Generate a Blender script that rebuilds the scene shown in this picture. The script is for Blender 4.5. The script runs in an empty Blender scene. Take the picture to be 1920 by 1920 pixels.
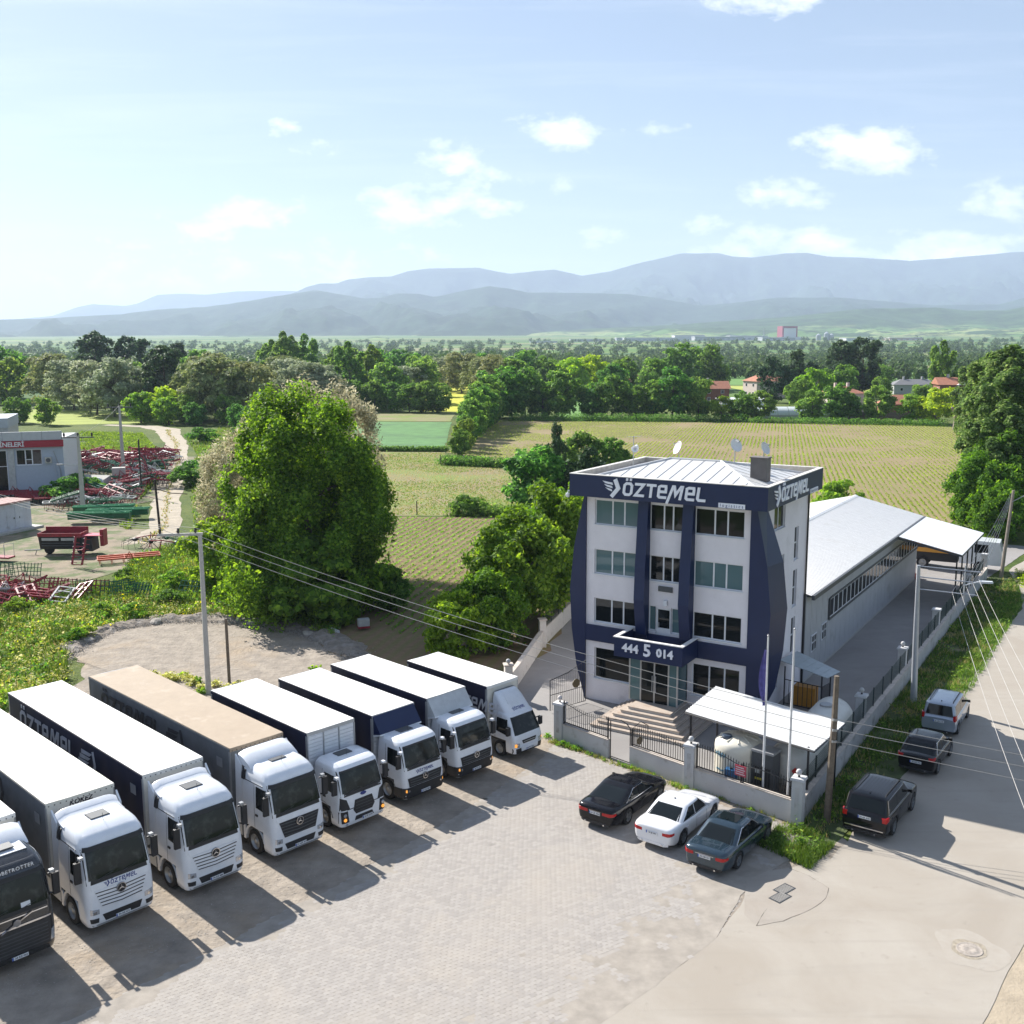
import bpy, bmesh, math, random
import numpy as np
from mathutils import Vector, Matrix, noise as mnoise
random.seed(7); rng = np.random.default_rng(11)
sc = bpy.context.scene
col = sc.collection
R = math.radians
# ---------------------------------------------------------------- camera
FPX, HZ, CAMH, ROLL = 1935.0, 642.0, 20.2, -0.0043
PITCH = math.atan((960 - HZ) / FPX)
cd = bpy.data.cameras.new('camera'); cam = bpy.data.objects.new('camera', cd); col.objects.link(cam)
cd.sensor_width = 36; cd.lens = 36 * FPX / 1920; cd.clip_start = 0.5; cd.clip_end = 60000
cam.matrix_world = Matrix.Translation((0, 0, CAMH)) @ Matrix.Rotation(math.pi / 2 - PITCH, 4, 'X') @ Matrix.Rotation(ROLL, 4, 'Z')
sc.camera = cam
# ---------------------------------------------------------------- light
SUN_AZ, SUN_EL = 134.0, 36.0          # direction TO the sun, degrees from +X, elevation
sl = bpy.data.lights.new('sun', 'SUN'); sl.energy = 5.0; sl.angle = R(0.55); sl.color = (1.0, 0.955, 0.89)
so = bpy.data.objects.new('sun', sl); col.objects.link(so)
sdir = Vector((math.cos(R(SUN_AZ)) * math.cos(R(SUN_EL)), math.sin(R(SUN_AZ)) * math.cos(R(SUN_EL)), math.sin(R(SUN_EL))))
so.rotation_euler = sdir.to_track_quat('Z', 'Y').to_euler(); so.location = (0, 0, 60)
sc.view_settings.view_transform = 'Standard'; sc.view_settings.look = 'None'
sc.view_settings.exposure = 1.12; sc.view_settings.gamma = 1.0; sc.view_settings.use_curve_mapping = False
sc.cycles.max_bounces = 6; sc.cycles.diffuse_bounces = 2; sc.cycles.glossy_bounces = 3
sc.cycles.transmission_bounces = 4; sc.cycles.transparent_max_bounces = 12; sc.cycles.volume_bounces = 1
sc.cycles.use_denoising = True

class NT:
    """tiny node helper"""
    def __init__(s, tree): s.t = tree; s.n = tree.nodes; s.l = tree.links
    def new(s, typ, ins=None, **kw):
        n = s.n.new(typ)
        for k, v in kw.items(): setattr(n, k, v)
        if ins:
            for k, v in ins.items():
                if isinstance(v, bpy.types.NodeSocket): s.l.new(v, n.inputs[k])
                else: n.inputs[k].default_value = v
        return n
    def math(s, op, a, b=None, c=None, clamp=False):
        n = s.n.new('ShaderNodeMath'); n.operation = op; n.use_clamp = clamp
        for i, v in enumerate((a, b, c)):
            if v is None: continue
            if isinstance(v, bpy.types.NodeSocket): s.l.new(v, n.inputs[i])
            else: n.inputs[i].default_value = v
        return n.outputs[0]
    def mix(s, f, a, b, blend='MIX'):
        n = s.n.new('ShaderNodeMix'); n.data_type = 'RGBA'; n.blend_type = blend
        for k, v in ((0, f), (6, a), (7, b)):
            if isinstance(v, bpy.types.NodeSocket): s.l.new(v, n.inputs[k])
            else: n.inputs[k].default_value = v if k == 0 else (*v[:3], 1)
        return n.outputs[2]
    def ramp(s, f, stops, interp='LINEAR'):
        n = s.n.new('ShaderNodeValToRGB'); cr = n.color_ramp; cr.interpolation = interp
        while len(cr.elements) < len(stops): cr.elements.new(0.5)
        for e, (p, c) in zip(cr.elements, stops):
            e.position = p; e.color = (*c, 1) if not isinstance(c, (int, float)) else (c, c, c, 1)
        s.l.new(f, n.inputs[0]); return n.outputs[0]
    def noise(s, vec, scale, detail=3, rough=.55, dist=0.0):
        n = s.n.new('ShaderNodeTexNoise'); n.inputs['Scale'].default_value = scale
        n.inputs['Detail'].default_value = detail; n.inputs['Roughness'].default_value = rough; n.inputs['Distortion'].default_value = dist
        if vec is not None: s.l.new(vec, n.inputs['Vector'])
        return n.outputs[0]

# ---------------------------------------------------------------- world: sky with clouds
w = bpy.data.worlds.new('World'); sc.world = w; w.use_nodes = True
N = NT(w.node_tree); N.n.clear()
sky = N.new('ShaderNodeTexSky', sky_type='NISHITA', sun_disc=False, sun_elevation=R(SUN_EL), sun_rotation=R(SUN_AZ - 90) * -1 + 0,
            altitude=200, air_density=1.0, dust_density=.65, ozone_density=1.0)
tc = N.new('ShaderNodeTexCoord')
sx = N.new('ShaderNodeSeparateXYZ', {0: tc.outputs['Generated']})
yy = N.math('MAXIMUM', sx.outputs[1], 0.05)
gx = N.math('DIVIDE', sx.outputs[0], yy); gz = N.math('DIVIDE', sx.outputs[2], yy)
plane = N.new('ShaderNodeCombineXYZ', {0: gx, 1: N.math('MULTIPLY', gz, 1.9)}).outputs[0]
nz1 = N.noise(plane, 16, 6, .6, .3); nz2 = N.noise(plane, 55, 4, .6)
# clouds: (x/y, z/y, half width, half height, strength) as directions in front
CL = [(-.222, .208, .017, .009, 1), (-.186, .190, .03, .008, .5), (-.05, .165, .042, .028, .9), (.055, .203, .038, .018, 1), (.02, .208, .03, .01, .7),
      (.125, .206, .036, .007, .7), (-.243, .128, .05, .019, .95), (-.33, .106, .06, .018, .5), (-.09, .135, .055, .022, .95), (-.02, .132, .03, .012, .7), (.04, .155, .025, .012, .5),
      (.345, .184, .062, .024, 1.1), (.27, .143, .038, .017, .95), (.183, .115, .03, .013, 1), (.255, .34, .06, .024, 1.1), (.165, .34, .013, .008, 1),
      (.48, .131, .05, .022, 1), (.28, .092, .095, .02, 1.1), (.42, .086, .075, .02, 1.05), (.50, .10, .03, .02, .9), (-.35, .075, .11, .03, .55), (-.18, .078, .1, .026, .55), (.07, .099, .03, .01, .4)]
acc = None
for cx, cz, a, b, st in CL:
    cx = cx / (math.cos(PITCH) + (cz + math.tan(PITCH)) * math.sin(PITCH)); cz = math.tan(math.atan(cz + math.tan(PITCH)) - PITCH); a *= .88; b *= .85
    ex = N.math('MULTIPLY', N.math('SUBTRACT', gx, cx), 1 / a); ez = N.math('MULTIPLY', N.math('SUBTRACT', gz, cz), 1 / b)
    q = N.math('ADD', N.math('MULTIPLY', ex, ex), N.math('MULTIPLY', ez, ez))
    m_ = N.math('MULTIPLY_ADD', q, -st * .5, st)
    acc = m_ if acc is None else N.math('MAXIMUM', acc, m_)
acc = N.math('MAXIMUM', acc, -1.0)
dens = N.math('ADD', N.math('MULTIPLY', acc, .55), N.math('MULTIPLY_ADD', nz1, 2.2, -1.12))
dens = N.math('ADD', dens, N.math('MULTIPLY_ADD', nz2, .9, -.45))
dens = N.math('SMOOTH_MIN', N.math('MULTIPLY_ADD', dens, .85, -.13, True), .9, .2)
ci = N.noise(N.new('ShaderNodeMapping', {0: plane, 'Rotation': (0, 0, -.15), 'Scale': (1.2, 9, 1)}).outputs[0], 2.2, 5, .6, .4)
cirrus = N.math('MULTIPLY', N.math('MULTIPLY_ADD', ci, 2.6, -1.25, True), .12)
front = N.math('MULTIPLY_ADD', sx.outputs[1], 8, -1.5, True)
gen = N.math('MULTIPLY_ADD', N.noise(tc.outputs['Generated'], 5, 6, .6), 5, -2.95, True)   # ordinary scattered cloud for the rest of the sky
back = N.math('MULTIPLY', N.math('SUBTRACT', 1.0, front), gen)
cm = N.math('ADD', N.math('MULTIPLY', front, N.math('MAXIMUM', dens, cirrus)), back, clamp=True)
skyc = N.mix(.30, sky.outputs[0], (5.9, 7.3, 10.2))
colr = N.mix(cm, skyc, (18.5, 18.3, 18.2))
bg = N.new('ShaderNodeBackground', {0: colr, 1: 0.05})
out = N.new('ShaderNodeOutputWorld'); N.l.new(bg.outputs[0], out.inputs[0])

# ---------------------------------------------------------------- helpers
def grp(o, label=None, cat=None, group=None, kind=None):
    if label: o['label'] = label
    if cat: o['category'] = cat
    if group: o['group'] = group
    if kind: o['kind'] = kind
    return o
def empty(name, loc=(0, 0, 0), rz=0.0, label=None, cat=None, group=None):
    o = bpy.data.objects.new(name, None); col.objects.link(o); o.empty_display_size = .3
    o.location = loc; o.rotation_euler = (0, 0, rz)
    return grp(o, label, cat, group)
def link(name, me, parent=None, loc=None, rz=None, scale=None):
    o = bpy.data.objects.new(name, me); col.objects.link(o)
    if parent is not None: o.parent = parent
    if loc is not None: o.location = loc
    if rz is not None: o.rotation_euler = rz if isinstance(rz, tuple) else (0, 0, rz)
    if scale is not None: o.scale = scale
    return o
def copy_tree(o, parent=None):
    c = o.copy(); col.objects.link(c)
    if parent is not None: c.parent = parent
    for ch in o.children: copy_tree(ch, c)
    return c
class MB:
    def __init__(s): s.v = []; s.f = []; s.mi = []; s.cur = 0
    def poly(s, pts, *faces):
        b = len(s.v); s.v.extend(tuple(map(float, p)) for p in pts)
        for f in faces: s.f.append(tuple(b + i for i in f)); s.mi.append(s.cur)
        return s
    def box(s, x0, x1, y0, y1, z0, z1):
        if x0 > x1: x0, x1 = x1, x0
        if y0 > y1: y0, y1 = y1, y0
        if z0 > z1: z0, z1 = z1, z0
        return s.poly([(x0,y0,z0),(x1,y0,z0),(x1,y1,z0),(x0,y1,z0),(x0,y0,z1),(x1,y0,z1),(x1,y1,z1),(x0,y1,z1)],
                      (0,3,2,1),(4,5,6,7),(0,1,5,4),(1,2,6,5),(2,3,7,6),(3,0,4,7))
    def hexa(s, p): return s.poly(p, (0,3,2,1),(4,5,6,7),(0,1,5,4),(1,2,6,5),(2,3,7,6),(3,0,4,7))
    def prism(s, pts2, ax, a, b):
        """extrude a 2D polygon along axis ax (0,1,2) from a to b; pts2 in the other two axes"""
        n = len(pts2)
        def P(p, t): l = list(p); l.insert(ax, t); return l
        s.poly([P(p, a) for p in pts2] + [P(p, b) for p in pts2], tuple(range(n))[::-1], tuple(range(n, 2*n)), *[(i, (i+1) % n, n+(i+1) % n, n+i) for i in range(n)])
        return s
    def tube(s, path, rad, n=8, caps=True):
        path = [Vector(p) for p in path]; rad = rad if isinstance(rad, (list, tuple)) else [rad] * len(path)
        rings = []; up = None
        for i, p in enumerate(path):
            d = (path[min(i+1, len(path)-1)] - path[max(i-1, 0)]).normalized()
            if up is None: up = Vector((0, 0, 1)) if abs(d.z) < .9 else Vector((1, 0, 0))
            a = d.cross(up).normalized(); b_ = d.cross(a).normalized(); up = b_.cross(d).normalized() if False else up
            rings.append([p + (a * math.cos(2*math.pi*k/n) + b_ * math.sin(2*math.pi*k/n)) * rad[i] for k in range(n)])
        b = len(s.v)
        for r_ in rings: s.v.extend(tuple(q) for q in r_)
        for i in range(len(rings)-1):
            for k in range(n):
                s.f.append((b+i*n+k, b+i*n+(k+1) % n, b+(i+1)*n+(k+1) % n, b+(i+1)*n+k)); s.mi.append(s.cur)
        if caps:
            s.f.append(tuple(b+k for k in range(n))[::-1]); s.mi.append(s.cur)
            s.f.append(tuple(b+(len(rings)-1)*n+k for k in range(n))); s.mi.append(s.cur)
        return s
    def cyl(s, c, r, h, n=16, ax=2, r2=None):
        d = [0, 0, 0]; d[ax] = h; c = Vector(c)
        return s.tube([c, c + Vector(d)], [r, r if r2 is None else r2], n)
    def lathe(s, prof, n=24, c=(0, 0, 0), ax=2, caps=True):
        """prof: list of (r, h)"""
        b = len(s.v)
        for r_, h in prof:
            for k in range(n):
                a = 2*math.pi*k/n; p = [r_*math.cos(a), r_*math.sin(a)]; p.insert(ax, h)
                s.v.append((p[0]+c[0], p[1]+c[1], p[2]+c[2]))
        for i in range(len(prof)-1):
            for k in range(n):
                s.f.append((b+i*n+k, b+i*n+(k+1) % n, b+(i+1)*n+(k+1) % n, b+(i+1)*n+k)); s.mi.append(s.cur)
        if caps:
            s.f.append(tuple(b+k for k in range(n))[::-1]); s.mi.append(s.cur)
            s.f.append(tuple(b+(len(prof)-1)*n+k for k in range(n))); s.mi.append(s.cur)
        return s
    def grid(s, fn, nu, nv, close=False):
        b = len(s.v)
        for i in range(nu+1):
            for j in range(nv+1): s.v.append(tuple(fn(i/nu, j/nv)))
        for i in range(nu):
            for j in range(nv):
                q = b+i*(nv+1)+j; s.f.append((q, q+nv+1, q+nv+2, q+1)); s.mi.append(s.cur)
        return s
    def mesh(s, name, mats, smooth=None, fix=True):
        me = bpy.data.meshes.new(name); me.from_pydata(s.v, [], s.f)
        for m_ in (mats if isinstance(mats, (list, tuple)) else [mats]): me.materials.append(m_)
        if any(s.mi): me.polygons.foreach_set('material_index', s.mi)
        if fix or smooth:
            bm = bmesh.new(); bm.from_mesh(me)
            if smooth: bmesh.ops.remove_doubles(bm, verts=bm.verts, dist=1e-4)
            if fix: bmesh.ops.recalc_face_normals(bm, faces=bm.faces)
            if smooth:
                for f in bm.faces: f.smooth = True
                lim = R(smooth)
                for e in bm.edges: e.smooth = (len(e.link_faces) == 2 and e.calc_face_angle(0) < lim)
            bm.to_mesh(me); bm.free()
        me.update(); return me
    def build(s, name, mats, parent=None, smooth=None, fix=True, **kw):
        return link(name, s.mesh(name, mats, smooth, fix), parent, **kw)

# ---------------------------------------------------------------- materials
def M(name, c, rough=.6, met=0.0, var=.12, scale=3.0, bump=0.0, bscale=30.0, c2=None, c2s=1.0, c2t=.55, spec=.5, coat=0.0, world=False, c2w=.12):
    m = bpy.data.materials.new(name); m.use_nodes = True; T = NT(m.node_tree); p = T.n['Principled BSDF']
    vec = T.new('ShaderNodeNewGeometry').outputs['Position'] if world else T.new('ShaderNodeTexCoord').outputs['Object']
    base = c
    if var > 0:
        n_ = T.noise(vec, scale, 5, .6)
        base = T.mix(T.math('MULTIPLY_ADD', n_, 2.2, -.6, True), [x * (1 - var) for x in c], [min(1, x * (1 + var)) for x in c])
    if c2 is not None:
        n2 = T.noise(vec, c2s, 6, .65)
        base = T.mix(T.math('MULTIPLY_ADD', n2, 1 / c2w, -c2t / c2w, True), base, c2)
    if isinstance(base, bpy.types.NodeSocket): T.l.new(base, p.inputs['Base Color'])
    else: p.inputs['Base Color'].default_value = (*c, 1)
    p.inputs['Roughness'].default_value = rough; p.inputs['Metallic'].default_value = met
    p.inputs['Specular IOR Level'].default_value = spec; p.inputs['Coat Weight'].default_value = coat; p.inputs['Coat Roughness'].default_value = .05
    if bump > 0:
        b = T.new('ShaderNodeBump', {'Strength': 1.0, 'Distance': bump, 'Height': T.noise(vec, bscale, 4, .6)})
        T.l.new(b.outputs[0], p.inputs['Normal'])
    return m
def leafmat(name, c1, c2, c3=None, hue=.04, trans=.45, gloss=.6):
    m = bpy.data.materials.new(name); m.use_nodes = True; T = NT(m.node_tree); T.n.clear()
    g = T.new('ShaderNodeNewGeometry'); oi = T.new('ShaderNodeObjectInfo')
    st = [(0, c1), (.6, c2)] + ([(1, c3)] if c3 else [])
    c = T.ramp(g.outputs['Random Per Island'], st)
    nz = T.noise(g.outputs['Position'], .35, 2)
    h = T.new('ShaderNodeHueSaturation', {'Hue': T.math('MULTIPLY_ADD', oi.outputs['Random'], hue, .5 - hue / 2), 'Saturation': 1.02,
              'Value': T.math('MULTIPLY_ADD', nz, 1.3, .80), 'Color': c})
    d = T.new('ShaderNodeBsdfPrincipled', {'Base Color': h.outputs[0], 'Roughness': gloss, 'Specular IOR Level': .12})
    h2 = T.new('ShaderNodeHueSaturation', {'Hue': .485, 'Saturation': 1.1, 'Value': 2.0, 'Color': h.outputs[0]})
    t = T.new('ShaderNodeBsdfTranslucent', {0: h2.outputs[0]})
    mx = T.new('ShaderNodeMixShader', {0: trans, 1: d.outputs[0], 2: t.outputs[0]})
    o = T.new('ShaderNodeOutputMaterial'); T.l.new(mx.outputs[0], o.inputs[0]); return m
def glassmat(name, tint=(.008, .011, .012), rough=.03):
    m = bpy.data.materials.new(name); m.use_nodes = True; p = m.node_tree.nodes['Principled BSDF']
    p.inputs['Base Color'].default_value = (*tint, 1); p.inputs['Roughness'].default_value = rough; p.inputs['Specular IOR Level'].default_value = .32
    return m
def emis(name, c, st):
    m = bpy.data.materials.new(name); m.use_nodes = True; p = m.node_tree.nodes['Principled BSDF']
    p.inputs['Base Color'].default_value = (*c, 1); p.inputs['Emission Color'].default_value = (*c, 1); p.inputs['Emission Strength'].default_value = st; return m
WHITE = M('white_paint', (.74, .76, .79), .28, coat=.6, var=.05)
WHITEM = M('white_plaster', (.76, .73, .75), .9, var=.05, scale=1.2, bump=.004, bscale=60, c2=(.66, .63, .64), c2s=.7, c2t=.6)
PLAST = M('light_grey_plaster', (.60, .57, .52), .9, var=.08, bump=.004, c2=(.40, .37, .32), c2s=1.6, c2t=.58)
NAVY = M('navy_panel', (.005, .016, .068), .45, var=.1, scale=1)
NAVYT = M('navy_tarpaulin', (.012, .015, .045), .6, var=.2, scale=2, bump=.01, bscale=2)
GREYT = M('grey_tarpaulin', (.17, .18, .19), .65, var=.15, scale=2, bump=.01, bscale=2)
TARPW = M('white_tarpaulin', (.76, .755, .73), .6, var=.04, bump=.02, bscale=1.2, c2=(.64, .62, .57), c2s=.7, c2t=.56, c2w=.25)
TARPC = M('cream_tarpaulin', (.70, .68, .61), .6, var=.04, bump=.02, bscale=1.2, c2=(.56, .53, .45), c2s=.8, c2t=.54, c2w=.25)
TARPT = M('tan_tarpaulin', (.345, .272, .195), .75, var=.06, scale=2, bump=.012, bscale=2, c2=(.40, .325, .245), c2s=1.1)
BLACKP = M('black_plastic', (.018, .018, .02), .55, var=.2)
BLACKM = M('black_metal', (.02, .02, .022), .4, var=.2)
DARKG = M('dark_grey_metal', (.07, .075, .08), .5, var=.15)
GREYM = M('grey_metal', (.32, .33, .34), .45, met=.3, var=.1)
CHROME = M('chrome', (.7, .7, .72), .15, met=1, var=0)
RUBBER = M('tyre_rubber', (.015, .015, .016), .8, var=.2)
RIM = M('steel_rim', (.35, .36, .37), .35, met=.6, var=.1)
GLASS = glassmat('dark_glass')
GLASSB = glassmat('blue_green_sky_glass', (.10, .17, .18), .04)  # tint lightened: reflection of the pale sky is painted into the glass colour
GLASSV = M('windscreen_glass', (.012, .015, .014), .05, var=0, spec=.32, c2=(.055, .062, .055), c2s=2.2, c2t=.52, c2w=.18)
LAMPG = M('headlight_glass', (.55, .57, .6), .1, met=.5, var=.2, scale=14)
AMBER = emis('indicator_amber', (.9, .35, .05), .5)
REDL = M('tail_light_red', (.45, .01, .012), .15, var=.15, scale=20)
PLATE = M('number_plate_white', (.72, .73, .74), .5, var=0); PLBLUE = M('plate_blue', (.02, .08, .4), .5, var=0)
INK = M('dark_ink', (.02, .02, .03), .6, var=0); NAVYI = M('navy_lettering', (.02, .04, .2), .4, var=0)
SILV = M('silver_lettering', (.84, .85, .90), .5, var=.03)
ALU = M('aluminium', (.45, .47, .49), .4, met=.5, var=.08)
CONC = M('concrete_post', (.42, .41, .38), .85, var=.12, bump=.004, world=True)
WOOD = M('weathered_wood', (.15, .12, .09), .85, var=.3, scale=6, bump=.006, bscale=12)
# ================================================================ terrain
def rise(d):
    return 0.0 if d < 1300 else (d - 1300) * 0.0135
FRONT = Vector((0, 1))
ys = [-120, -40, 0, 15] + list(np.arange(25, 400, 25)) + list(np.geomspace(420, 16000, 40))
xs = sorted(set([round(s * v, 1) for v in [0] + list(np.arange(20, 300, 40)) + list(np.geomspace(320, 15000, 22)) for s in (1, -1)]))
mb = MB(); mb.v = [(x, y, rise(y) - .02) for y in ys for x in xs]; nx = len(xs)
mb.f = [(j*nx+i, j*nx+i+1, (j+1)*nx+i+1, (j+1)*nx+i) for j in range(len(ys)-1) for i in range(nx-1)]; mb.mi = [0] * len(mb.f)
m = bpy.data.materials.new('countryside'); m.use_nodes = True; T = NT(m.node_tree); p = T.n['Principled BSDF']; p.inputs['Roughness'].default_value = .95; p.inputs['Specular IOR Level'].default_value = .2
pos = T.new('ShaderNodeNewGeometry').outputs['Position']; sp = T.new('ShaderNodeSeparateXYZ', {0: pos})
n1 = T.noise(pos, .09, 6, .65); n2 = T.noise(pos, 1.3, 4, .6); n3 = T.noise(pos, 6, 3, .6)
grass = T.ramp(T.math('ADD', T.math('MULTIPLY', n1, .55), T.math('MULTIPLY', n2, .45)), [(.25, (.035, .06, .014)), (.42, (.075, .125, .022)), (.56, (.14, .18, .035)), (.68, (.22, .22, .07)), (.8, (.30, .24, .13))])
grass = T.mix(T.math('MULTIPLY_ADD', n3, 1.2, -.2, True), T.mix(.5, grass, (.03, .04, .012)), grass)
mp = T.new('ShaderNodeMapping', {0: pos, 'Rotation': (0, 0, .18), 'Scale': (1/420, 1/150, 1)}).outputs[0]
vo = T.new('ShaderNodeTexVoronoi', {'Vector': mp, 'Scale': 1.0, 'Randomness': .8}); sc_ = T.new('ShaderNodeSeparateColor', {0: vo.outputs['Color']})
fld = T.ramp(sc_.outputs[0], [(0, (.06, .13, .03)), (.22, (.10, .20, .03)), (.4, (.20, .27, .06)), (.55, (.07, .15, .045)), (.7, (.26, .25, .12)), (.85, (.12, .20, .05)), (1, (.09, .16, .04))], 'CONSTANT')
fld = T.mix(T.math('MULTIPLY', T.noise(pos, .02, 4), .5), fld, (.05, .09, .03))
far = T.math('MULTIPLY_ADD', sp.outputs[1], 1/60, -330/60, True)
T.l.new(T.mix(far, grass, fld), p.inputs['Base Color'])
b = T.new('ShaderNodeBump', {'Strength': 1.0, 'Distance': .12, 'Height': n3}); T.l.new(b.outputs[0], p.inputs['Normal'])
mb.build('ground', m, fix=False)['kind'] = 'structure'

# ---------------------------------------------------------------- hills: real height fields, ridge lines at their own distances
def hillmat(name, c, cf, fz):
    m = bpy.data.materials.new(name); m.use_nodes = True; T = NT(m.node_tree); p = T.n['Principled BSDF']; p.inputs['Roughness'].default_value = 1; p.inputs['Specular IOR Level'].default_value = .1
    pos = T.new('ShaderNodeNewGeometry').outputs['Position']; z = T.new('ShaderNodeSeparateXYZ', {0: pos}).outputs[2]
    f = T.mix(T.math('MULTIPLY_ADD', T.noise(pos, .009, 7, .75), 2.4, -.7, True), [x * .25 for x in c], [x * 1.9 for x in c])
    vo = T.new('ShaderNodeTexVoronoi', {'Vector': T.new('ShaderNodeMapping', {0: pos, 'Scale': (1/240, 1/240, 1/500)}).outputs[0], 'Scale': 1.0})
    s_ = T.new('ShaderNodeSeparateColor', {0: vo.outputs['Color']})
    pf = T.ramp(s_.outputs[1], [(0, cf), (.35, (.10, .18, .05)), (.6, (.22, .26, .10)), (.8, (.04, .08, .03))], 'CONSTANT')
    k = T.math('MULTIPLY_ADD', T.math('SUBTRACT', T.math('MULTIPLY', T.noise(pos, .0016, 5, .65), 2 * fz), z), 1 / (fz * .25), 0.0, True)
    pf = T.mix(T.math('MULTIPLY_ADD', T.noise(pos, .01, 5, .7), 9, -4.4, True), pf, [x * .7 for x in c])
    T.l.new(T.mix(k, f, pf), p.inputs['Base Color']); return m
def hills(sil, D0, D1, mat, amp, seed, dz=1.0, nd=40):
    us = np.arange(-1100, 3100, 6.5); vs = np.interp(us, [a for a, _ in sil], [b_ for _, b_ in sil])
    ts = np.concatenate([np.linspace(0, 1, nd), np.linspace(1.1, 1.6, 4)])
    mb = MB()
    for t in ts:
        for u, v in zip(us, vs):
            d = D0 + (D1 - D0) * t; x = (u - 960) / FPX * d
            b0 = rise(D0) - 3; zr = CAMH + (HZ - v) * D1 / FPX
            tt = min(t, 1.0); s = tt ** 1.25 * (1 - .25 * math.sin(math.pi * tt))
            nz = mnoise.fractal(Vector((x / (D1 - D0) * 4.6 + seed, d / (D1 - D0) * 2.4, seed)), .8, 2.1, 6)
            nz2 = abs(mnoise.noise(Vector(((x + d*.25) / 380 + seed, d / 1100, 1)))) * -1.4
            env = math.sin(math.pi * tt) ** .7
            z = b0 + (zr - b0) * s + env * amp * (nz * 1.2 + .9 * nz2)
            if t > 1: z = zr - (t - 1) * (zr - b0) * 1.4 + .3 * amp * nz * (t - 1)
            else: z += mnoise.noise(Vector((x / 90, d / 90, seed))) * 3.0 * dz
            mb.v.append((x, d, max(z, b0 - 40)))
    n = len(us)
    for j in range(len(ts) - 1):
        for i in range(n - 1): mb.f.append((j*n+i, j*n+i+1, (j+1)*n+i+1, (j+1)*n+i)); mb.mi.append(0)
    me = mb.mesh('hills', mat, fix=False); me.polygons.foreach_set('use_smooth', [True] * len(me.polygons)); o = link('hills', me); o['kind'] = 'structure'; return o
HM0 = hillmat('foothill_mosaic', (.035, .065, .022), (.22, .30, .10), 85)
HM1 = hillmat('wooded_hills', (.020, .038, .020), (.14, .2, .07), 62)
HM2 = hillmat('mountain_forest', (.022, .038, .024), (.1, .15, .06), 120)
hills([(-1100, 634), (600, 634), (960, 630), (1100, 618), (1250, 612), (1370, 604), (1480, 597), (1600, 584), (1740, 582), (1800, 588), (1870, 588), (1920, 578), (2200, 560), (2700, 570), (3100, 590)], 3500, 5600, HM0, 26, 3.1, .8)
hills([(-1100, 610), (-500, 604), (0, 597), (100, 595), (190, 590), (240, 588), (310, 580), (400, 575), (470, 566), (530, 556), (600, 546), (640, 552), (690, 561), (720, 560), (750, 552), (790, 553), (820, 559), (870, 549), (920, 540), (960, 545), (990, 552), (1100, 553), (1180, 556), (1230, 563), (1310, 577), (1370, 572), (1450, 563), (1560, 563), (1740, 578), (1860, 577), (1920, 560), (2100, 545), (2600, 560), (3100, 580)], 5200, 8200, HM1, 95, 9.4)
hills([(-1100, 640), (400, 640), (540, 560), (585, 540), (610, 534), (640, 534), (660, 527), (700, 523), (740, 522), (775, 512), (810, 508), (900, 507), (940, 515), (960, 518), (1010, 513), (1040, 511), (1090, 522), (1140, 515), (1190, 501), (1240, 490), (1270, 483), (1340, 483), (1365, 489), (1400, 491), (1460, 484), (1500, 483), (1540, 490), (1600, 492), (1690, 498), (1750, 494), (1800, 490), (1840, 487), (1870, 484), (1920, 481), (2200, 470), (2700, 500), (3100, 520)], 8200, 12500, HM2, 230, 17.7)
hills([(-1100, 615), (-300, 606), (0, 598), (60, 595), (115, 590), (160, 575), (190, 569), (250, 573), (275, 568), (310, 553), (350, 551), (400, 553), (460, 547), (560, 547), (700, 555), (1000, 570), (3100, 590)], 12800, 16500, HM2, 130, 27.7)

# ---------------------------------------------------------------- haze: one closed box of air
hz = bpy.data.materials.new('haze'); hz.use_nodes = True; T = NT(hz.node_tree); T.n.clear()
pv = T.new('ShaderNodeVolumePrincipled', {'Color': (.65, .775, 1.0, 1), 'Density': .80e-4, 'Anisotropy': .12})
o_ = T.new('ShaderNodeOutputMaterial'); T.l.new(pv.outputs[0], o_.inputs['Volume'])
ob = MB().box(-19000, 19000, -400, 25500, -65, 1180).build('haze', hz); ob['kind'] = 'stuff'

# ================================================================ ground sheets
def jitter(pts, amp, step):
    out = []
    for i, a in enumerate(pts):
        b_ = pts[(i + 1) % len(pts)]; d = math.hypot(b_[0]-a[0], b_[1]-a[1]); n = max(1, int(d / step))
        for k in range(n):
            t = k / n; x = a[0] + (b_[0]-a[0]) * t; y = a[1] + (b_[1]-a[1]) * t
            if amp: x += amp * (mnoise.noise(Vector((x * .8, y * .8, 3))) + .6 * mnoise.noise(Vector((x * 3, y * 3, 7)))); y += amp * (mnoise.noise(Vector((x * .8, y * .8, 13))) + .6 * mnoise.noise(Vector((x * 3, y * 3, 17))))
            out.append((x, y))
    return out
from mathutils.geometry import tessellate_polygon
def sheet(name, pts, z, mat, amp=0.0, step=1.0, kind='structure', parent=None):
    q = jitter(pts, amp, step) if amp else pts
    me = bpy.data.meshes.new(name); me.from_pydata([(x, y, z) for x, y in q], [], [tuple(t) for t in tessellate_polygon([[Vector((x, y, 0)) for x, y in q]])])
    bm = bmesh.new(); bm.from_mesh(me)
    for f in bm.faces: f.normal_update()
    for f in bm.faces:
        if f.normal.z < 0: f.normal_flip()
    bm.to_mesh(me); bm.free(); me.materials.append(mat)
    o = link(name, me, parent); o['kind'] = kind; return o
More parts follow.
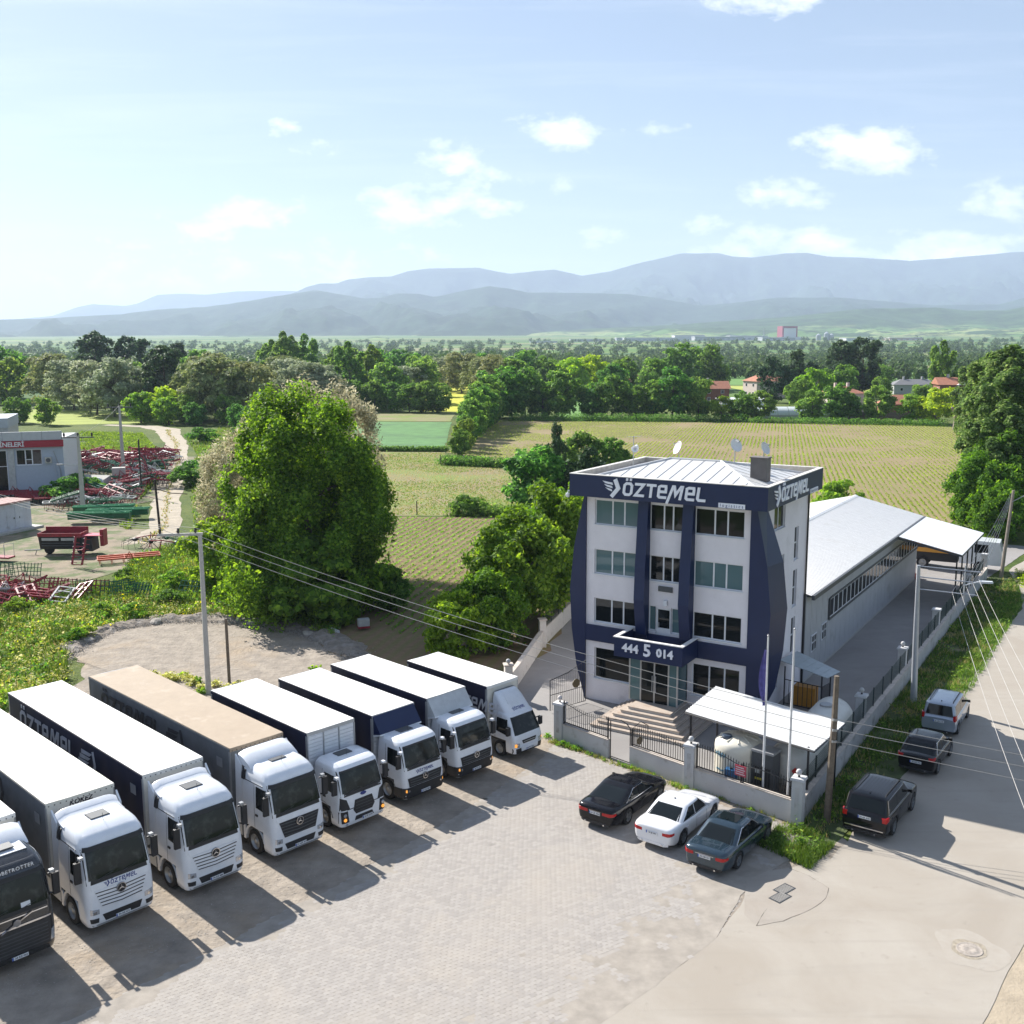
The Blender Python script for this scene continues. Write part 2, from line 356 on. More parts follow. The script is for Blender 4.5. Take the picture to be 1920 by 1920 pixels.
def soilmat(name, soil, green, az=75.5, pitch=.75, wid=.5, cover=.5, soil2=None):
    m = bpy.data.materials.new(name); m.use_nodes = True; T = NT(m.node_tree); p = T.n['Principled BSDF']; p.inputs['Roughness'].default_value = 1; p.inputs['Specular IOR Level'].default_value = .15
    pos = T.new('ShaderNodeNewGeometry').outputs['Position']
    nb = T.noise(pos, .035, 5, .6); nf = T.noise(pos, 2.2, 5, .65)
    s = T.mix(T.math('MULTIPLY_ADD', nb, 3, -1, True), soil, soil2 or [x * 1.25 for x in soil]); s = T.mix(T.math('MULTIPLY_ADD', nf, 2, -.6, True), T.mix(.35, s, (.06, .05, .03)), s)
    if pitch:
        rp = T.new('ShaderNodeMapping', {0: pos, 'Rotation': (0, 0, R(-az))}).outputs[0]
        x = T.new('ShaderNodeSeparateXYZ', {0: rp}).outputs[1]
        wv = T.math('SINE', T.math('ADD', T.math('MULTIPLY', x, 2 * math.pi / pitch), T.math('MULTIPLY', T.noise(pos, .6, 2), 1.2)))
        k = T.math('MULTIPLY', T.math('MULTIPLY_ADD', wv, .5, .5), T.math('MULTIPLY_ADD', T.noise(pos, .05, 4), 2.4, -.45, True))
        k = T.math('MULTIPLY', k, cover)
    else: k = T.math('MULTIPLY', T.math('MULTIPLY_ADD', T.noise(pos, .12, 6, .7), 3.5, -1.35, True), cover)
    T.l.new(T.mix(k, s, green), p.inputs['Base Color'])
    b = T.new('ShaderNodeBump', {'Strength': 1.0, 'Distance': .06, 'Height': nf}); T.l.new(b.outputs[0], p.inputs['Normal']); return m
SOIL = soilmat('row_crop_soil', (.29, .215, .135), (.20, .225, .07), cover=.7)
STUB = soilmat('stubble_soil', (.27, .235, .125), (.17, .25, .05), pitch=0, cover=.9, soil2=(.34, .28, .18))
GREENF = M('young_wheat', (.075, .19, .05), .95, var=.25, scale=.25, world=True, c2=(.05, .13, .04), c2s=.06)
YELLF = M('rapeseed_field', (.42, .42, .02), .95, var=.2, scale=.2, world=True)
YGREEN = M('bright_meadow', (.10, .22, .035), .95, var=.2, scale=.2, world=True)
TRACKM = M('pale_dirt_track', (.36, .31, .235), .95, var=.2, scale=.8, world=True, bump=.05, bscale=4, c2=(.30, .27, .16), c2s=.5, c2t=.6)
DIRTM = M('gravel_dirt', (.275, .235, .19), .95, var=.30, scale=1.1, world=True, bump=.10, bscale=3, c2=(.33, .25, .165), c2s=.2, c2t=.52, c2w=.25)
YARDM = M('yard_dirt', (.23, .185, .125), .95, var=.25, scale=.7, world=True, bump=.05, bscale=5, c2=(.09, .12, .035), c2s=.4, c2t=.46, c2w=.12)
SHELF = M('verge_grass_soil', (.07, .095, .03), 1, var=.4, scale=1.2, world=True, bump=.06, bscale=7, c2=(.2, .17, .1), c2s=.4, c2t=.6)
big = [(-12.3, 192), (-8, 225), (-3, 269), (40, 262), (84, 256), (104, 243), (99, 215), (90, 190), (76, 164), (62, 135), (48, 112), (42, 100), (20, 118), (3.5, 165)]
sheet('crop_field', big, .03, SOIL, .6, 3)
sheet('crop_field', [(-14.5, 119.4), (1.2, 119), (6, 112), (5, 82), (2.5, 66), (-1, 60), (-8, 62.5), (-12, 66), (-15, 72), (-22, 90)], .03, soilmat('brown_row_soil', (.25, .165, .10), (.16, .18, .055), cover=.6, pitch=.85, soil2=(.31, .22, .14)), .4, 2)
sheet('stubble_field', [(-26, 193), (-12.5, 192), (-10.5, 173), (2, 166), (22, 118), (1.2, 120.2), (-14, 120.5), (-30, 122)], .02, STUB, .3, 3)
sheet('wheat_field', [(-48, 270), (-15.5, 266), (-12.8, 196), (-34, 196.5)], .03, GREENF, .3, 3)
sheet('stubble_field', [(-60, 300), (-16, 298), (-16, 268), (-50, 272)], .03, STUB, .4, 3)
sheet('rapeseed_field', [(-44, 500), (-15, 480), (-13, 305), (-28, 310)], .03, YELLF, .5, 5)
sheet('meadow', [(12, 390), (31, 385), (24, 276), (13, 278)], .03, YGREEN, .5, 5)
sheet('meadow', [(92, 720), (260, 690), (230, 470), (95, 490)], .05, YGREEN, .5, 8)
sheet('rapeseed_field', [(95, 480), (190, 470), (200, 395), (150, 395), (97, 430)], .05, M('pale_yellow_field', (.32, .36, .06), .95, var=.2, scale=.1, world=True), .5, 8)
# dirt track: wheel ruts either side of a grassy crown
tk = [(-38, 104, 2.1), (-38.6, 113, 1.7), (-45, 133, 1.8), (-51.2, 154, 1.8), (-57, 175, 1.8), (-62.5, 192, 1.9), (-69, 212, 2.2), (-77, 232, 2.4), (-82, 246, 3.0), (-90, 256, 2.4), (-103, 262, 1.6)]
def ribbon(name, pts, z, mat, side=None, w0=-1, w1=1, jit=.15):
    mb = MB(); P = []
    for i in range(len(pts) - 1):
        for k in range(8):
            t = k / 8; P.append([pts[i][j] + (pts[i+1][j] - pts[i][j]) * t for j in range(3)])
    P.append(list(pts[-1])); L = []
    for i, (x, y, w_) in enumerate(P):
        a, b_ = P[max(i-1, 0)], P[min(i+1, len(P)-1)]; d = Vector((b_[0]-a[0], b_[1]-a[1])).normalized(); n = Vector((d.y, -d.x))
        j1 = jit * mnoise.noise(Vector((x, y, 1)) * .7); j2 = jit * mnoise.noise(Vector((x, y, 9)) * .7)
        L.append(((x + n.x*(w0*w_+j1), y + n.y*(w0*w_+j1), z), (x + n.x*(w1*w_+j2), y + n.y*(w1*w_+j2), z)))
    for i in range(len(L)-1): mb.poly([L[i][0], L[i][1], L[i+1][1], L[i+1][0]], (0, 1, 2, 3))
    o = mb.build(name, mat, fix=False); o['kind'] = 'structure'
    return o
ribbon('dirt_track', tk, .012, TRACKM, jit=.5)
sheet('machinery_yard', [(-60, 86), (-45, 88), (-37, 87), (-33, 97), (-34, 108), (-38, 112), (-42, 112.5), (-44, 119), (-49, 126), (-58, 134), (-66, 138), (-80, 136), (-75, 107)], .01, YARDM, .6, 1.5)
sheet('machinery_yard', [(-62, 142), (-50, 126), (-46.5, 134), (-50, 150), (-52, 166), (-56, 186), (-76, 190), (-80, 168), (-70, 150)], .01, YARDM, .6, 2)
sheet('meadow', [(-115, 262), (-90, 268), (-98, 300), (-150, 330), (-150, 290)], .02, M('yellow_green_meadow', (.25, .30, .04), .95, var=.25, scale=.2, world=True), .5, 5)

# ---------------------------------------------------------------- yard, car park and road
def pave_concrete(name, c, c2, cs=.25):
    m = bpy.data.materials.new(name); m.use_nodes = True; T = NT(m.node_tree); p = T.n['Principled BSDF']; p.inputs['Roughness'].default_value = .88
    pos = T.new('ShaderNodeNewGeometry').outputs['Position']
    a = T.noise(pos, cs, 6, .62, .6); b_ = T.noise(pos, 1.6, 6, .7); st = T.noise(T.new('ShaderNodeMapping', {0: pos, 'Rotation': (0, 0, R(-54)), 'Scale': (.35, 2.2, 1)}).outputs[0], .8, 5, .65)
    k = T.mix(T.math('MULTIPLY_ADD', a, 3, -1.05, True), c2, c); k = T.mix(T.math('MULTIPLY_ADD', st, 2.2, -1.15, True), k, [x * .78 for x in c])
    k = T.mix(T.math('MULTIPLY', T.math('MULTIPLY_ADD', b_, 6, -3.6, True), .5), k, [x * .6 for x in c2])
    k = T.mix(T.math('MULTIPLY', T.noise(pos, 18, 3, .6), .35), k, [x * .7 for x in c])
    k = T.mix(T.math('MULTIPLY', T.math('MULTIPLY_ADD', T.noise(pos, .7, 3, .5), 12, -8.6, True), .45), k, [x * .45 for x in c2])
    tm_ = T.noise(T.new('ShaderNodeMapping', {0: pos, 'Rotation': (0, 0, R(-57.7)), 'Scale': (.05, 1.1, 1)}).outputs[0], 1.1, 4, .6); k = T.mix(T.math('MULTIPLY', T.math('MULTIPLY_ADD', tm_, 5, -2.9, True), .4), k, [x * .62 for x in c])
    T.l.new(k, p.inputs['Base Color']); bp = T.new('ShaderNodeBump', {'Strength': .6, 'Distance': .012, 'Height': T.noise(pos, 25, 4, .7)}); T.l.new(bp.outputs[0], p.inputs['Normal']); return m
ROADM = pave_concrete('worn_concrete_road', (.385, .35, .30), (.32, .28, .23))
e2 = Vector((math.sin(R(32.3)), math.cos(R(32.3)))); e1 = Vector((math.cos(R(32.3)), -math.sin(R(32.3)))); OB = Vector((4.19, 56.9))
def bl(s, t): q = OB + e1 * s + e2 * t; return (q.x, q.y)
road = [bl(17.2, -11.5), bl(17.5, -6), bl(17.9, -1), bl(18.2, 4), bl(18.3, 12), bl(18.4, 19), bl(18.5, 24.5), bl(18.9, 35), bl(18.0, 42), bl(16.2, 49), bl(18, 62), bl(26, 120), bl(40, 190), bl(48, 188), bl(34, 118), bl(26.5, 62), bl(25, 30), (17.3, 32.1), (15.4, 29.8), (13.2, 27.0), (8, 20), (-2, 10), (-10, 14), (0.5, 26.0), (4.5, 29.9), (6.9, 32.5), (8.6, 35.3), (10.6, 37.2), (12.4, 38.4)]
sheet('road', road, .0135, ROADM, .12, .8)
sheet('road_shoulder', [(17.3, 32.1), (15.4, 29.8), (13.2, 27.0), (8, 20), (20, 20), (45, 40), bl(36, 10), bl(34, 60), bl(26.5, 62), bl(25, 30)], .0, M('sandy_shoulder', (.36, .30, .22), .95, var=.2, scale=1, world=True, bump=.03, bscale=8), .1, .8)
LOTB = M('paver_bedding_sand', (.30, .268, .228), .95, var=.2, scale=1.5, world=True)
lot = [(-26, 12), (-14.9, 26.9), (-12.4, 29.4), (-10.0, 32.1), (-8.1, 34.6), (-6.8, 35.9), (-5.0, 38.4), (-2.2, 42.2), (-.2, 45.4), (1.6, 48.4), (2.0, 49.8), (5.2, 46.9), (8, 43.8), (12.2, 40.3), (12.0, 39.0), (10.2, 37.4), (8.4, 35.3), (6.9, 32.5), (4.5, 29.9), (0.5, 26.0), (-10, 14)]
PLOT = sheet('paved_lot', lot, .0155, LOTB, .08, .6)
sheet('dirt_lot', [(-26, 8), (8, 20), (13, 27), (14, 38.5), (13.2, 41.3), (12.0, 42.5), (8.5, 45), (4, 50), (1.9, 51.6), (1.0, 57), (-1.8, 61.8), (-10, 64), (-12.4, 68.2), (-15.3, 71.0), (-20.5, 73.6), (-25, 74.4), (-28, 72.9), (-29.7, 70.7), (-29.5, 67.2), (-26.1, 60.4), (-29.2, 52), (-60, 30)], .002, DIRTM, .5, .8)
# chevron paving stones, real stones with open joints
def inside(px, py, poly):
    n = len(poly); c = np.zeros(len(px), bool); j = n - 1
    for i in range(n):
        xi, yi = poly[i]; xj, yj = poly[j]
        t = ((yi > py) != (yj > py)) & (px < (xj - xi) * (py - yi) / ((yj - yi) or 1e-9) + xi); c ^= t; j = i
    return c
PA = math.atan2(*(lambda d: (d[1], d[0]))((.84, .54)))
pu = np.array([math.cos(PA), math.sin(PA)]); pw = np.array([-pu[1], pu[0]])
PL, PW, PG = .225, .165, .007
I, J = np.meshgrid(np.arange(-220, 220), np.arange(-260, 260), indexing='ij'); I = I.ravel(); J = J.ravel()
cx = (I + .5 * (J % 2)) * PL; cy = J * PW; c0 = np.array([-2.0, 36.0])
X = c0[0] + pu[0]*cx + pw[0]*cy; Y = c0[1] + pu[1]*cx + pw[1]*cy
lj = jitter(lot, .08, .6); ok = inside(X, Y, lj) & (Y > 27.2)
X, Y = X[ok], Y[ok]
patchy = np.array([mnoise.noise(Vector((x * .9, y * .9, 4))) for x, y in zip(X[::1], Y[::1])])
shape = np.array([(-PL/2, -PW/2), (0, -PW/2 + .028), (PL/2, -PW/2), (PL/2, PW/2), (0, PW/2 + .028), (-PL/2, PW/2)]) * np.array([(PL-PG)/PL, (PW-PG)/PW])
m = bpy.data.materials.new('concrete_paver'); m.use_nodes = True; T = NT(m.node_tree); p = T.n['Principled BSDF']; p.inputs['Roughness'].default_value = .9
g_ = T.new('ShaderNodeNewGeometry'); pos = g_.outputs['Position']; oi = T.new('ShaderNodeObjectInfo')
rnd = T.math('FRACT', T.math('ADD', g_.outputs['Random Per Island'], T.math('MULTIPLY', oi.outputs['Random'], 1.7)))
kc = T.mix(rnd, (.285, .262, .238), (.345, .318, .288)); a_ = T.noise(pos, .22, 6, .62, .5)
kc = T.mix(T.math('MULTIPLY_ADD', a_, 4, -1.95, True), kc, T.mix(.75, kc, (.365, .325, .275)))
kc = T.mix(T.math('MULTIPLY_ADD', T.noise(pos, .9, 6, .7), 3, -1.6, True), kc, (.355, .315, .268))
kc = T.mix(T.math('MULTIPLY', T.math('MULTIPLY_ADD', T.noise(T.new('ShaderNodeMapping', {0: pos, 'Rotation': (0, 0, R(-70)), 'Scale': (.3, 1.6, 1)}).outputs[0], .7, 5, .7), 4, -2.1, True), .55), kc, (.33, .305, .275))
kc = T.mix(T.math('MULTIPLY', T.math('MULTIPLY_ADD', T.noise(pos, .8, 3, .5), 14, -10.2, True), .5), kc, (.16, .145, .13))
T.l.new(kc, p.inputs['Base Color']); PAVM = m
nv = len(shape); Z0, Z1 = .0075, .020
sink = np.clip(patchy, 0, 1) * .003 + rng.uniform(0, .0015, len(X))
rb = np.array([(12.0, 39.0), (10.2, 37.4), (8.4, 35.3), (6.9, 32.5), (4.5, 29.9), (0.5, 26.0)]); ed = np.full(len(X), 99.)
lb = np.array([(-14.9, 26.9), (-12.4, 29.4), (-10.0, 32.1), (-8.1, 34.6), (-6.8, 35.9), (-5.0, 38.4), (-2.2, 42.2), (-.2, 45.4), (1.6, 48.4)])
def edist(pl):
    e = np.full(len(X), 99.)
    for a_, b_ in zip(pl, pl[1:]):
        d_ = b_ - a_; t_ = np.clip(((X-a_[0])*d_[0] + (Y-a_[1])*d_[1]) / (d_@d_), 0, 1); e = np.minimum(e, np.hypot(X-a_[0]-t_*d_[0], Y-a_[1]-t_*d_[1]))
    return e
pn_ = np.array([mnoise.noise(Vector((x * .55, y * .55, 14))) + .5 * mnoise.noise(Vector((x * 1.9, y * 1.9, 3))) for x, y in zip(X, Y)])
sink = sink + np.clip((1.0 - edist(rb) / 2.6 + pn_ * 1.1) * .012, 0, .012) + np.clip((1.0 - edist(lb) / .9 + pn_ * 1.2) * .012, 0, .012)
order = np.argsort(X**2 + Y**2); near = set(order[:300].tolist())
rest = np.array([i for i in range(len(X)) if i not in near])
def paver_geo(x, y, s):
    n = len(x); sx_ = shape @ np.array([pu, pw])                       # rotate into place
    V = np.zeros((n, 2 * nv, 3)); V[:, :nv, :2] = sx_ + np.stack([x, y], -1)[:, None]; V[:, nv:, :2] = V[:, :nv, :2]
    V[:, :nv, 2] = (Z1 - s)[:, None]; V[:, nv:, 2] = Z0 - .004
    F = [tuple(range(nv))] + [(i, nv + i, nv + (i + 1) % nv, (i + 1) % nv) for i in range(nv)]
    return V, F
def fastmesh(name, V, F, mat, smooth=False):
    """V (n, k, 3), F faces of one element"""
    n, k, _ = V.shape; me = bpy.data.meshes.new(name)
    me.vertices.add(n * k); me.vertices.foreach_set('co', V.reshape(-1).astype(np.float32))
    sizes = np.array([len(f) for f in F]); flat = np.concatenate([np.array(f) for f in F])
    li = (flat[None] + (np.arange(n) * k)[:, None]).ravel(); tot = np.tile(sizes, n); st = np.concatenate([[0], np.cumsum(tot)[:-1]])
    me.loops.add(len(li)); me.loops.foreach_set('vertex_index', li.astype(np.int32))
    me.polygons.add(len(tot)); me.polygons.foreach_set('loop_start', st.astype(np.int32)); me.polygons.foreach_set('loop_total', tot.astype(np.int32))
    if mat is not None: me.materials.append(mat)
    me.polygons.foreach_set('use_smooth', np.zeros(len(tot), bool)); me.update(calc_edges=True); return me
V, F = paver_geo(X[rest], Y[rest], sink[rest]); o = link('paving_stones', fastmesh('paving_stones', V, F, PAVM), PLOT); o['kind'] = 'stuff'
V, F = paver_geo(np.array([0.]), np.array([0.]), np.array([0.])); pm_ = fastmesh('paving_stone', V, F, PAVM)
for i in near: link('paving_stone', pm_, PLOT, loc=(X[i], Y[i], -sink[i]))
# concrete slab round the drains
slab = sheet('concrete_slab', [(8.9, 36.4), (9.8, 37.1), (10.7, 37.3), (11.3, 36.7), (11.8, 35.8), (11.5, 35.1), (10.9, 34.5), (10.2, 34.0), (9.5, 33.6), (8.5, 33.3), (8.2, 34.0), (8.5, 35.2)], .0170, pave_concrete('patched_concrete', (.36, .325, .28), (.31, .27, .225), .5), .06, .3)
mb = MB()
cr_ = jitter([(10.7, 37.3), (11.3, 36.7), (11.8, 35.8), (11.5, 35.1), (10.9, 34.5), (10.2, 34.0), (9.5, 33.6), (8.5, 33.3)], .06, .3)[:-10]
for a_, b_ in zip(cr_, cr_[1:]):
    d = Vector((b_[0]-a_[0], b_[1]-a_[1], 0)).normalized(); n_ = Vector((-d.y, d.x, 0)) * (.012 * abs(mnoise.noise(Vector((a_[0]*2, a_[1]*2, 0)))) * 2 + .003)
    mb.poly([(a_[0]-n_.x, a_[1]-n_.y, .0190), (a_[0]+n_.x, a_[1]+n_.y, .0190), (b_[0]+n_.x, b_[1]+n_.y, .0190), (b_[0]-n_.x, b_[1]-n_.y, .0190)], (0, 1, 2, 3))
mb.build('crack', M('crack_dark', (.12, .10, .08), 1, var=0), slab, fix=False)
for dx_, dy_, lab in [(10.1, 35.72, 'cast iron drain grate nearer the dark teal saloon'), (9.8, 35.15, 'cast iron drain grate farther from the parked saloons, lower of the pair')]:
    g0 = empty('drain_grate', (dx_, dy_, .0175), R(40), lab, 'drain', 'road drain grates')
    MB().box(-.34, .34, -.2, .2, 0, .004).build('pit', M('drain_pit', (.01, .01, .012), 1, var=0), g0)
    fr = MB()
    for y0 in (-.24, .2): fr.box(-.38, .38, y0, y0+.04, 0, .016)
    for x0 in (-.38, .34): fr.box(x0, x0+.04, -.2, .2, 0, .016)
    fr.build('frame', DARKG, g0); GB = MB().box(-.017, .017, -.2, .2, .004, .018).mesh('bar', M('grate_bar', (.35, .33, .3), .6, var=.1) if 'GB' not in globals() else GB.materials[0])
    for k in range(9): link('bar', GB, g0, loc=(-.288 + k * .072, 0, 0))
    MB().box(-.34, .34, -.02, .02, .0045, .017).build('crossbar', DARKG, g0)
mh = empty('manhole_cover', (15.3, 31.8, .0145), 0, 'round manhole cover in a crumbled ring of the concrete road', 'manhole')
MB().lathe([(.0, .012), (.10, .012), (.11, .017), (.26, .017), (.27, .012), (.36, .012), (.37, .018), (.42, .018), (.43, .0)][::-1], 32).build('cover', M('worn_iron_dusty', (.33, .29, .25), .8, var=.25, scale=9), mh, smooth=30)
def ring_patch(r0, r1, z, mat, name, parent, seed, am=.22):
    mb = MB(); n = 48; a = [(2*math.pi*k/n) for k in range(n)]
    ro = [r1 * (1 + am * mnoise.noise(Vector((math.cos(t)*1.3, math.sin(t)*1.3, seed)))) for t in a]
    b_ = len(mb.v); mb.v = [(r0*math.cos(t), r0*math.sin(t), z) for t in a] + [(r_*math.cos(t), r_*math.sin(t), z) for t, r_ in zip(a, ro)]
    mb.f = [(i, n+i, n+(i+1) % n, (i+1) % n) for i in range(n)]; mb.mi = [0]*n; return mb.build(name, mat, parent, fix=False)
ring_patch(.43, .58, .004, M('crumbled_concrete', (.31, .27, .21), 1, var=.35, scale=6, bump=.02, bscale=20), 'broken_edge', mh, 2)
ring_patch(.58, 1.15, .002, pave_concrete('repair_mortar', (.39, .355, .305), (.35, .31, .26), 1.5), 'mortar_ring', mh, 5, .5)
# ================================================================ lettering
def stroke(mb, pts, w, dep, place):
    """poly-line of constant width with mitred corners, extruded; place(x, y, d) -> 3D"""
    P = [Vector(p) for p in pts]; L = []
    for i, p in enumerate(P):
        a = (p - P[i-1]).normalized() if i else None; b_ = (P[i+1] - p).normalized() if i < len(P)-1 else None
        d = (a + b_).normalized() if a is not None and b_ is not None else (a if a is not None else b_)
        n = Vector((-d.y, d.x)); k = 1 / max(.35, n.dot(Vector((-(b_ or a).y, (b_ or a).x))))
        L.append((p + n * w/2 * k, p - n * w/2 * k))
    for i in range(len(L)-1):
        q = [L[i][0], L[i][1], L[i+1][1], L[i+1][0]]
        mb.hexa([place(v.x, v.y, 0) for v in q] + [place(v.x, v.y, dep) for v in q])
def poly_ex(mb, pts, dep, place):
    n = len(pts); mb.poly([place(x, y, 0) for x, y in pts] + [place(x, y, dep) for x, y in pts], tuple(range(n))[::-1], tuple(range(n, 2*n)), *[(i, (i+1) % n, n+(i+1) % n, n+i) for i in range(n)])
RW = .19
def ring_pts(x0, x1, y0, y1, c=.16): return [((x0+x1)/2, y0), (x1-c, y0), (x1, y0+c), (x1, y1-c), (x1-c, y1), (x0+c, y1), (x0, y1-c), (x0, y0+c), (x0+c, y0), ((x0+x1)/2-.001, y0)]
h_ = RW/2
GL = {'O': (.78, [ring_pts(h_, .78-h_, h_, 1-h_, .14)]),
      'Z': (.80, [[(0, 1-h_), (.69, 1-h_), (.11, h_), (.80, h_)]]),
      'T': (.74, [[(0, 1-h_), (.74, 1-h_)], [(.37, 1-RW), (.37, 0)]]),
      'e': (.72, [[(RW, .5), (.72-h_, .5), (.72-h_, .78), (.60, 1-h_), (.22, 1-h_), (h_, .84), (h_, .18), (.2, h_), (.72, h_)]]),
      'M': (1.12, [[(-.05, -.32), (.30, .93), (.40, .93), (.55, .35), (.90, .93), (1.0, .93), (.90, 0)]]),
      'L': (.60, [[(.12, 1), (.10, .2), (.2, h_), (.70, h_)]])}
def logo_text(mb, place, x0, y0, H, dep, shear=.12, flip_logo=False, text=True, logo=True, gap=.13, rev=False):
    """wing-and-arrow emblem and the word, baseline at (x0, y0); returns the end"""
    x = x0
    def pl(ox):
        return lambda a, b_, d: place(ox + (a + shear * b_) * H, y0 + b_ * H, d)
    def emblem(ox):
        f = pl(ox)
        for k, (yy_, x1) in enumerate([(.98, .0), (.74, .16), (.50, .30)]):
            poly_ex(mb, [(x1, yy_), (.80, yy_ - .10), (.88, yy_ - .26), (x1 + .28, yy_ - .17)], dep, f)
        stroke(mb, [(1.0, 1.15), (1.34, .50), (.86, -.15)], .30, dep, f)
        return 1.72 * H
    def emblem_rev(ox):
        f = pl(ox)
        for k, (yy_, x1) in enumerate([(.98, 1.5), (.74, 1.34), (.50, 1.2)]):
            poly_ex(mb, [(x1 - 1.1, yy_ - .02), (x1, yy_), (x1 - .28, yy_ - .17), (x1 - 1.1, yy_ - .22)], dep, f)
        stroke(mb, [(1.55, 1.13), (1.78, .50), (1.45, -.13)], .2, dep, f)
        return 2.0 * H
    if logo and not rev: x += emblem(x)
    if text:
        for ch in 'OZTeMeL':
            w_, st = GL[ch]; f = pl(x)
            for s_ in st: stroke(mb, s_, RW, dep, f)
            if ch == 'O':
                for q in (.16, .46): poly_ex(mb, [(q, 1.10), (q+.16, 1.10), (q+.16, 1.28), (q, 1.28)], dep, f)
            x += (w_ + gap) * H
    if logo and rev: x += .25 * H; x += emblem_rev(x)
    return x
def text_mesh(txt, size, mat, ext=.01, bold=0.0, shear=0.0, space=1.0, name='lettering', align='CENTER'):
    cu = bpy.data.curves.new('t', 'FONT'); cu.body = txt; cu.size = size; cu.extrude = ext; cu.offset = bold; cu.shear = shear; cu.space_character = space
    cu.align_x = align; cu.align_y = 'CENTER'; cu.resolution_u = 2
    o = bpy.data.objects.new('t', cu); col.objects.link(o); dg = bpy.context.evaluated_depsgraph_get(); dg.update()
    me = bpy.data.meshes.new_from_object(o.evaluated_get(dg)); bpy.data.objects.remove(o); bpy.data.curves.remove(cu)
    me.name = name; me.materials.clear(); me.materials.append(mat); return me
def holed(mb, plane, a0, a1, b0, b1, holes, depth):
    """wall rectangle with openings; plane(a, b, d) -> 3D (d into the wall)"""
    A = sorted({a0, a1, *[h[0] for h in holes], *[h[1] for h in holes]}); B = sorted({b0, b1, *[h[2] for h in holes], *[h[3] for h in holes]})
    for i in range(len(A)-1):
        for j in range(len(B)-1):
            ca, cb = (A[i]+A[i+1])/2, (B[j]+B[j+1])/2
            if any(h[0] < ca < h[1] and h[2] < cb < h[3] for h in holes): continue
            mb.poly([plane(A[i], B[j], 0), plane(A[i+1], B[j], 0), plane(A[i+1], B[j+1], 0), plane(A[i], B[j+1], 0)], (0, 1, 2, 3))
    for (x0, x1, y0, y1) in holes:
        for (p, q) in (((x0, y0), (x1, y0)), ((x1, y0), (x1, y1)), ((x1, y1), (x0, y1)), ((x0, y1), (x0, y0))):
            mb.poly([plane(*p, 0), plane(*q, 0), plane(*q, depth), plane(*p, depth)], (0, 1, 2, 3))
def box_on(mb, plane, a0, a1, b0, b1, d0, d1):
    mb.hexa([plane(a0, b0, d0), plane(a1, b0, d0), plane(a1, b1, d0), plane(a0, b1, d0), plane(a0, b0, d1), plane(a1, b0, d1), plane(a1, b1, d1), plane(a0, b1, d1)])
FRAME = M('white_window_frame', (.72, .73, .75), .5, var=.04)
def window(parent, plane, a0, a1, b0, b1, splits, depth=.12, fw=.055, glass=None, name='window', wide=None, sill=True, transom=None):
    mb = MB(); d0, d1 = depth - .06, depth
    for (x0, x1, y0, y1) in ((a0, a1, b0, b0+fw), (a0, a1, b1-fw, b1), (a0, a0+fw, b0+fw, b1-fw), (a1-fw, a1, b0+fw, b1-fw)): box_on(mb, plane, x0, x1, y0, y1, d0, d1)
    xs_ = [a0+fw] + [a0 + (a1-a0)*s for s in splits] + [a1-fw]; mw = wide or fw * 1.5
    for s in splits: c = a0 + (a1-a0)*s; box_on(mb, plane, c-mw/2, c+mw/2, b0+fw, b1-fw, d0, d1)
    if sill: box_on(mb, plane, a0-.05, a1+.05, b0-.05, b0-.002, -.05, depth)
    o = mb.build(name, FRAME, parent)
    for i in range(len(xs_)-1):
        l = xs_[i] + (mw/2 if i else 0); r_ = xs_[i+1] - (mw/2 if i < len(splits) else 0)
        rows = [(b0+fw, b1-fw)]
        if transom and i in transom: c = b0 + (b1-b0)*transom[i]; box = MB(); box_on(box, plane, l, r_, c-.04, c+.04, d0+.003, d1-.003); box.build('transom', FRAME, o); rows = [(b0+fw, c-.04), (c+.04, b1-fw)]
        for y0, y1 in rows:
            g = MB(); ti = random.uniform(-.004, .004); tj = random.uniform(-.004, .004)
            g.hexa([plane(l, y0, d0+.022+ti), plane(r_, y0, d0+.022-ti), plane(r_, y1, d0+.022+tj), plane(l, y1, d0+.022-tj), plane(l, y0, d1+.02), plane(r_, y0, d1+.02), plane(r_, y1, d1+.02), plane(l, y1, d1+.02)])
            g.build('pane', glass or GLASSB, o)
    return o
def at_site(name, s, t, label=None, cat=None, group=None, rz=0.0, z=0.0):
    x, y = bl(s, t); return empty(name, (x, y, z), R(-32.3) + rz, label, cat, group)

# ================================================================ office building
OB_ = at_site('office_building', 0, 0, 'four storey office block with navy fins, white walls and a silver lettered parapet', 'building')
front = lambda a, b_, d: (a, d, b_)
right = lambda a, b_, d: (9.7 - d, a, b_)
ZT, ZB = 13.05, 11.85
fw_ = [(.5, 3.30, 10.2, 11.6), (3.83, 5.85, 10.2, 11.6), (6.42, 9.13, 10.2, 11.6), (.5, 3.30, 7.4, 8.8), (3.85, 5.85, 7.4, 8.8), (6.42, 9.13, 7.4, 8.8),
       (.5, 3.30, 4.6, 6.0), (3.85, 4.28, 4.6, 6.0), (4.28, 5.17, 3.95, 5.93), (5.17, 5.85, 4.6, 6.0), (6.42, 9.13, 4.6, 6.0),
       (.54, 3.06, 1.3, 3.12), (3.3, 6.2, .9, 3.4), (6.45, 9.12, 1.37, 3.15)]
wl = MB(); holed(wl, front, 0, 9.7, 0, ZT - .2, fw_, .22)
rw_ = [(3.0, 4.9, 10.15, 11.55), (6.75, 7.5, 7.9, 9.8), (3.5, 5.0, 6.7, 8.6), (6.75, 7.5, 5.15, 7.3), (3.4, 4.9, 3.7, 5.7), (6.75, 7.5, 2.3, 4.5), (3.2, 4.6, 1.0, 3.2)]
wr = MB(); holed(wr, right, 0, 9.05, 0, ZT - .2, rw_, .22)
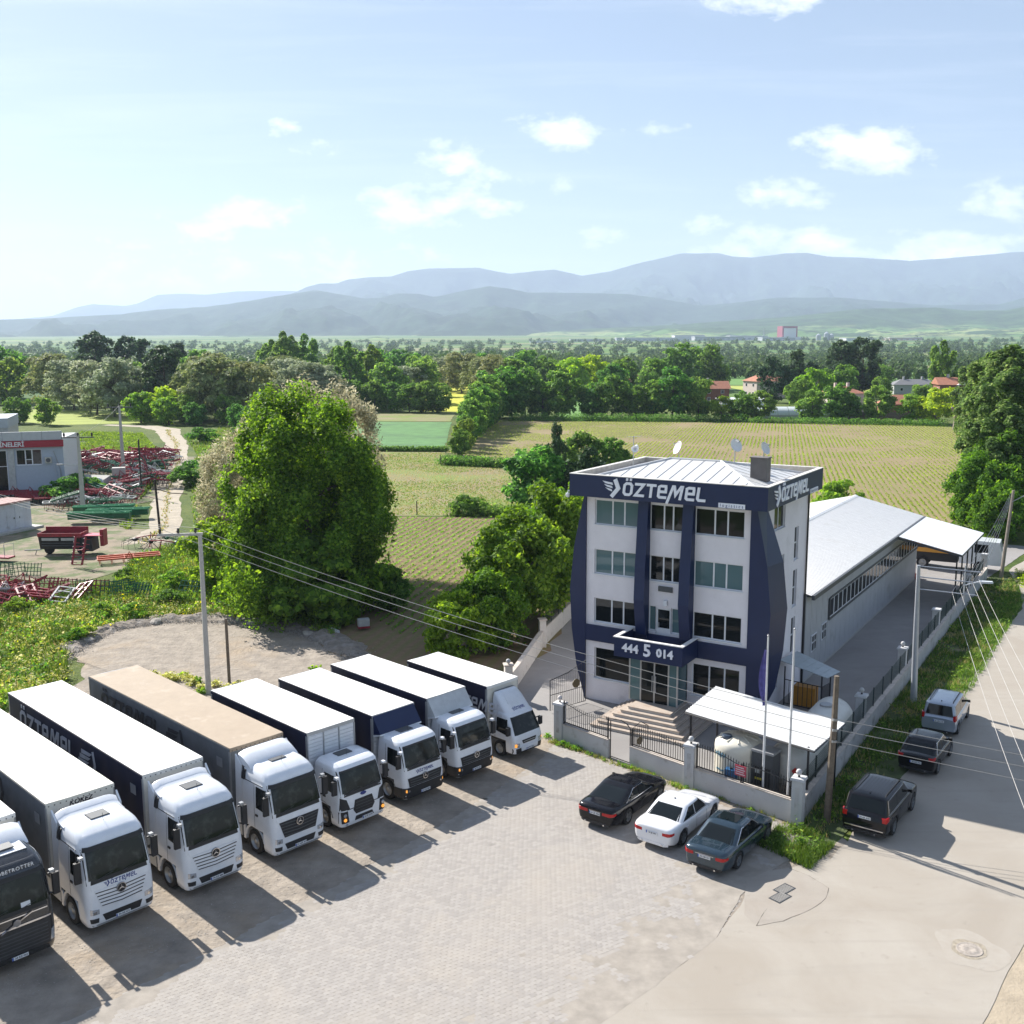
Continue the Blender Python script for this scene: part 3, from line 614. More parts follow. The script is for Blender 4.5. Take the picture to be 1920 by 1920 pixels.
wl.build('wall', WHITEM, OB_, fix=False); wr.build('wall', WHITEM, OB_, fix=False)
MB().poly([(0, 0, 0), (0, 9.05, 0), (0, 9.05, ZT-.2), (0, 0, ZT-.2)], (0, 1, 2, 3)).build('wall', WHITEM, OB_, fix=False)
MB().poly([(0, 9.05, 0), (9.7, 9.05, 0), (9.7, 9.05, ZT-.2), (0, 9.05, ZT-.2)], (0, 1, 2, 3)).build('wall', WHITEM, OB_, fix=False)
for i, h in enumerate(fw_):
    if i in (8, 12): continue
    if i in (7, 9): window(OB_, front, *h, [], .16)
    elif i == 11: window(OB_, front, *h, [], .16, glass=GLASS)
    elif i == 13: window(OB_, front, *h, [.36, .68], .16, glass=GLASS)
    else: window(OB_, front, *h, [.40, .66] if i % 3 else [.38, .64], .16, glass=(GLASSB, GLASS, GLASS, GLASSB, GLASS, GLASSB, GLASS, GLASS, GLASS, GLASS, GLASS)[i])
for h in rw_: window(OB_, right, *h, [.5] if h[1]-h[0] > 1 else [], .16, glass=GLASS, transom=None if h[1]-h[0] > 1 else {0: .5})
# balcony door
dmb = MB(); dm = lambda *a: box_on(dmb, front, *a)
dm(4.28, 4.38, 3.95, 5.93, .08, .16); dm(5.07, 5.17, 3.95, 5.93, .08, .16); dm(4.38, 5.07, 5.83, 5.93, .08, .16); dm(4.38, 5.07, 3.95, 4.72, .085, .155); dm(4.38, 5.07, 4.72, 4.8, .08, .16)
bd = dmb.build('balcony_door', FRAME, OB_); g = MB(); box_on(g, front, 4.38, 5.07, 4.8, 5.83, .11, .16); g.build('pane', GLASS, bd); g = MB(); box_on(g, front, 4.42, 4.47, 4.85, 5.1, .04, .085); g.build('handle', GREYM, bd)
# navy cladding: band over ground floor, fins, two folded piers
nb = MB(); holed(nb, lambda a, b_, d: (a, -.12 + d, b_), -.02, 9.5, 3.5, 4.42, [], .1)
nb.box(-.02, 9.52, -.12, -.004, 3.5, 4.42); nb = MB().box(-.02, 9.52, -.12, -.004, 3.5, 4.42)
nb.build('floor_band', NAVY, OB_)
for s0 in (3.28, 5.86):
    pr = [(-.003, 3.9), (-.40, 4.42), (-.72, 6.4), (-.62, 8.2), (-.28, ZB-.002), (-.003, ZB-.002)]
    MB().prism([(a, b_) for a, b_ in pr], 0, s0, s0+.60).build('pier', NAVY, OB_)
def fin(sgn, s0, name):
    pr = [(0, 0), (.55, 2.0), (.86, 4.1), (.98, 6.4), (.72, 8.9), (.10, ZB-.002), (-.22 if sgn > 0 else 0, ZB-.002), (-.22 if sgn > 0 else 0, 0)]
    P = [(s0 + sgn * a, b_) for a, b_ in pr]; mb = MB(); n = len(P)
    fr = [(a, -.14, b_) for a, b_ in P]; bk = [(s0 + sgn * max(0.0, (abs(a - s0)) + (.28 if abs(a-s0) > .3 and 1 < b_ < 11 else 0)) if (a - s0) * sgn > 0 else a, 1.25 + .5 * min(1, abs(a-s0)), b_) for a, b_ in P]
    mb.poly(fr + bk, tuple(range(n)), tuple(range(n, 2*n))[::-1], *[(i, (i+1) % n, n+(i+1) % n, n+i) for i in range(n)])
    mb.build(name, NAVY, OB_)
fin(-1, -.003, 'fin'); fin(1, 9.72, 'fin')
# parapet band and coping
pb = MB(); pb.box(-.62, 10.6, -.9, -.72, ZB, ZT); pb.box(10.42, 10.6, -.72, 8.7, ZB, ZT); pb.box(-.62, -.44, -.72, 8.7, ZB, ZT); pb.box(-.44, 10.42, 8.52, 8.7, ZB, ZT); pb.box(-.44, 10.42, -.72, 8.52, ZB, ZB+.08)
pb.build('parapet', NAVY, OB_)
cp = MB(); cp.box(-.64, 10.62, -.92, -.66, ZT+.002, ZT+.04); cp.box(10.36, 10.62, -.66, 8.72, ZT+.002, ZT+.04); cp.box(-.64, -.38, -.66, 8.72, ZT+.002, ZT+.04); cp.box(-.38, 10.36, 8.46, 8.72, ZT+.002, ZT+.04)
cp.build('coping', M('pale_coping', (.62, .60, .56), .7, var=.08, c2=(.4, .37, .3), c2s=2), OB_)
ip = MB(); ip.box(-.44, -.40, -.70, 8.5, ZB+.1, ZT); ip.box(10.38, 10.42, -.70, 8.5, ZB+.1, ZT); ip.box(-.4, 10.38, 8.48, 8.52, ZB+.1, ZT); ip.box(-.4, 10.38, -.72, -.68, ZB+.1, ZT)
ip.build('parapet_lining', M('grubby_render', (.45, .42, .37), .9, var=.2, scale=3), OB_)
# hipped sheet metal roof inside the parapet, laid in bays with standing seams
RZ0, RZ1 = 12.62, 13.62; C4 = [(-.38, -.66), (10.36, -.66), (10.36, 8.46), (-.38, 8.46)]; RA, RB = (3.3, 3.9), (6.3, 3.9)
def rz_(p, q, t): return tuple(p[i] + (q[i]-p[i]) * t for i in range(len(p)))
def roof_slope(p0, p1, q1, q0, n):
    """eave p0-p1, ridge q0-q1, n bays"""
    for k in range(n):
        a, b_ = rz_(p0, p1, k/n), rz_(p0, p1, (k+1)/n); c, d = rz_(q0, q1, (k+1)/n), rz_(q0, q1, k/n)
        mb = MB(); th = .02
        P = [(*a, RZ0), (*b_, RZ0), (*c, RZ1), (*d, RZ1)]
        mb.hexa([(x, y, z) for x, y, z in P] + [(x, y, z+th) for x, y, z in P]); sm = MB()
        sm.tube([(a[0], a[1], RZ0+.03), (d[0], d[1], RZ1+.03)], .02, 4)
        bay = mb.build('roof_bay', ROOFM, OB_); sm.build('seam', SEAMM, bay)
ROOFM = M('white_roof_sheet', (.62, .62, .61), .42, met=.1, var=.05, c2=(.50, .48, .44), c2s=1.5, c2t=.6); SEAMM = M('roof_seam', (.60, .59, .57), .5, var=.05)
def par(p0, p1, q0, q1, n): roof_slope(p0, p1, q1, q0, n)
def hips(pA, pB, apexA, apexB, n):
    # bays run straight up the slope: cut where they meet the hips
    for k in range(n):
        u0, u1 = k/n, (k+1)/n
        def top(u):
            x = pA[0] + (pB[0]-pA[0]) * u; y = pA[1] + (pB[1]-pA[1]) * u; ax = 0 if abs(pB[0]-pA[0]) > abs(pB[1]-pA[1]) else 1
            v = (x, y)[ax]; lo, hi = (apexA[ax], apexB[ax]); v0, v1 = pA[ax], pB[ax]
            if (v - lo) * (v1 - v0) < 0: f = (v - v0) / (lo - v0)
            elif (v - hi) * (v1 - v0) > 0: f = (v1 - v) / (v1 - hi)
            else: f = 1.0
            o = [0, 0]; o[ax] = v; o[1-ax] = pA[1-ax] + (apexA[1-ax] - pA[1-ax]) * f; return (o[0], o[1], RZ0 + (RZ1-RZ0) * f)
        a, b_ = rz_(pA, pB, u0), rz_(pA, pB, u1); c, d = top(u1), top(u0); mid = []
        ax = 0 if abs(pB[0]-pA[0]) > abs(pB[1]-pA[1]) else 1
        for ap in (apexA, apexB):
            u = (ap[ax] - pA[ax]) / (pB[ax] - pA[ax])
            if u0 + 1e-6 < u < u1 - 1e-6: mid.append((u, top(u)))
        mid.sort(reverse=True); P = [(*a, RZ0), (*b_, RZ0), c] + [m_[1] for m_ in mid] + [d]
        P = [p for i, p in enumerate(P) if (Vector(p) - Vector(P[i-1])).length > 1e-4]
        n_ = len(P)
        if n_ < 3: continue
        mb = MB(); mb.poly(P + [(x, y, z+.02) for x, y, z in P], tuple(range(n_))[::-1], tuple(range(n_, 2*n_)), *[(i, (i+1) % n_, n_+(i+1) % n_, n_+i) for i in range(n_)])
        bay = mb.build('roof_bay', ROOFM, OB_)
        if k and d[2] > RZ0 + .05: MB().tube([(a[0], a[1], RZ0+.03), (d[0], d[1], d[2]+.03)], .02, 4).build('seam', SEAMM, bay)
hips(C4[0], C4[1], RA, RB, 15); hips(C4[1], C4[2], (6.3, 3.9), (6.3, 3.9001), 13); hips(C4[2], C4[3], RB, RA, 15); hips(C4[3], C4[0], (3.3, 3.9001), (3.3, 3.9), 13)
rc = MB()
for a, b_ in (((*C4[0], RZ0), (*RA, RZ1)), ((*C4[1], RZ0), (*RB, RZ1)), ((*C4[2], RZ0), (*RB, RZ1)), ((*C4[3], RZ0), (*RA, RZ1)), ((*RA, RZ1), (*RB, RZ1))): rc.tube([(a[0], a[1], a[2]+.04), (b_[0], b_[1], b_[2]+.04)], .07, 6)
rc.build('ridge_cap', ROOFM, OB_)
# lettering
lm = MB(); logo_text(lm, lambda x, y, d: (x, -.905 - d, y), 1.35, 12.08, .74, .05); lm.build('sign_lettering', SILV, OB_, fix=True)
lm = MB(); logo_text(lm, lambda x, y, d: (10.605 + d, x, y), -.15, 12.08, .74, .05); lm.build('sign_lettering', SILV, OB_)
for pl_, rot, lc in ((lambda a, b_, d: (a, -.905 - d, b_), (R(90), 0, 0), (8.75, -.962, 12.0)), (lambda a, b_, d: (10.605 + d, a, b_), (R(90), 0, R(90)), (10.662, 6.95, 12.0))):
    q = MB(); a0 = 8.05 if rot[2] == 0 else 6.25; box_on(q, pl_, a0, a0+1.4, 11.88, 12.12, 0, .05); o = q.build('sign_plate', SILV, OB_)
    link('plate_lettering', text_mesh('logistics', .24, NAVYI, .004, space=1.5), o, loc=lc, rz=rot)
# balcony with the telephone number
bc = MB(); bc.box(2.87, 6.8, -2.2, -.125, 3.56, 3.78); bc.box(2.87, 6.8, -2.2, -2.05, 3.78, 4.6); bc.box(2.87, 3.02, -2.05, -.125, 3.78, 4.6); bc.box(6.65, 6.8, -2.05, -.125, 3.78, 4.6)
bal = bc.build('balcony', NAVY, OB_)
bt = MB(); bt.box(2.83, 6.84, -2.24, -2.01, 4.602, 4.65); bt.box(2.83, 3.06, -2.01, -.125, 4.602, 4.65); bt.box(6.61, 6.84, -2.01, -.125, 4.602, 4.65); bt.build('coping', M('white_coping', (.72, .71, .69), .6, var=.05), bal)
bi = MB(); bi.box(3.022, 6.648, -2.048, -.13, 3.782, 3.80); bi.build('balcony_floor', PLAST, bal)
for tx, x, sz, zz in (('444', 3.85, .62, 4.10), ('5', 4.83, .92, 4.12), ('014', 5.83, .62, 4.10)):
    link('number', text_mesh(tx, sz, SILV, .03, bold=.022, space=1.02), bal, loc=(x, -2.235, zz), rz=(R(90), 0, 0))
# glazed entrance porch
po = MB()
for x in (3.34, 4.0, 5.62, 6.12): po.box(x, x+.08, -1.28, -1.20, .95, 3.52)
for x0 in (3.34, 6.12): po.box(x0, x0+.08, -1.2, -.01, 3.44, 3.52); po.box(x0, x0+.08, -1.2, -.01, .95, 1.03)
po.box(3.42, 6.12, -1.28, -1.20, 3.44, 3.52); po.box(4.08, 5.62, -1.28, -1.20, 3.2, 3.28); po.box(4.8, 4.88, -1.28, -1.2, .95, 3.2)
por = po.build('entrance_porch', M('steel_door_frame', (.45, .45, .44), .4, met=.3, var=.05), OB_)
for x0, x1 in ((3.42, 4.0), (4.08, 4.8), (4.88, 5.62), (5.70, 6.12)): MB().box(x0, x1, -1.25, -1.235, .97, 3.2 if 4 < x0 < 5.6 else 3.44).build('pane', GLASS if 4 < x0 < 5.6 else GLASSB, por)
for x0 in (3.37, 6.15): MB().box(x0, x0+.015, -1.19, -.02, 1.03, 3.44).build('pane', GLASSB, por)
MB().box(4.72, 4.76, -1.34, -1.30, 1.6, 2.5).build('handle', GREYM, por); MB().box(4.92, 4.96, -1.34, -1.30, 1.6, 2.5).build('handle', GREYM, por)
STONE = M('travertine_step', (.42, .35, .29), .75, var=.15, scale=4, c2=(.35, .26, .20), c2s=2); 
for k in range(6):
    a = k * .30; st = MB().box(2.35 + a, 7.75 - a, -3.85 + a, -.01, .16 * k, .16 * (k + 1) - .045); sp_ = st.build('step', PLAST, OB_)
    MB().box(2.32 + a, 7.78 - a, -3.88 + a, -.01, .16 * (k + 1) - .045, .16 * (k + 1)).build('tread', STONE, sp_)
lmp = MB().box(4.45, 5.25, -.12, -.002, 6.88, 7.16); lmp.build('flood_light', DARKG, OB_); MB().box(4.78, 4.98, -.16, -.002, 6.12, 6.4).build('wall_lamp', WHITE, OB_)
MB().tube([(9.78, 9.0, 0), (9.78, 9.0, 11.8)], .06, 6).build('downpipe', BLACKM, OB_)
chm = MB().box(8.55, 9.42, 2.25, 2.95, 12.7, 14.12); chm.box(8.5, 9.47, 2.2, 3.0, 14.12, 14.18); chm.build('chimney', M('dark_render', (.14, .13, .125), .9, var=.15), OB_)

def dish(s, t, z, r_, pole, az, label, el=25, parent_z=0):
    d = at_site('satellite_dish', s, t, label, 'satellite dish', 'satellite dishes on the roof', z=z)
    MB().tube([(0, 0, 0), (0, 0, pole)], .03, 6).build('mast', GREYM, d)
    n = MB(); n.lathe([(.02, 0), (r_*.4, r_*.05), (r_*.75, r_*.17), (r_, r_*.31), (r_*1.02, r_*.31), (r_*.76, r_*.13), (r_*.4, .0), (.02, -.03)], 24)
    o = n.build('reflector', M('dish_white', (.70, .70, .69), .5, var=.03) if 'DISHM' not in globals() else DISHM, d, smooth=40); globals()['DISHM'] = o.data.materials[0]
    o.location = (0, 0, pole + .05); o.rotation_euler = (R(90 - el), 0, R(az))
    MB().tube([(0, r_*.9, r_*.25), (0, r_*.3, r_*.95)], .015, 4).tube([(0, r_*.3, r_*.93), (0, r_*.25, r_*1.08)], .05, 8).build('feed_arm', GREYM, o)
    return d
dish(1.9, 8.3, 13.1, .42, .62, -42, 'large round satellite dish at the back left corner of the roof')
dish(6.73, 4.83, 13.2, .38, 1.2, 60, 'tall-masted satellite dish standing beside the roof ridge')
dish(9.1, 2.7, 14.19, .35, .36, 75, 'satellite dish fixed on top of the dark chimney')
an = at_site('loudspeaker_mast', .7, 4.4, 'white horn loudspeakers and aerial on a mast at the left of the roof', 'loudspeaker', z=12.6)
MB().tube([(0, 0, 0), (0, 0, 2.15)], .025, 6).build('mast', GREYM, an)
for q, a in ((-.12, R(150)), (.12, R(20))):
    h = MB(); h.lathe([(.04, 0), (.07, .12), (.19, .34), (.20, .36), (.17, .34), (.05, .14), (.03, .1)], 16); o = h.build('horn', WHITE, an, smooth=40); o.location = (q, 0, 1.45); o.rotation_euler = (R(90), 0, a)
ae = MB().tube([(-.4, 0, 2.1), (.45, 0, 2.18)], .012, 4)
for k in range(6): ae.tube([(-.38+k*.16, -.2, 2.1+k*.015), (-.38+k*.16, .2, 2.1+k*.015)], .008, 4)
ae.build('aerial', GREYM, an)
cc = at_site('security_camera', -.62, -.75, 'white dome security camera hanging at the left end of the parapet', 'camera', z=11.9)
MB().tube([(0, 0, .12), (-.16, 0, .2), (-.2, 0, .02)], .03, 6).build('bracket', WHITE, cc); o = MB().lathe([(.02, .05), (.1, .04), (.12, -.06), (.1, -.16), (.04, -.2)], 16).build('dome', WHITE, cc, smooth=50); o.location = (-.2, 0, 0)

# ================================================================ warehouse
WH = at_site('warehouse', 0, 0, 'long low warehouse of pale wall panels with a ribbed white pitched roof', 'warehouse')
WALLP = M('warehouse_panel', (.42, .43, .44), .55, var=.08, scale=.8, c2=(.33, .33, .32), c2s=.5, c2t=.6); ROOFS = M('ribbed_roof_sheet', (.88, .86, .82), .45, var=.05, c2=(.80, .77, .71), c2s=.6, c2t=.6)
WS, T0, T1, EZ = 9.85, 9.1, 41.5, 5.35
wside = lambda a, b_, d: (WS - d, a, b_)
def clad(a0, a1, b0, b1, parent, cuts=()):
    mb = MB(); n = 4; w_ = (a1 - a0) / n
    for i in range(n):
        x = a0 + i * w_; box_on(mb, wside, x, x + w_ * .86, b0, b1, 0, .06); box_on(mb, wside, x + w_ * .86, x + w_, b0, b1, .022, .06)
    return mb.build('wall_panel', WALLP, parent)
np_ = 28; pw_ = (T1 - T0) / np_
for i in range(np_):
    a0 = T0 + i * pw_ + .012; a1 = T0 + (i + 1) * pw_ - .012
    if a1 < 14.3: clad(a0, a1, .12, EZ, WH)
    else: clad(a0, a1, .12, 2.72, WH); clad(a0, a1, 4.13, EZ, WH)
MB().box(-1.0, WS - .065, T0, T1, 0, EZ).build('core_wall', WALLP, WH)
MB().box(WS - .06, WS + .03, T0, T1, 0, .12).build('plinth', CONC, WH)
fr = MB().box(WS-.05, WS+.05, 14.2, T1, 2.66, 2.80); fr.box(WS-.05, WS+.06, 14.2, T1, 4.05, 4.18); fr.box(WS-.05, WS+.05, 14.2, 14.3, 2.8, 4.05); fr.build('window_surround', DARKG, WH)
nw = 26; ww = (T1 - .1 - 14.3) / nw
for i in range(nw): window(WH, lambda a, b_, d: (WS + .02 - d, a, b_), 14.3 + i*ww, 14.3 + (i+1)*ww, 2.82, 4.03, [], .07, .05, glass=GLASSV if i % 5 else GLASS, sill=False)
for t0, z0 in ((10.35, 1.55), (12.5, 1.75)):
    o = window(WH, lambda a, b_, d: (WS + .08 - d, a, b_), t0, t0+1.1, z0, z0+1.05, [.5], .07, .07, glass=GLASS, sill=False, transom={0: .55, 1: .55})
    gb = MB()
    for k in range(5): gb.tube([(WS+.12, t0+.15+k*.2, z0), (WS+.12, t0+.15+k*.2, z0+1.05)], .012, 4)
    gb.build('grille', GREYM, o)
RS, RZr = 4.4, 6.75
def rpanel(s0, z0, s1, z1, t0, t1):
    mb = MB(); n = 4; w_ = (t1 - t0) / n; prof = []
    for i in range(n):
        t = t0 + i * w_; prof += [(t, 0), (t + w_*.7, 0), (t + w_*.78, .04), (t + w_*.92, .04)]
    prof.append((t1, 0)); P = []
    for (t, h) in prof: P += [(s0, t, z0 + h), (s1, t, z1 + h)]
    mb.poly(P, *[(2*i, 2*i+1, 2*i+3, 2*i+2) for i in range(len(prof)-1)])
    return mb.build('roof_sheet', ROOFS, WH, fix=False)
nr = 30; rw2 = (T1 + .4 - T0) / nr
for i in range(nr):
    a0 = T0 + i * rw2; a1 = a0 + rw2 - .015
    rpanel(WS + .35, EZ + .03, RS, RZr, a0, a1); rpanel(RS, RZr, -1.4, EZ - .05, a0, a1)
MB().prism([(WS, EZ-.1), (RS, RZr-.06), (-1.0, EZ-.15)], 1, T1-.04, T1+.3).build('gable', WALLP, WH)
MB().hexa([(RS-.25, T0, RZr-.02), (RS+.25, T0, RZr-.02), (RS+.25, T1+.4, RZr-.02), (RS-.25, T1+.4, RZr-.02), (RS-.05, T0, RZr+.08), (RS+.05, T0, RZr+.08), (RS+.05, T1+.4, RZr+.08), (RS-.05, T1+.4, RZr+.08)]).build('ridge_cap', ROOFS, WH)
MB().box(WS+.30, WS+.48, T0, T1+.4, EZ-.22, EZ+.06).build('gutter', DARKG, WH)
MB().box(WS+.02, WS+.30, T0, T1+.4, EZ-.06, EZ-.02).build('soffit', DARKG, WH)
# canopy over the loading end
CA = M('canopy_sheet', (.78, .79, .80), .4, var=.04)
for i in range(10):
    t0 = 31.3 + i * 1.06; mb = MB(); P = [(WS+.5, t0, 5.38), (14.95, t0, 4.42), (14.95, t0+1.045, 4.42), (WS+.5, t0+1.045, 5.38)]
    mb.hexa([(x, y, z-.03) for x, y, z in P] + P); mb.build('canopy_sheet', CA, WH)
cf = MB().box(14.87, 14.97, 31.25, 41.95, 4.26, 4.38)
for t in (31.32, 36.6, 41.8): cf.hexa([(WS+.06, t, 5.22), (14.9, t, 4.24), (14.9, t+.1, 4.24), (WS+.06, t+.1, 5.22), (WS+.06, t, 5.34), (14.9, t, 4.37), (14.9, t+.1, 4.37), (WS+.06, t+.1, 5.34)])
cf.build('canopy_frame', DARKG, WH)
for t in (32, 34.5, 37, 39.4, 41.6): MB().box(14.45, 14.55, t, t+.1, 0, 4.3).build('canopy_post', BLACKM, WH)
MB().box(WS+.05, WS+.25, T1-.3, T1+.3, 0, .5).build('door_bollard', M('red_paint', (.45, .03, .03), .5), WH)
# lean-to sheet roof over a steel cage against the office wall
LT = at_site('generator_cage', 10.0, 5.2, 'black barred generator cage under a bluish sheet roof beside the office wall', 'generator cage')
mb = MB(); P = [(-.2, -.6, 2.62), (2.6, -1.1, 2.2), (2.9, .4, 2.2), (.1, 1.6, 2.62)]
for k in range(6): a = [rz_(P[0], P[1], k/6), rz_(P[0], P[1], (k+.97)/6), rz_(P[3], P[2], (k+.97)/6), rz_(P[3], P[2], k/6)]; MB().hexa([(x, y, z-.03) for x, y, z in a] + a).build('roof_sheet', M('bluish_sheet', (.35, .40, .42), .4, var=.1) if k == 0 else LT.children[0].data.materials[0], LT)
cg = MB()
for x, y in ((.05, -.4), (2.2, -.7), (2.4, .3), (.1, 1.1)): cg.tube([(x, y, 0), (x, y, 2.25)], .04, 4)
for i in range(9):
    f = i / 8; cg.tube([(.05+2.15*f, -.4-.3*f, .1), (.05+2.15*f, -.4-.3*f, 1.5)], .018, 4)
    cg.tube([(2.2+.2*f, -.7+f, .1), (2.2+.2*f, -.7+f, 1.5)], .018, 4)
for z in (.12, 1.5): cg.tube([(.05, -.4, z), (2.2, -.7, z), (2.4, .3, z)], .025, 4)
cg.build('cage', BLACKM, LT); MB().box(.5, 1.7, -.2, .5, .05, 1.15).build('generator', M('orange_machine', (.55, .25, .03), .5), LT)
# ================================================================ vehicles
class Shell:
    """closed body from horizontal slices: rows of (z, x front, x back, half width, front corner radius, back corner radius)"""
    def __init__(s, rows): s.r = rows
    def at(s, z):
        r_ = s.r
        if z <= r_[0][0]: return r_[0][1:]
        for a, b_ in zip(r_, r_[1:]):
            if z <= b_[0]:
                t = (z - a[0]) / (b_[0] - a[0]); return tuple(a[i] + (b_[i] - a[i]) * t for i in range(1, 6))
        return r_[-1][1:]
    def ring(s, z, n=5):
        xf, xb, w_, rf, rb = s.at(z); P = []
        for cx, cy, r_, a0 in ((xf-rf, w_-rf, rf, 0), (xb+rb, w_-rb, rb, 90), (xb+rb, -w_+rb, rb, 180), (xf-rf, -w_+rf, rf, 270)):
            for k in range(n+1): a = R((90 if a0 == 0 else a0) - 90 + 90*k/n) if a0 == 0 else R(a0 + 90*k/n); P.append((cx + r_*math.cos(a), cy + r_*math.sin(a), z))
        return P
    def body(s, mb, zs=None):
        zs = zs or [r_[0] for r_ in s.r]; rings = [s.ring(z) for z in zs]; n = len(rings[0]); b_ = len(mb.v)
        for r_ in rings: mb.v.extend(r_)
        for i in range(len(rings)-1):
            for k in range(n): mb.f.append((b_+i*n+k, b_+i*n+(k+1) % n, b_+(i+1)*n+(k+1) % n, b_+(i+1)*n+k)); mb.mi.append(mb.cur)
        mb.f.append(tuple(range(b_, b_+n))[::-1]); mb.mi.append(mb.cur); mb.f.append(tuple(range(b_+(len(rings)-1)*n, b_+len(rings)*n))); mb.mi.append(mb.cur)
        return mb
    def fx(s, y, z, off=0.0, back=False):
        xf, xb, w_, rf, rb = s.at(z); r_ = rb if back else rf; e = abs(y) - (w_ - r_); d = 0.0
        if e > 0: d = r_ - math.sqrt(max(0, r_*r_ - min(e, r_)**2))
        return (xb + d - off) if back else (xf - d + off)
    def sy(s, x, z, side, off=0.0):
        xf, xb, w_, rf, rb = s.at(z); d = 0.0
        e = x - (xf - rf); r_ = rf
        if e < 0: e = (xb + rb) - x; r_ = rb
        if e > 0: d = r_ - math.sqrt(max(0, r_*r_ - min(e, r_)**2))
        return side * (w_ - d + off)
    def patch(s, mb, kind, c, off, nu=8, nv=5, depth=.02):
        """kind front/back: corners (y, z); left/right: corners (x, z)"""
        def P(u, v, o):
            a = [(1-u)*(1-v)*c[0][i] + u*(1-v)*c[1][i] + u*v*c[2][i] + (1-u)*v*c[3][i] for i in (0, 1)]
            if kind in ('front', 'back'): return (s.fx(a[0], a[1], o, kind == 'back'), a[0], a[1])
            sd = 1 if kind == 'left' else -1; return (a[0], s.sy(a[0], a[1], sd, o), a[1])
        b_ = len(mb.v)
        for o in (off, off - depth):
            for i in range(nu+1):
                for j in range(nv+1): mb.v.append(P(i/nu, j/nv, o))
        q = lambda i, j, k=0: b_ + k*(nu+1)*(nv+1) + i*(nv+1) + j
        for i in range(nu):
            for j in range(nv): mb.f.append((q(i, j), q(i+1, j), q(i+1, j+1), q(i, j+1))); mb.mi.append(mb.cur)
        for i in range(nu):
            for j in (0, nv): mb.f.append((q(i, j), q(i+1, j), q(i+1, j, 1), q(i, j, 1))); mb.mi.append(mb.cur)
        for j in range(nv):
            for i in (0, nu): mb.f.append((q(i, j), q(i, j+1), q(i, j+1, 1), q(i, j, 1))); mb.mi.append(mb.cur)
        return mb
def part(sh, name, mat, parent, specs, off=.006, **kw):
    mb = MB()
    for kind, c in specs: sh.patch(mb, kind, c, off, **kw)
    return mb.build(name, mat, parent, smooth=40)
WHEELS = {}
def wheel(parent, x, y, r_, w_, kind='truck', side=1):
    key = (r_, w_, kind)
    if key not in WHEELS:
        t = MB().lathe([(r_*.62, -w_/2), (r_*.93, -w_/2), (r_, -w_*.38), (r_, w_*.38), (r_*.93, w_/2), (r_*.62, w_/2)], 28, ax=1, caps=False).mesh('tyre', RUBBER, 30)
        rm = MB()
        if kind == 'truck':
            rm.lathe([(.02, w_*.40), (r_*.16, w_*.42), (r_*.20, w_*.30), (r_*.42, w_*.16), (r_*.55, w_*.20), (r_*.63, w_*.46), (r_*.66, w_*.47), (r_*.66, -.1)], 24, ax=1)
            for k in range(10): a = 2*math.pi*k/10; rm.tube([(r_*.33*math.cos(a), w_*.2, r_*.33*math.sin(a)), (r_*.33*math.cos(a), w_*.32, r_*.33*math.sin(a))], .018, 6)
            rmesh = rm.mesh('rim', RIM, 30)
        else:
            rm.lathe([(.02, w_*.22), (r_*.14, w_*.22), (r_*.15, w_*.05), (r_*.62, w_*.02), (r_*.64, w_*.46), (r_*.70, w_*.48), (r_*.70, -.08)], 24, ax=1)
            rm.mi = [1 if i < 24*3 and i >= 24*2 else 0 for i in range(len(rm.f))]
            for k in range(5 if kind == 'car5' else 7):
                a = 2*math.pi*k/(5 if kind == 'car5' else 7); da = .20 if kind == 'car5' else .13; P = []
                for rr, dd in ((r_*.12, da*1.2), (r_*.66, da*.55)):
                    for s_ in (-1, 1): P.append((rr*math.cos(a+s_*dd), rr*math.sin(a+s_*dd)))
                P = [P[0], P[1], P[3], P[2]]; rm.hexa([(x_, w_*.20, z_) for x_, z_ in P] + [(x_, w_*.40, z_) for x_, z_ in P])
            rm.mi += [0] * (len(rm.f) - len(rm.mi)); rmesh = rm.mesh('rim', [RIM, BLACKP], 30)
        WHEELS[key] = (t, rmesh)
    t, rmesh = WHEELS[key]
    rot = (0, 0, 0) if side > 0 else (0, 0, math.pi)
    o = link('wheel', t, parent, loc=(x, y, r_), rz=rot); link('rim', rmesh, o); return o
def plate(parent, x, y, z, txt, face=1, w_=.52, tilt=0):
    mb = MB().box(-.01, .012, -w_/2, w_/2, -.055, .055); o = mb.build('number_plate', PLATE, parent, loc=(x, y, z), rz=(0, tilt, 0 if face > 0 else math.pi))
    MB().box(.0122, .0145, w_/2-.045, w_/2, -.053, .053).build('plate_band', PLBLUE, o).location = (0, -.0 if True else 0, 0)
    o.children[0].location = (0, -(w_-.045), 0); o.children[0].data.name = 'plate_band'
    link('plate_number', text_mesh(txt, .092, INK, .001, bold=.002), o, loc=(.0135, .03 if face > 0 else .03, 0), rz=(R(90), 0, R(90)))
    return o
FWD = -44.5
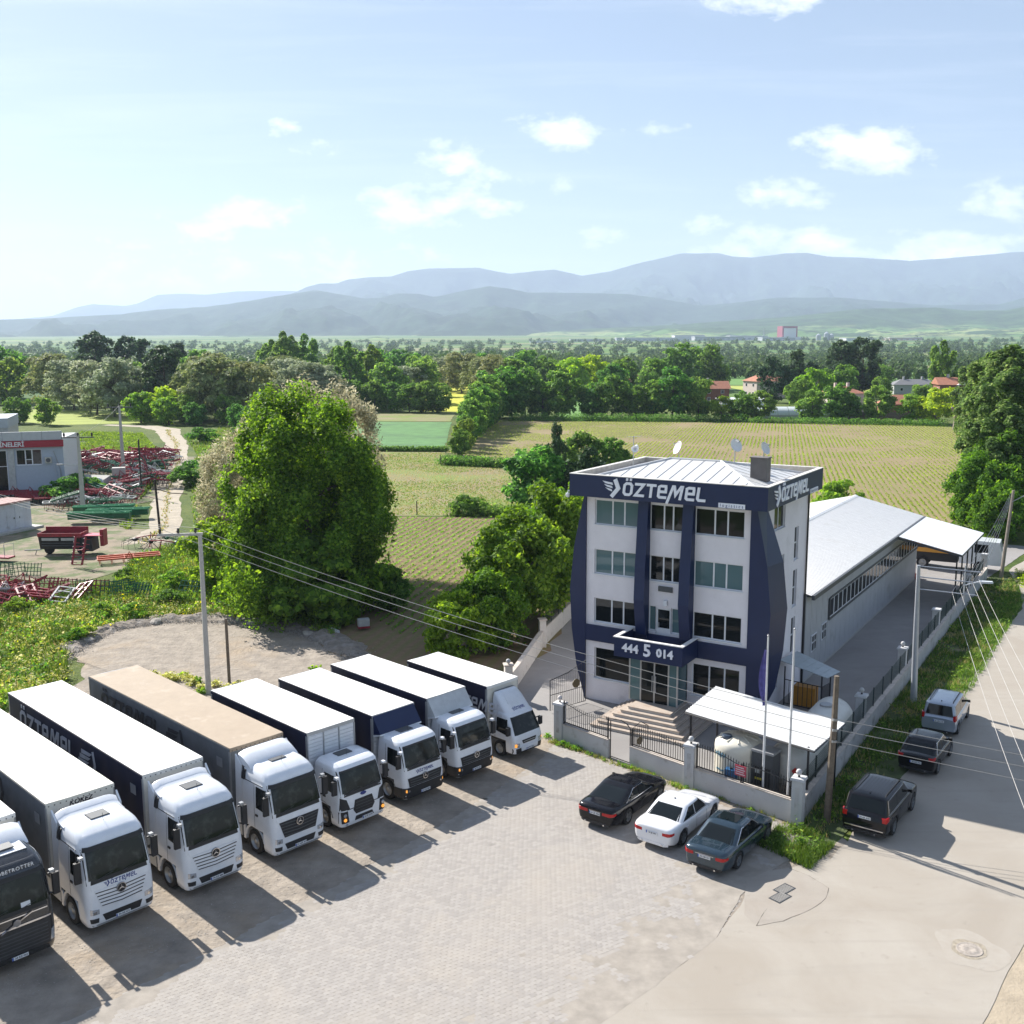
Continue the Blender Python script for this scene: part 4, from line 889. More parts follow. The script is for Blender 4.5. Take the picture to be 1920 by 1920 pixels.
def star(parent, x, z, r_, mat=CHROME):
    mb = MB()
    for k in range(20):
        a, b_ = 2*math.pi*k/20, 2*math.pi*(k+1)/20; mb.hexa([(d, rr*math.sin(t), rr*math.cos(t)) for d in (0, .02) for rr, t in ((r_*.86, a), (r_, a), (r_, b_), (r_*.86, b_))])
    for k in range(3):
        a = 2*math.pi*k/3; P = [(0, 0)] + [];
        tip = (r_*.87*math.sin(a), r_*.87*math.cos(a)); l = (r_*.16*math.sin(a-1.05), r_*.16*math.cos(a-1.05)); q = (r_*.16*math.sin(a+1.05), r_*.16*math.cos(a+1.05))
        mb.poly([(.0, 0, 0), (.0, *l), (.0, *tip), (.0, *q), (.025, 0, 0), (.02, *l), (.02, *tip), (.02, *q)], (4, 5, 6), (4, 6, 7), (1, 2, 6, 5), (2, 3, 7, 6), (3, 0, 4, 7), (0, 1, 5, 4))
    o = mb.build('star_emblem', mat, parent, loc=(x, 0, z)); MB().lathe([(.01, -.02), (r_, -.02), (r_, .004), (.01, .004)], 24, ax=0).build('emblem_disc', BLACKP, o); return o
def mirrors(cab, sh, z0, z1, x, w_, sides=(-1, 1), arm=True, kerb=True, cap=None):
    for s_ in sides:
        mb = MB(); y0 = s_ * (w_ + .06); y1 = s_ * (w_ + .28); mb.hexa([(x, y0, z0), (x+.14, y0, z0), (x+.12, y1, z0), (x+.02, y1, z0), (x, y0, z1), (x+.14, y0, z1), (x+.12, y1, z1), (x+.02, y1, z1)])
        o = mb.build('mirror', BLACKP, cab, smooth=20)
        a = MB(); a.tube([(x-.05, s_*(w_-.02), z1-.04), (x+.05, s_*(w_+.17), z1+.03)], .03, 6).tube([(x-.05, s_*(w_-.02), z0+.06), (x+.05, s_*(w_+.17), z0-.02)], .03, 6); a.build('mirror_arm', BLACKM, o)
        if kerb: MB().box(x+.02, x+.17, s_*(w_-.03), s_*(w_+.12), z1+.07, z1+.16).build('kerb_mirror', cap or GREYM, o)
def heavy_cab(root, style, text=None, plate_txt='34 AZ 001', low_deflector=False, black=False):
    """Front at x = 0, floor 0, half width 1.24"""
    body = BLKPAINT if black else WHITE
    W = 1.24
    if style == 'tall':
        sh = Shell([(.32, -.06, -2.25, 1.17, .22, .05), (.48, .0, -2.25, 1.22, .26, .05), (1.05, .0, -2.25, 1.24, .26, .05), (1.5, -.03, -2.25, 1.24, .26, .06), (2.05, -.10, -2.25, 1.235, .28, .08),
                    (2.62, -.25, -2.25, 1.215, .32, .10), (3.02, -.36, -2.25, 1.19, .36, .12), (3.2, -.42, -2.25, 1.17, .40, .14), (3.4, -.62, -2.25, 1.10, .42, .16), (3.55, -.95, -2.22, .99, .40, .2), (3.62, -1.3, -2.18, .86, .34, .22)])
        wz0, wz1, gz1 = 2.02, 3.02, 1.85
    else:
        sh = Shell([(.34, -.05, -1.9, 1.13, .2, .05), (.5, .0, -1.9, 1.17, .24, .05), (1.1, .0, -1.9, 1.19, .25, .05), (1.7, -.06, -1.9, 1.18, .27, .07), (2.3, -.22, -1.9, 1.15, .3, .1), (2.68, -.34, -1.9, 1.12, .34, .12), (2.80, -.44, -1.88, 1.08, .36, .14), (2.9, -.66, -1.84, 1.0, .34, .2), (2.93, -.95, -1.75, .88, .3, .24)])
        wz0, wz1, gz1 = 1.78, 2.62, 1.5
    zz = sorted({r_[0] for r_ in sh.r} | set(np.linspace(sh.r[0][0], sh.r[-1][0], 22)))
    mb = sh.body(MB(), zz); Wd = sh.r[2][3]; xb = sh.r[0][2]
    # wheel arch cut away by lifting lower body behind the front corner
    ax = -1.38 if style == 'tall' else -1.28; ar = .62
    nv_ = []
    for (x, y, z) in mb.v: nv_.append((x, y, z))
    mb.v = nv_
    cab = mb.build('cab', body, root, smooth=38)
    bm = bmesh.new(); bm.from_mesh(cab.data)
    cut = []
    g = bmesh.ops.bisect_plane(bm, geom=bm.verts[:] + bm.edges[:] + bm.faces[:], plane_co=(0, 0, 1.12), plane_no=(0, 0, 1))
    g = bmesh.ops.bisect_plane(bm, geom=bm.verts[:] + bm.edges[:] + bm.faces[:], plane_co=(-.72, 0, 0), plane_no=(1, 0, 0))
    dele = [f for f in bm.faces if f.calc_center_median().z < 1.115 and f.calc_center_median().x < -.725]
    bmesh.ops.delete(bm, geom=dele, context='FACES'); bm.to_mesh(cab.data); bm.free()
    MB().box(xb+.02, -.74, -Wd+.05, Wd-.05, .98, 1.10).build('cab_floor', BLACKP, cab)
    MB().box(-.80, -.725, -Wd+.06, Wd-.06, .36, 1.10).build('inner_arch', BLACKP, cab)
    # mudguards
    for s_ in (-1, 1):
        mg = MB(); n = 10
        for k in range(n):
            a0, a1 = R(170 - 160*k/n), R(170 - 160*(k+1)/n)
            P = [(ax + ar*math.cos(a), s_*yy_, .52 + ar*math.sin(a)) for a in (a0, a1) for yy_ in (Wd - .02, Wd - .42)]
            Q = [(ax + (ar+.1)*math.cos(a), s_*yy_, .52 + (ar+.07)*math.sin(a)) for a in (a0, a1) for yy_ in (Wd + .005, Wd - .42)]
            mg.hexa([P[0], P[1], P[3], P[2], Q[0], Q[1], Q[3], Q[2]])
        mg.build('mudguard', body if style == 'tall' and not black else DARKG, cab, smooth=40)
        st = MB().box(-2.2 if style == 'tall' else -1.88, ax - ar - .04, s_*(Wd-.35), s_*(Wd-.01), .42, 1.0); st.build('step_panel', body if style == 'tall' else BLACKP, cab)
    # windscreen, black surround, side windows
    wn = 1.12 if style == 'tall' else 1.06
    part(sh, 'windscreen_surround', BLACKP, cab, [('front', [(-wn-.03, wz0-.15), (wn+.03, wz0-.15), (wn+.0, wz1+.05), (-wn-.0, wz1+.05)])], .008, nu=14)
    part(sh, 'windscreen', GLASSV, cab, [('front', [(-wn+.05, wz0), (wn-.05, wz0), (wn-.1, wz1-.02), (-wn+.1, wz1-.02)])], .016, nu=14)
    if style == 'tall': part(sh, 'sun_visor', BLACKP, cab, [('front', [(-wn+.02, wz1-.04), (wn-.02, wz1-.04), (wn-.06, wz1+.10), (-wn+.06, wz1+.10)])], .06, nu=14, nv=2, depth=.06)
    wpm = MB()
    for y0 in (-.75, .1): MB().tube([(sh.fx(y0, wz0-.02, .03), y0, wz0-.02), (sh.fx(y0+.55, wz0+.1, .03), y0+.55, wz0+.1)], .012, 4).build('wiper', BLACKM, cab)
    for kd in ('left', 'right'):
        part(sh, 'side_window', GLASS, cab, [(kd, [(-.42, wz0-.05), (-1.18, wz0+.0), (-1.18, wz1-.12), (-.52, wz1-.12)])], .008, nu=5)
        part(sh, 'door_seam', DARKG, cab, [(kd, [(-1.30, 1.15), (-1.32, 1.15), (-1.32, wz1), (-1.30, wz1)])], .003, nu=1, depth=.01)
        part(sh, 'door_handle', BLACKP, cab, [(kd, [(-1.05, wz0-.35), (-1.22, wz0-.35), (-1.22, wz0-.27), (-1.05, wz0-.27)])], .03, nu=2, nv=1, depth=.03)
        if style == 'tall':
            part(sh, 'air_intake', BLACKP, cab, [(kd, [(-1.95, 2.98), (-2.24, 2.98), (-2.24, 3.35), (-1.95, 3.35)])], .07, nu=4, depth=.12)
            part(sh, 'roof_seam', BLACKP, cab, [(kd, [(-.5, 3.02), (-2.2, 2.98), (-2.2, 2.95), (-.5, 2.99)])], .004, nu=8, nv=1, depth=.01)
    mirrors(cab, sh, wz0+.02, wz1-.22, -.28, Wd - .02, cap=WHITE if style != 'tall' else GREYM)
    # roof hatch
    rz1 = sh.r[-1][0]
    MB().box(-1.62, -1.2, -.36, .36, rz1+.002, rz1+.035).build('roof_hatch', DARKG, cab, smooth=20) if style != 'tall' else MB().hexa([(-1.9, -.36, 3.61), (-1.3, -.36, 3.61), (-1.3, .36, 3.61), (-1.9, .36, 3.61), (-1.88, -.33, 3.65), (-1.33, -.33, 3.66), (-1.33, .33, 3.66), (-1.88, .33, 3.65)]).build('roof_hatch', DARKG, cab)
    MB().tube([(-1.1, 0, rz1-.08), (-1.15, 0, rz1+.22)], .008, 4).build('aerial', BLACKM, cab)
    return sh, cab
BLKPAINT = M('black_paint', (.02, .021, .023), .25, coat=.8, var=.1)
def lights(sh, cab, z0, z1, y0, y1, amber=False):
    for s_ in (-1, 1):
        o = part(sh, 'headlight', LAMPG, cab, [('front', [(s_*y0, z0), (s_*y1, z0+.02), (s_*y1, z1+.06), (s_*y0, z1)])], .012, nu=6)
        MB().lathe([(.005, 0), (.055, .0), (.06, .015), (.005, .02)], 12, ax=0).build('lamp', CHROME, o, loc=(sh.fx(s_*(y0+y1)/2, (z0+z1)/2, .012), s_*(y0+y1)/2, (z0+z1)/2))
        if amber: part(sh, 'indicator', AMBER, o, [('front', [(s_*(y1-.1), z0+.04), (s_*y1, z0+.04), (s_*y1, z1), (s_*(y1-.1), z1)])], .02, nu=3, nv=2)
def actros_front(sh, cab, white_grille, text, ptxt):
    g = part(sh, 'grille', WHITE if white_grille else BLACKP, cab, [('front', [(-.72, .98), (.72, .98), (.92, 1.62), (-.92, 1.62)])], .02, nu=12, depth=.03)
    for k in range(5):
        z = 1.04 + k * .125; yw = .72 + k * .045
        part(sh, 'louvre', BLACKP if white_grille else DARKG, g, [('front', [(-yw, z-.0), (0, z-.05), (0, z-.02), (-yw, z+.03)]), ('front', [(0, z-.05), (yw, z), (yw, z+.03), (0, z-.02)])], .032, nu=8, nv=1, depth=.015)
    star(cab, sh.fx(0, 1.45, .05), 1.47, .17)
    part(sh, 'front_panel', WHITE, cab, [('front', [(-1.0, 1.64), (1.0, 1.64), (1.05, 1.84), (-1.05, 1.84)])], .014, nu=10, nv=2)
    lights(sh, cab, .78, .95, .82, 1.12)
    part(sh, 'bumper_grille', BLACKP, cab, [('front', [(-.62, .46), (.62, .46), (.72, .72), (-.72, .72)])], .012, nu=10, nv=3)
    [part(sh, 'fog_lamp', BLACKP, cab, [('front', [(s_*.86, .48), (s_*1.12, .50), (s_*1.14, .66), (s_*.84, .64)])], .012, nu=4, nv=2) for s_ in (-1, 1)]
    part(sh, 'bumper_lip', GREYM, cab, [('front', [(-1.05, .34), (1.05, .34), (1.08, .40), (-1.08, .40)])], .01, nu=10, nv=1)
    plate(cab, sh.fx(0, .5, .03), 0, .50, ptxt)
    if text:
        lm = MB(); end = logo_text(lm, lambda x, y, d: (sh.fx(x, y, .016) + d, x, y), 0, 0, .15, .004) ; wdt = end
        lm = MB(); logo_text(lm, lambda x, y, d: (sh.fx(x, y, .016) + d, x, y), -wdt/2, 1.685, .15, .004); lm.build('front_lettering', NAVYI, cab, fix=True)
def deflector(cab, kind):
    mb = MB()
    if kind == 'curl': prof = [(-1.75, 3.58), (-2.0, 3.61), (-2.28, 3.70), (-2.45, 3.84), (-2.50, 3.84), (-2.42, 3.66), (-2.3, 3.54)]
    else: prof = [(-1.55, 3.60), (-1.65, 3.70), (-2.05, 3.88), (-2.42, 4.02), (-2.48, 4.0), (-2.42, 3.62)]
    n = 10; ys_ = np.linspace(-1.12, 1.12, n+1); b_ = len(mb.v); m_ = len(prof)
    for y in ys_:
        k = abs(y) / 1.12; drop = .22 * max(0, k - .72) / .28; xk = -.12 * max(0, k - .6) / .4
        for x, z in prof: mb.v.append((x + xk * .6, y, z - drop * .7))
    for i in range(n):
        for j in range(m_): mb.f.append((b_+i*m_+j, b_+i*m_+(j+1) % m_, b_+(i+1)*m_+(j+1) % m_, b_+(i+1)*m_+j)); mb.mi.append(0)
    mb.f += [tuple(range(b_, b_+m_)), tuple(range(b_+n*m_, b_+(n+1)*m_))[::-1]]; mb.mi += [0, 0]
    mb.build('wind_deflector', WHITE, cab, smooth=50)
    for s_ in (-1, 1): MB().hexa([(-2.26, s_*1.2, .9), (-2.75, s_*1.22, .9), (-2.75, s_*1.16, .9), (-2.26, s_*1.14, .9), (-2.26, s_*1.2, 3.5), (-2.62, s_*1.22, 3.85), (-2.62, s_*1.16, 3.85), (-2.26, s_*1.14, 3.5)]).build('side_deflector', WHITE, cab)
def box_body(root, xf, L, w_, z0, z1, roof, side, front, name='cargo_body', text=None, tcol=None, sag=.03, front_kind='canvas', rail=True):
    xb = xf - L; h = w_ / 2
    b_ = MB().box(xb, xf, -h+.03, h-.03, z0, z1-.06).build(name, front, root)
    for s_ in (-1, 1):                                            # curtains: shallow folds
        mb = MB(); n = 60
        mb.grid(lambda u, v: (xb + .04 + (L-.16) * u, s_ * (h - .012 + .012 * math.sin(u * L * 5.5) * (1 if .05 < v < .95 else .2) + .008 * mnoise.noise(Vector((u*L*2, v*3, s_)))), z0 + .02 + (z1 - z0 - .16) * v), n, 6)
        o = mb.build('curtain', side, b_, smooth=70)
        MB().box(xb, xf, s_*(h-.03), s_*(h+.012), z1-.14, z1-.03).build('roof_rail', side if side is not TARPW else GREYM, b_)
        for x in (xf-.10, xb): MB().box(x, x+.10, s_*(h-.05), s_*(h+.004), z0, z1-.141).build('corner_post', GREYM if side is GREYT else ALU, b_)
    mb = MB(); nx_ = 24
    mb.grid(lambda u, v: (xb + L*u, -h + w_*v, z1 + .012 - sag * math.sin(math.pi*v) * (.6 + .4*math.sin(u*L*2.2)) * 1.0 + .006*mnoise.noise(Vector((u*L*1.5, v*3, 5)))), nx_, 8)
    mb.box(xb, xf, -h+.01, h-.01, z1-.10, z1-sag*1.1-.01); mb.build('roof', roof, b_, smooth=60)
    ed = MB(); 
    ed.box(xf-.02, xf+.02, -h, h, z1-.15, z1+.0); MB().box(xb-.02, xb+.02, -h, h, z1-.15, z1+.0).build('roof_hem', ALU, b_); ed.build('roof_hem', roof if front_kind != 'panel' else ALU, b_)
    if front_kind == 'canvas':
        ey = MB()
        for k in range(12): ey.box(xf+.02, xf+.034, -h+.1+k*(w_-.2)/11-.018, -h+.1+k*(w_-.2)/11+.018, z1-.125, z1-.09)
        ey.build('eyelets', BLACKP, b_)
    elif front_kind == 'panel':
        for k in range(3):
            y0 = -h + .03 + k * (w_-.06) / 3; y1 = y0 + (w_-.06) / 3 - .05; mb = MB(); n = 16; hh = (z1 - .17 - z0 - .05) / n
            for j in range(n): mb.box(xf, xf+.03, y0, y1, z0+.05+j*hh, z0+.05+j*hh+hh*.86)
            mb.build('front_board', ALU if front is not WHITE else WHITE, b_)
        for k in range(4): MB().box(xf, xf+.05, -h+.0+k*(w_-.05)/3, -h+.045+k*(w_-.05)/3, z0, z1-.16).build('upright', ALU, b_)
    if text:
        H = text
        lm = MB(); e_ = logo_text(MB(), lambda x, y, d: (x, y, d), 0, 0, H, .01, rev=True)
        logo_text(lm, lambda x, y, d: (x, -(h + .018) - d, y), xb + 1.3, z1 - .42 - H, H, .006, rev=True); lm.build('side_lettering', tcol, b_)
    # rear doors with bars
    dr = MB().box(xb-.03, xb, -h+.05, -.01, z0+.05, z1-.17).box(xb-.03, xb, .01, h-.05, z0+.05, z1-.17)
    for y in (-.8, -.3, .3, .8): dr.tube([(xb-.05, y, z0+.1), (xb-.05, y, z1-.25)], .018, 6)
    dr.build('rear_door', ALU, b_)
    return b_
def chassis(root, x0, x1, z0=.75, z1=.98):
    c = MB().box(x1, x0, -.45, -.35, z0, z1).box(x1, x0, .35, .45, z0, z1)
    for x in np.arange(x1+.3, x0, 1.2): c.box(x, x+.08, -.36, .36, z0+.02, z1-.02)
    return c.build('chassis', DARKG, root)
def truck_root(name, cx, cy, label, group=None, az=FWD): return empty(name, (cx, cy, .012), R(az), label, 'lorry', group)
def articulated(cx, cy, label, roof, side, frontm, text, tcol, wg, ftext, ptxt, defl, tag=None, xf=-2.95, L=13.6, az=FWD):
    r0 = truck_root('articulated_lorry', cx, cy, label, 'lorries parked in a row', az)
    sh, cab = heavy_cab(r0, 'tall'); actros_front(sh, cab, wg, ftext, ptxt); deflector(cab, defl)
    ch = chassis(r0, -.9, -5.9)
    for s_ in (-1, 1):
        wheel(r0, -1.38, s_*1.05, .51, .34, side=s_); wheel(r0, -5.05, s_*.98, .51, .5, side=s_)
        MB().box(-4.2, -2.4, s_*.72, s_*1.18, .42, 1.0).build('fuel_tank', ALU, r0, smooth=20)
        for x in (xf-9.1, xf-10.4, xf-11.7): wheel(r0, x, s_*1.0, .5, .42, side=s_)
        MB().box(xf-8.2, xf-3.2, s_*1.17, s_*1.21, .5, 1.05).build('side_guard', ALU, r0)
    chassis(r0, xf-.4, xf-L, .9, 1.14)
    b_ = box_body(r0, xf, L, 2.52, 1.14, 3.98, roof, side, frontm, 'trailer', text, tcol)
    if tag: link('front_lettering', text_mesh(tag, .26, INK, .004, bold=.008, shear=.2), b_, loc=(xf+.008, 0, 3.74), rz=(R(90), 0, R(90)))
    if side in (GREYT, NAVYT):
        q = MB().box(xf-1.05, xf-.6, -1.285, -1.28, 3.0, 3.4); o = q.build('side_plate', M('tarpaulin_print', (.30, .31, .33), .6) if 'TPR' not in globals() else TPR, b_); globals()['TPR'] = o.data.materials[0]
    return r0
GREYL = M('dark_print', (.05, .052, .06), .6, var=.1); WHITEL = M('pale_print', (.55, .57, .62), .6, var=.1)
articulated(-13.72, 33.5, 'articulated lorry with cream roof and blue lettering above its white grille', TARPC, GREYT, TARPC, .95, GREYL, True, True, '34 AZ 671', 'curl', 'KÖKEZ')
articulated(-11.12, 35.95, 'articulated lorry with white roof and navy curtains, plain white grille with louvres', TARPW, NAVYT, TARPC, .95, WHITEL, True, False, '34 AZ 888', 'curl')
articulated(-8.50, 38.55, 'articulated lorry with tan canvas roof and black grille', TARPT, GREYT, GREYT, .95, GREYL, False, False, '34 AZF 417', 'flat', L=13.3)
# dark lorry at the left edge of the picture
r0 = truck_root('articulated_lorry', -16.15, 30.95, 'black fronted articulated lorry cut off by the left edge of the picture', 'lorries parked in a row')
sh, cab = heavy_cab(r0, 'tall', black=True)
dk = M('dark_grille_mesh', (.03, .03, .032), .5, var=.2)
g = part(sh, 'grille', dk, cab, [('front', [(-1.02, .55), (1.02, .55), (1.05, 1.42), (-1.05, 1.42)])], .02, nu=12, depth=.03)
for k in range(6): part(sh, 'louvre', DARKG, g, [('front', [(-.95, .66+k*.12), (.95, .66+k*.12), (.95, .69+k*.12), (-.95, .69+k*.12)])], .034, nu=10, nv=1, depth=.012)
part(sh, 'chrome_bar', CHROME, cab, [('front', [(-1.08, 1.46), (1.08, 1.46), (1.08, 1.52), (-1.08, 1.52)]), ('front', [(-1.0, 1.78), (1.0, 1.78), (1.0, 1.815), (-1.0, 1.815)])], .03, nu=12, nv=1)
MB().hexa([(sh.fx(0, 1.5, .05), -.55, 1.42), (sh.fx(0, 1.5, .05), -.50, 1.40), (sh.fx(0, 1.7, .05), .55, 1.84), (sh.fx(0, 1.7, .05), .50, 1.86), (sh.fx(0, 1.5, .07), -.55, 1.42), (sh.fx(0, 1.5, .07), -.50, 1.40), (sh.fx(0, 1.7, .07), .55, 1.84), (sh.fx(0, 1.7, .07), .50, 1.86)]).build('diagonal_bar', CHROME, cab)
MB().lathe([(.06, 0), (.12, 0), (.12, .03), (.06, .03)], 20, ax=0).build('ring_emblem', CHROME, cab, loc=(sh.fx(0, 1.62, .05), 0, 1.63))
part(sh, 'roof_light_box', BLKPAINT, cab, [('front', [(-1.0, 3.1), (1.0, 3.1), (.92, 3.42), (-.92, 3.42)])], .05, nu=12, depth=.06)
link('front_lettering', text_mesh('GLOBETROTTER', .17, PLATE, .003, space=1.15), cab, loc=(sh.fx(0, 3.25, .09), .1, 3.27), rz=(R(80), 0, R(90)))
part(sh, 'roof_panel', M('silver_grey_paint', (.36, .38, .41), .3, coat=.6), cab, [('left', [(-.7, 3.0), (-2.2, 3.0), (-2.2, 3.4), (-.9, 3.4)]), ('right', [(-.7, 3.0), (-2.2, 3.0), (-2.2, 3.4), (-.9, 3.4)])], .012, nu=6)
MB().hexa([(-1.02, -.85, 3.56), (-2.1, -.85, 3.63), (-2.1, .85, 3.63), (-1.02, .85, 3.56), (-1.0, -.82, 3.60), (-2.1, -.82, 3.67), (-2.1, .82, 3.67), (-1.0, .82, 3.60)]).build('roof_plate', WHITE, cab); MB().box(-1.95, -1.2, -.5, .5, 3.66, 3.70).build('roof_hatch', DARKG, cab)
for s_ in (-1, 1): part(sh, 'headlight', LAMPG, cab, [('front', [(s_*1.0, .62), (s_*1.18, .60), (s_*1.2, 1.02), (s_*1.06, .98)])], .02, nu=5)
plate(cab, sh.fx(0, .46, .05), 0, .46, '34 AZ 062'); deflector(cab, 'flat')
link('windscreen_sticker', MB().box(0, .006, -.15, .15, -.08, .08).mesh('windscreen_sticker', PLATE), cab, loc=(sh.fx(.35, 2.15, .022), .35, 2.12), rz=(0, R(-12), 0))
chassis(r0, -.9, -5.9); chassis(r0, -3.4, -16, .9, 1.14)
for s_ in (-1, 1):
    wheel(r0, -1.38, s_*1.05, .51, .34, side=s_); wheel(r0, -5.05, s_*.98, .51, .5, side=s_)
    for x in (-12, -13.3, -14.6): wheel(r0, x, s_*1.0, .5, .42, side=s_)
box_body(r0, -3.1, 13.4, 2.52, 1.14, 3.98, TARPW, GREYT, TARPC, 'trailer')

def rigid(cx, cy, label, style, L, z1, xf, side, front_kind, visor=None, w_=2.48, ftext=False, ptxt='34 KB 21', text=None, az=FWD):
    r0 = truck_root('box_lorry', cx, cy, label, 'lorries parked in a row', az)
    sh, cab = heavy_cab(r0, 'low')
    if style == 'hex':                                            # big six-sided grille
        for s_ in (-1, 1):
            part(sh, 'lamp_panel', BLACKP, cab, [('front', [(s_*.78, .52), (s_*1.17, .5), (s_*1.18, 1.02), (s_*.84, 1.02)])], .012, nu=5)
            part(sh, 'side_cladding', BLACKP, cab, [('front', [(s_*.72, 1.08), (s_*1.17, 1.08), (s_*1.12, 1.62), (s_*.86, 1.5)])], .012, nu=5)
        g = part(sh, 'grille', BLACKP, cab, [('front', [(-.42, .78), (.42, .78), (.55, .98), (-.55, .98)]), ('front', [(-.55, .98), (.55, .98), (.44, 1.38), (-.44, 1.38)])], .02, nu=10)
        for k in range(4): part(sh, 'louvre', DARKG, g, [('front', [(-.42, .86+k*.13), (.42, .86+k*.13), (.42, .875+k*.13), (-.42, .875+k*.13)])], .03, nu=6, nv=1)
        part(sh, 'bumper_grille', BLACKP, cab, [('front', [(-.5, .50), (.5, .50), (.42, .68), (-.42, .68)])], .014, nu=8, nv=3)
        part(sh, 'front_seam', BLACKP, cab, [('front', [(-1.1, 1.05), (1.1, 1.05), (1.1, 1.08), (-1.1, 1.08)])], .008, nu=8, nv=1)
        MB().lathe([(.01, 0), (.15, 0), (.15, .02), (.01, .03)], 24, ax=0).build('oval_emblem', NAVYI, cab, loc=(sh.fx(0, 1.55, .01), 0, 1.56), scale=(1, 1, .5))
        for s_ in (-1, 1):
            for z, m_ in ((.86, LAMPG), (.66, AMBER)): MB().lathe([(.01, 0), (.075, 0), (.07, .03), (.01, .035)], 16, ax=0).build('headlight', m_, cab, loc=(sh.fx(s_*.98, z, .014), s_*.98, z))
            MB().lathe([(.01, 0), (.06, 0), (.055, .03), (.01, .035)], 12, ax=0).build('fog_lamp', LAMPG, cab, loc=(sh.fx(s_*.9, .43, .014), s_*.9, .43))
    else:
        part(sh, 'bumper', BLACKP, cab, [('front', [(-1.16, .36), (1.16, .36), (1.18, .86), (-1.18, .86)])], .03, nu=14, depth=.04)
        for kd in ('left', 'right'): part(sh, 'bumper_side', BLACKP, cab, [(kd, [(-.02, .36), (-.71, .36), (-.71, .80), (-.02, .86)])], .03, nu=8, depth=.04)
        g = part(sh, 'grille', BLACKP, cab, [('front', [(-.90, .88), (.90, .88), (.98, 1.28), (-.98, 1.28)])], .02, nu=12)
        for k in range(3): part(sh, 'louvre', DARKG, g, [('front', [(-.85, .95+k*.11), (0, .92+k*.11), (0, .955+k*.11), (-.85, .985+k*.11)]), ('front', [(0, .92+k*.11), (.85, .95+k*.11), (.85, .985+k*.11), (0, .955+k*.11)])], .032, nu=8, nv=1, depth=.015)
        star(cab, sh.fx(0, 1.2, .05), 1.20, .15); lights(sh, cab, .62, .78, .76, 1.08, amber=True)
        if ftext:
            e_ = logo_text(MB(), lambda x, y, d: (x, y, d), 0, 0, .13, .01); lm = MB(); logo_text(lm, lambda x, y, d: (sh.fx(x, y, .006) + d, x, y), -e_/2, 1.40, .13, .004); lm.build('front_lettering', NAVYI, cab)
    plate(cab, sh.fx(0, .55, .04), .0 if style != 'hex' else .15, .52, ptxt)
    chassis(r0, -.9, xf-L+.3); 
    for s_ in (-1, 1):
        wheel(r0, -1.28, s_*.98, .48, .30, side=s_); wheel(r0, xf-L+2.2, s_*.92, .48, .5, side=s_)
        MB().box(-4.2, -2.9, s_*.72, s_*1.08, .42, .95).build('fuel_tank', ALU, r0, smooth=20)
    b_ = box_body(r0, xf, L, w_, 1.08, z1, TARPW, side, WHITE if front_kind == 'panel' else TARPC, 'cargo_body', text, WHITEL, front_kind=front_kind)
    if visor:
        v_ = MB(); h = w_/2 - .04; P = [(xf+.01, z1-.02), (xf+.55, z1-.75), (xf+.5, z1-.80), (xf+.01, z1-.95)]
        v_.prism([(p[0], p[1]) for p in P], 1, -h, h); v_.build('wind_deflector', visor, b_)
        MB().prism([(xf+.01, z1-.90), (xf+.54, z1-.76), (xf+.56, z1-.82), (xf+.01, z1-.98)], 1, -h-.01, h+.01).build('deflector_rim', WHITE, b_)
    return r0, sh, cab, b_
rigid(-6.28, 40.85, 'box lorry with six sided black grille and oval badge on its white front', 'hex', 7.9, 3.92, -2.2, NAVYT, 'panel', ptxt='34 EF 2155')
rigid(-3.93, 43.5, 'box lorry with a navy wind deflector on the front of its white box', 'atego', 7.5, 3.70, -2.15, NAVYT, 'panel', visor=NAVY, ftext=True, ptxt='34 KB 7821', w_=2.46)
rigid(-1.72, 45.8, 'box lorry with pale grey wind deflector, second from the right of the row', 'atego', 7.6, 3.70, -2.05, NAVYT, 'panel', visor=M('pale_grey_panel', (.50, .52, .53), .5), ptxt='34 TC 421')

# smallest lorry, nearest the gate
r0 = truck_root('box_lorry', .80, 48.35, 'smallest box lorry with rounded roof fairing, rightmost lorry of the row', 'lorries parked in a row')
sh = Shell([(.36, -.04, -1.7, .98, .2, .05), (.5, .0, -1.7, 1.0, .24, .05), (1.0, -.01, -1.7, 1.02, .25, .05), (1.25, -.08, -1.7, 1.01, .27, .07), (1.75, -.32, -1.7, .97, .28, .1), (2.12, -.50, -1.7, .92, .3, .12), (2.22, -.62, -1.66, .88, .3, .14), (2.28, -.8, -1.6, .8, .3, .2)])
cab = sh.body(MB(), sorted({r_[0] for r_ in sh.r} | set(np.linspace(.36, 2.28, 16)))).build('cab', WHITE, r0, smooth=38)
bm = bmesh.new(); bm.from_mesh(cab.data)
for co, no in (((0, 0, .95), (0, 0, 1)), ((-.62, 0, 0), (1, 0, 0))): bmesh.ops.bisect_plane(bm, geom=bm.verts[:] + bm.edges[:] + bm.faces[:], plane_co=co, plane_no=no)
bmesh.ops.delete(bm, geom=[f for f in bm.faces if f.calc_center_median().z < .945 and f.calc_center_median().x < -.625], context='FACES'); bm.to_mesh(cab.data); bm.free()
MB().box(-1.68, -.66, -.95, .95, .82, .94).build('cab_floor', BLACKP, cab); MB().box(-.70, -.63, -.92, .92, .36, .94).build('inner_arch', BLACKP, cab)
part(sh, 'windscreen', GLASSV, cab, [('front', [(-.88, 1.27), (.88, 1.27), (.80, 2.08), (-.80, 2.08)])], .012, nu=14)
for kd in ('left', 'right'): part(sh, 'side_window', GLASS, cab, [(kd, [(-.42, 1.20), (-1.3, 1.3), (-1.3, 1.98), (-.6, 1.98)])], .008, nu=5)
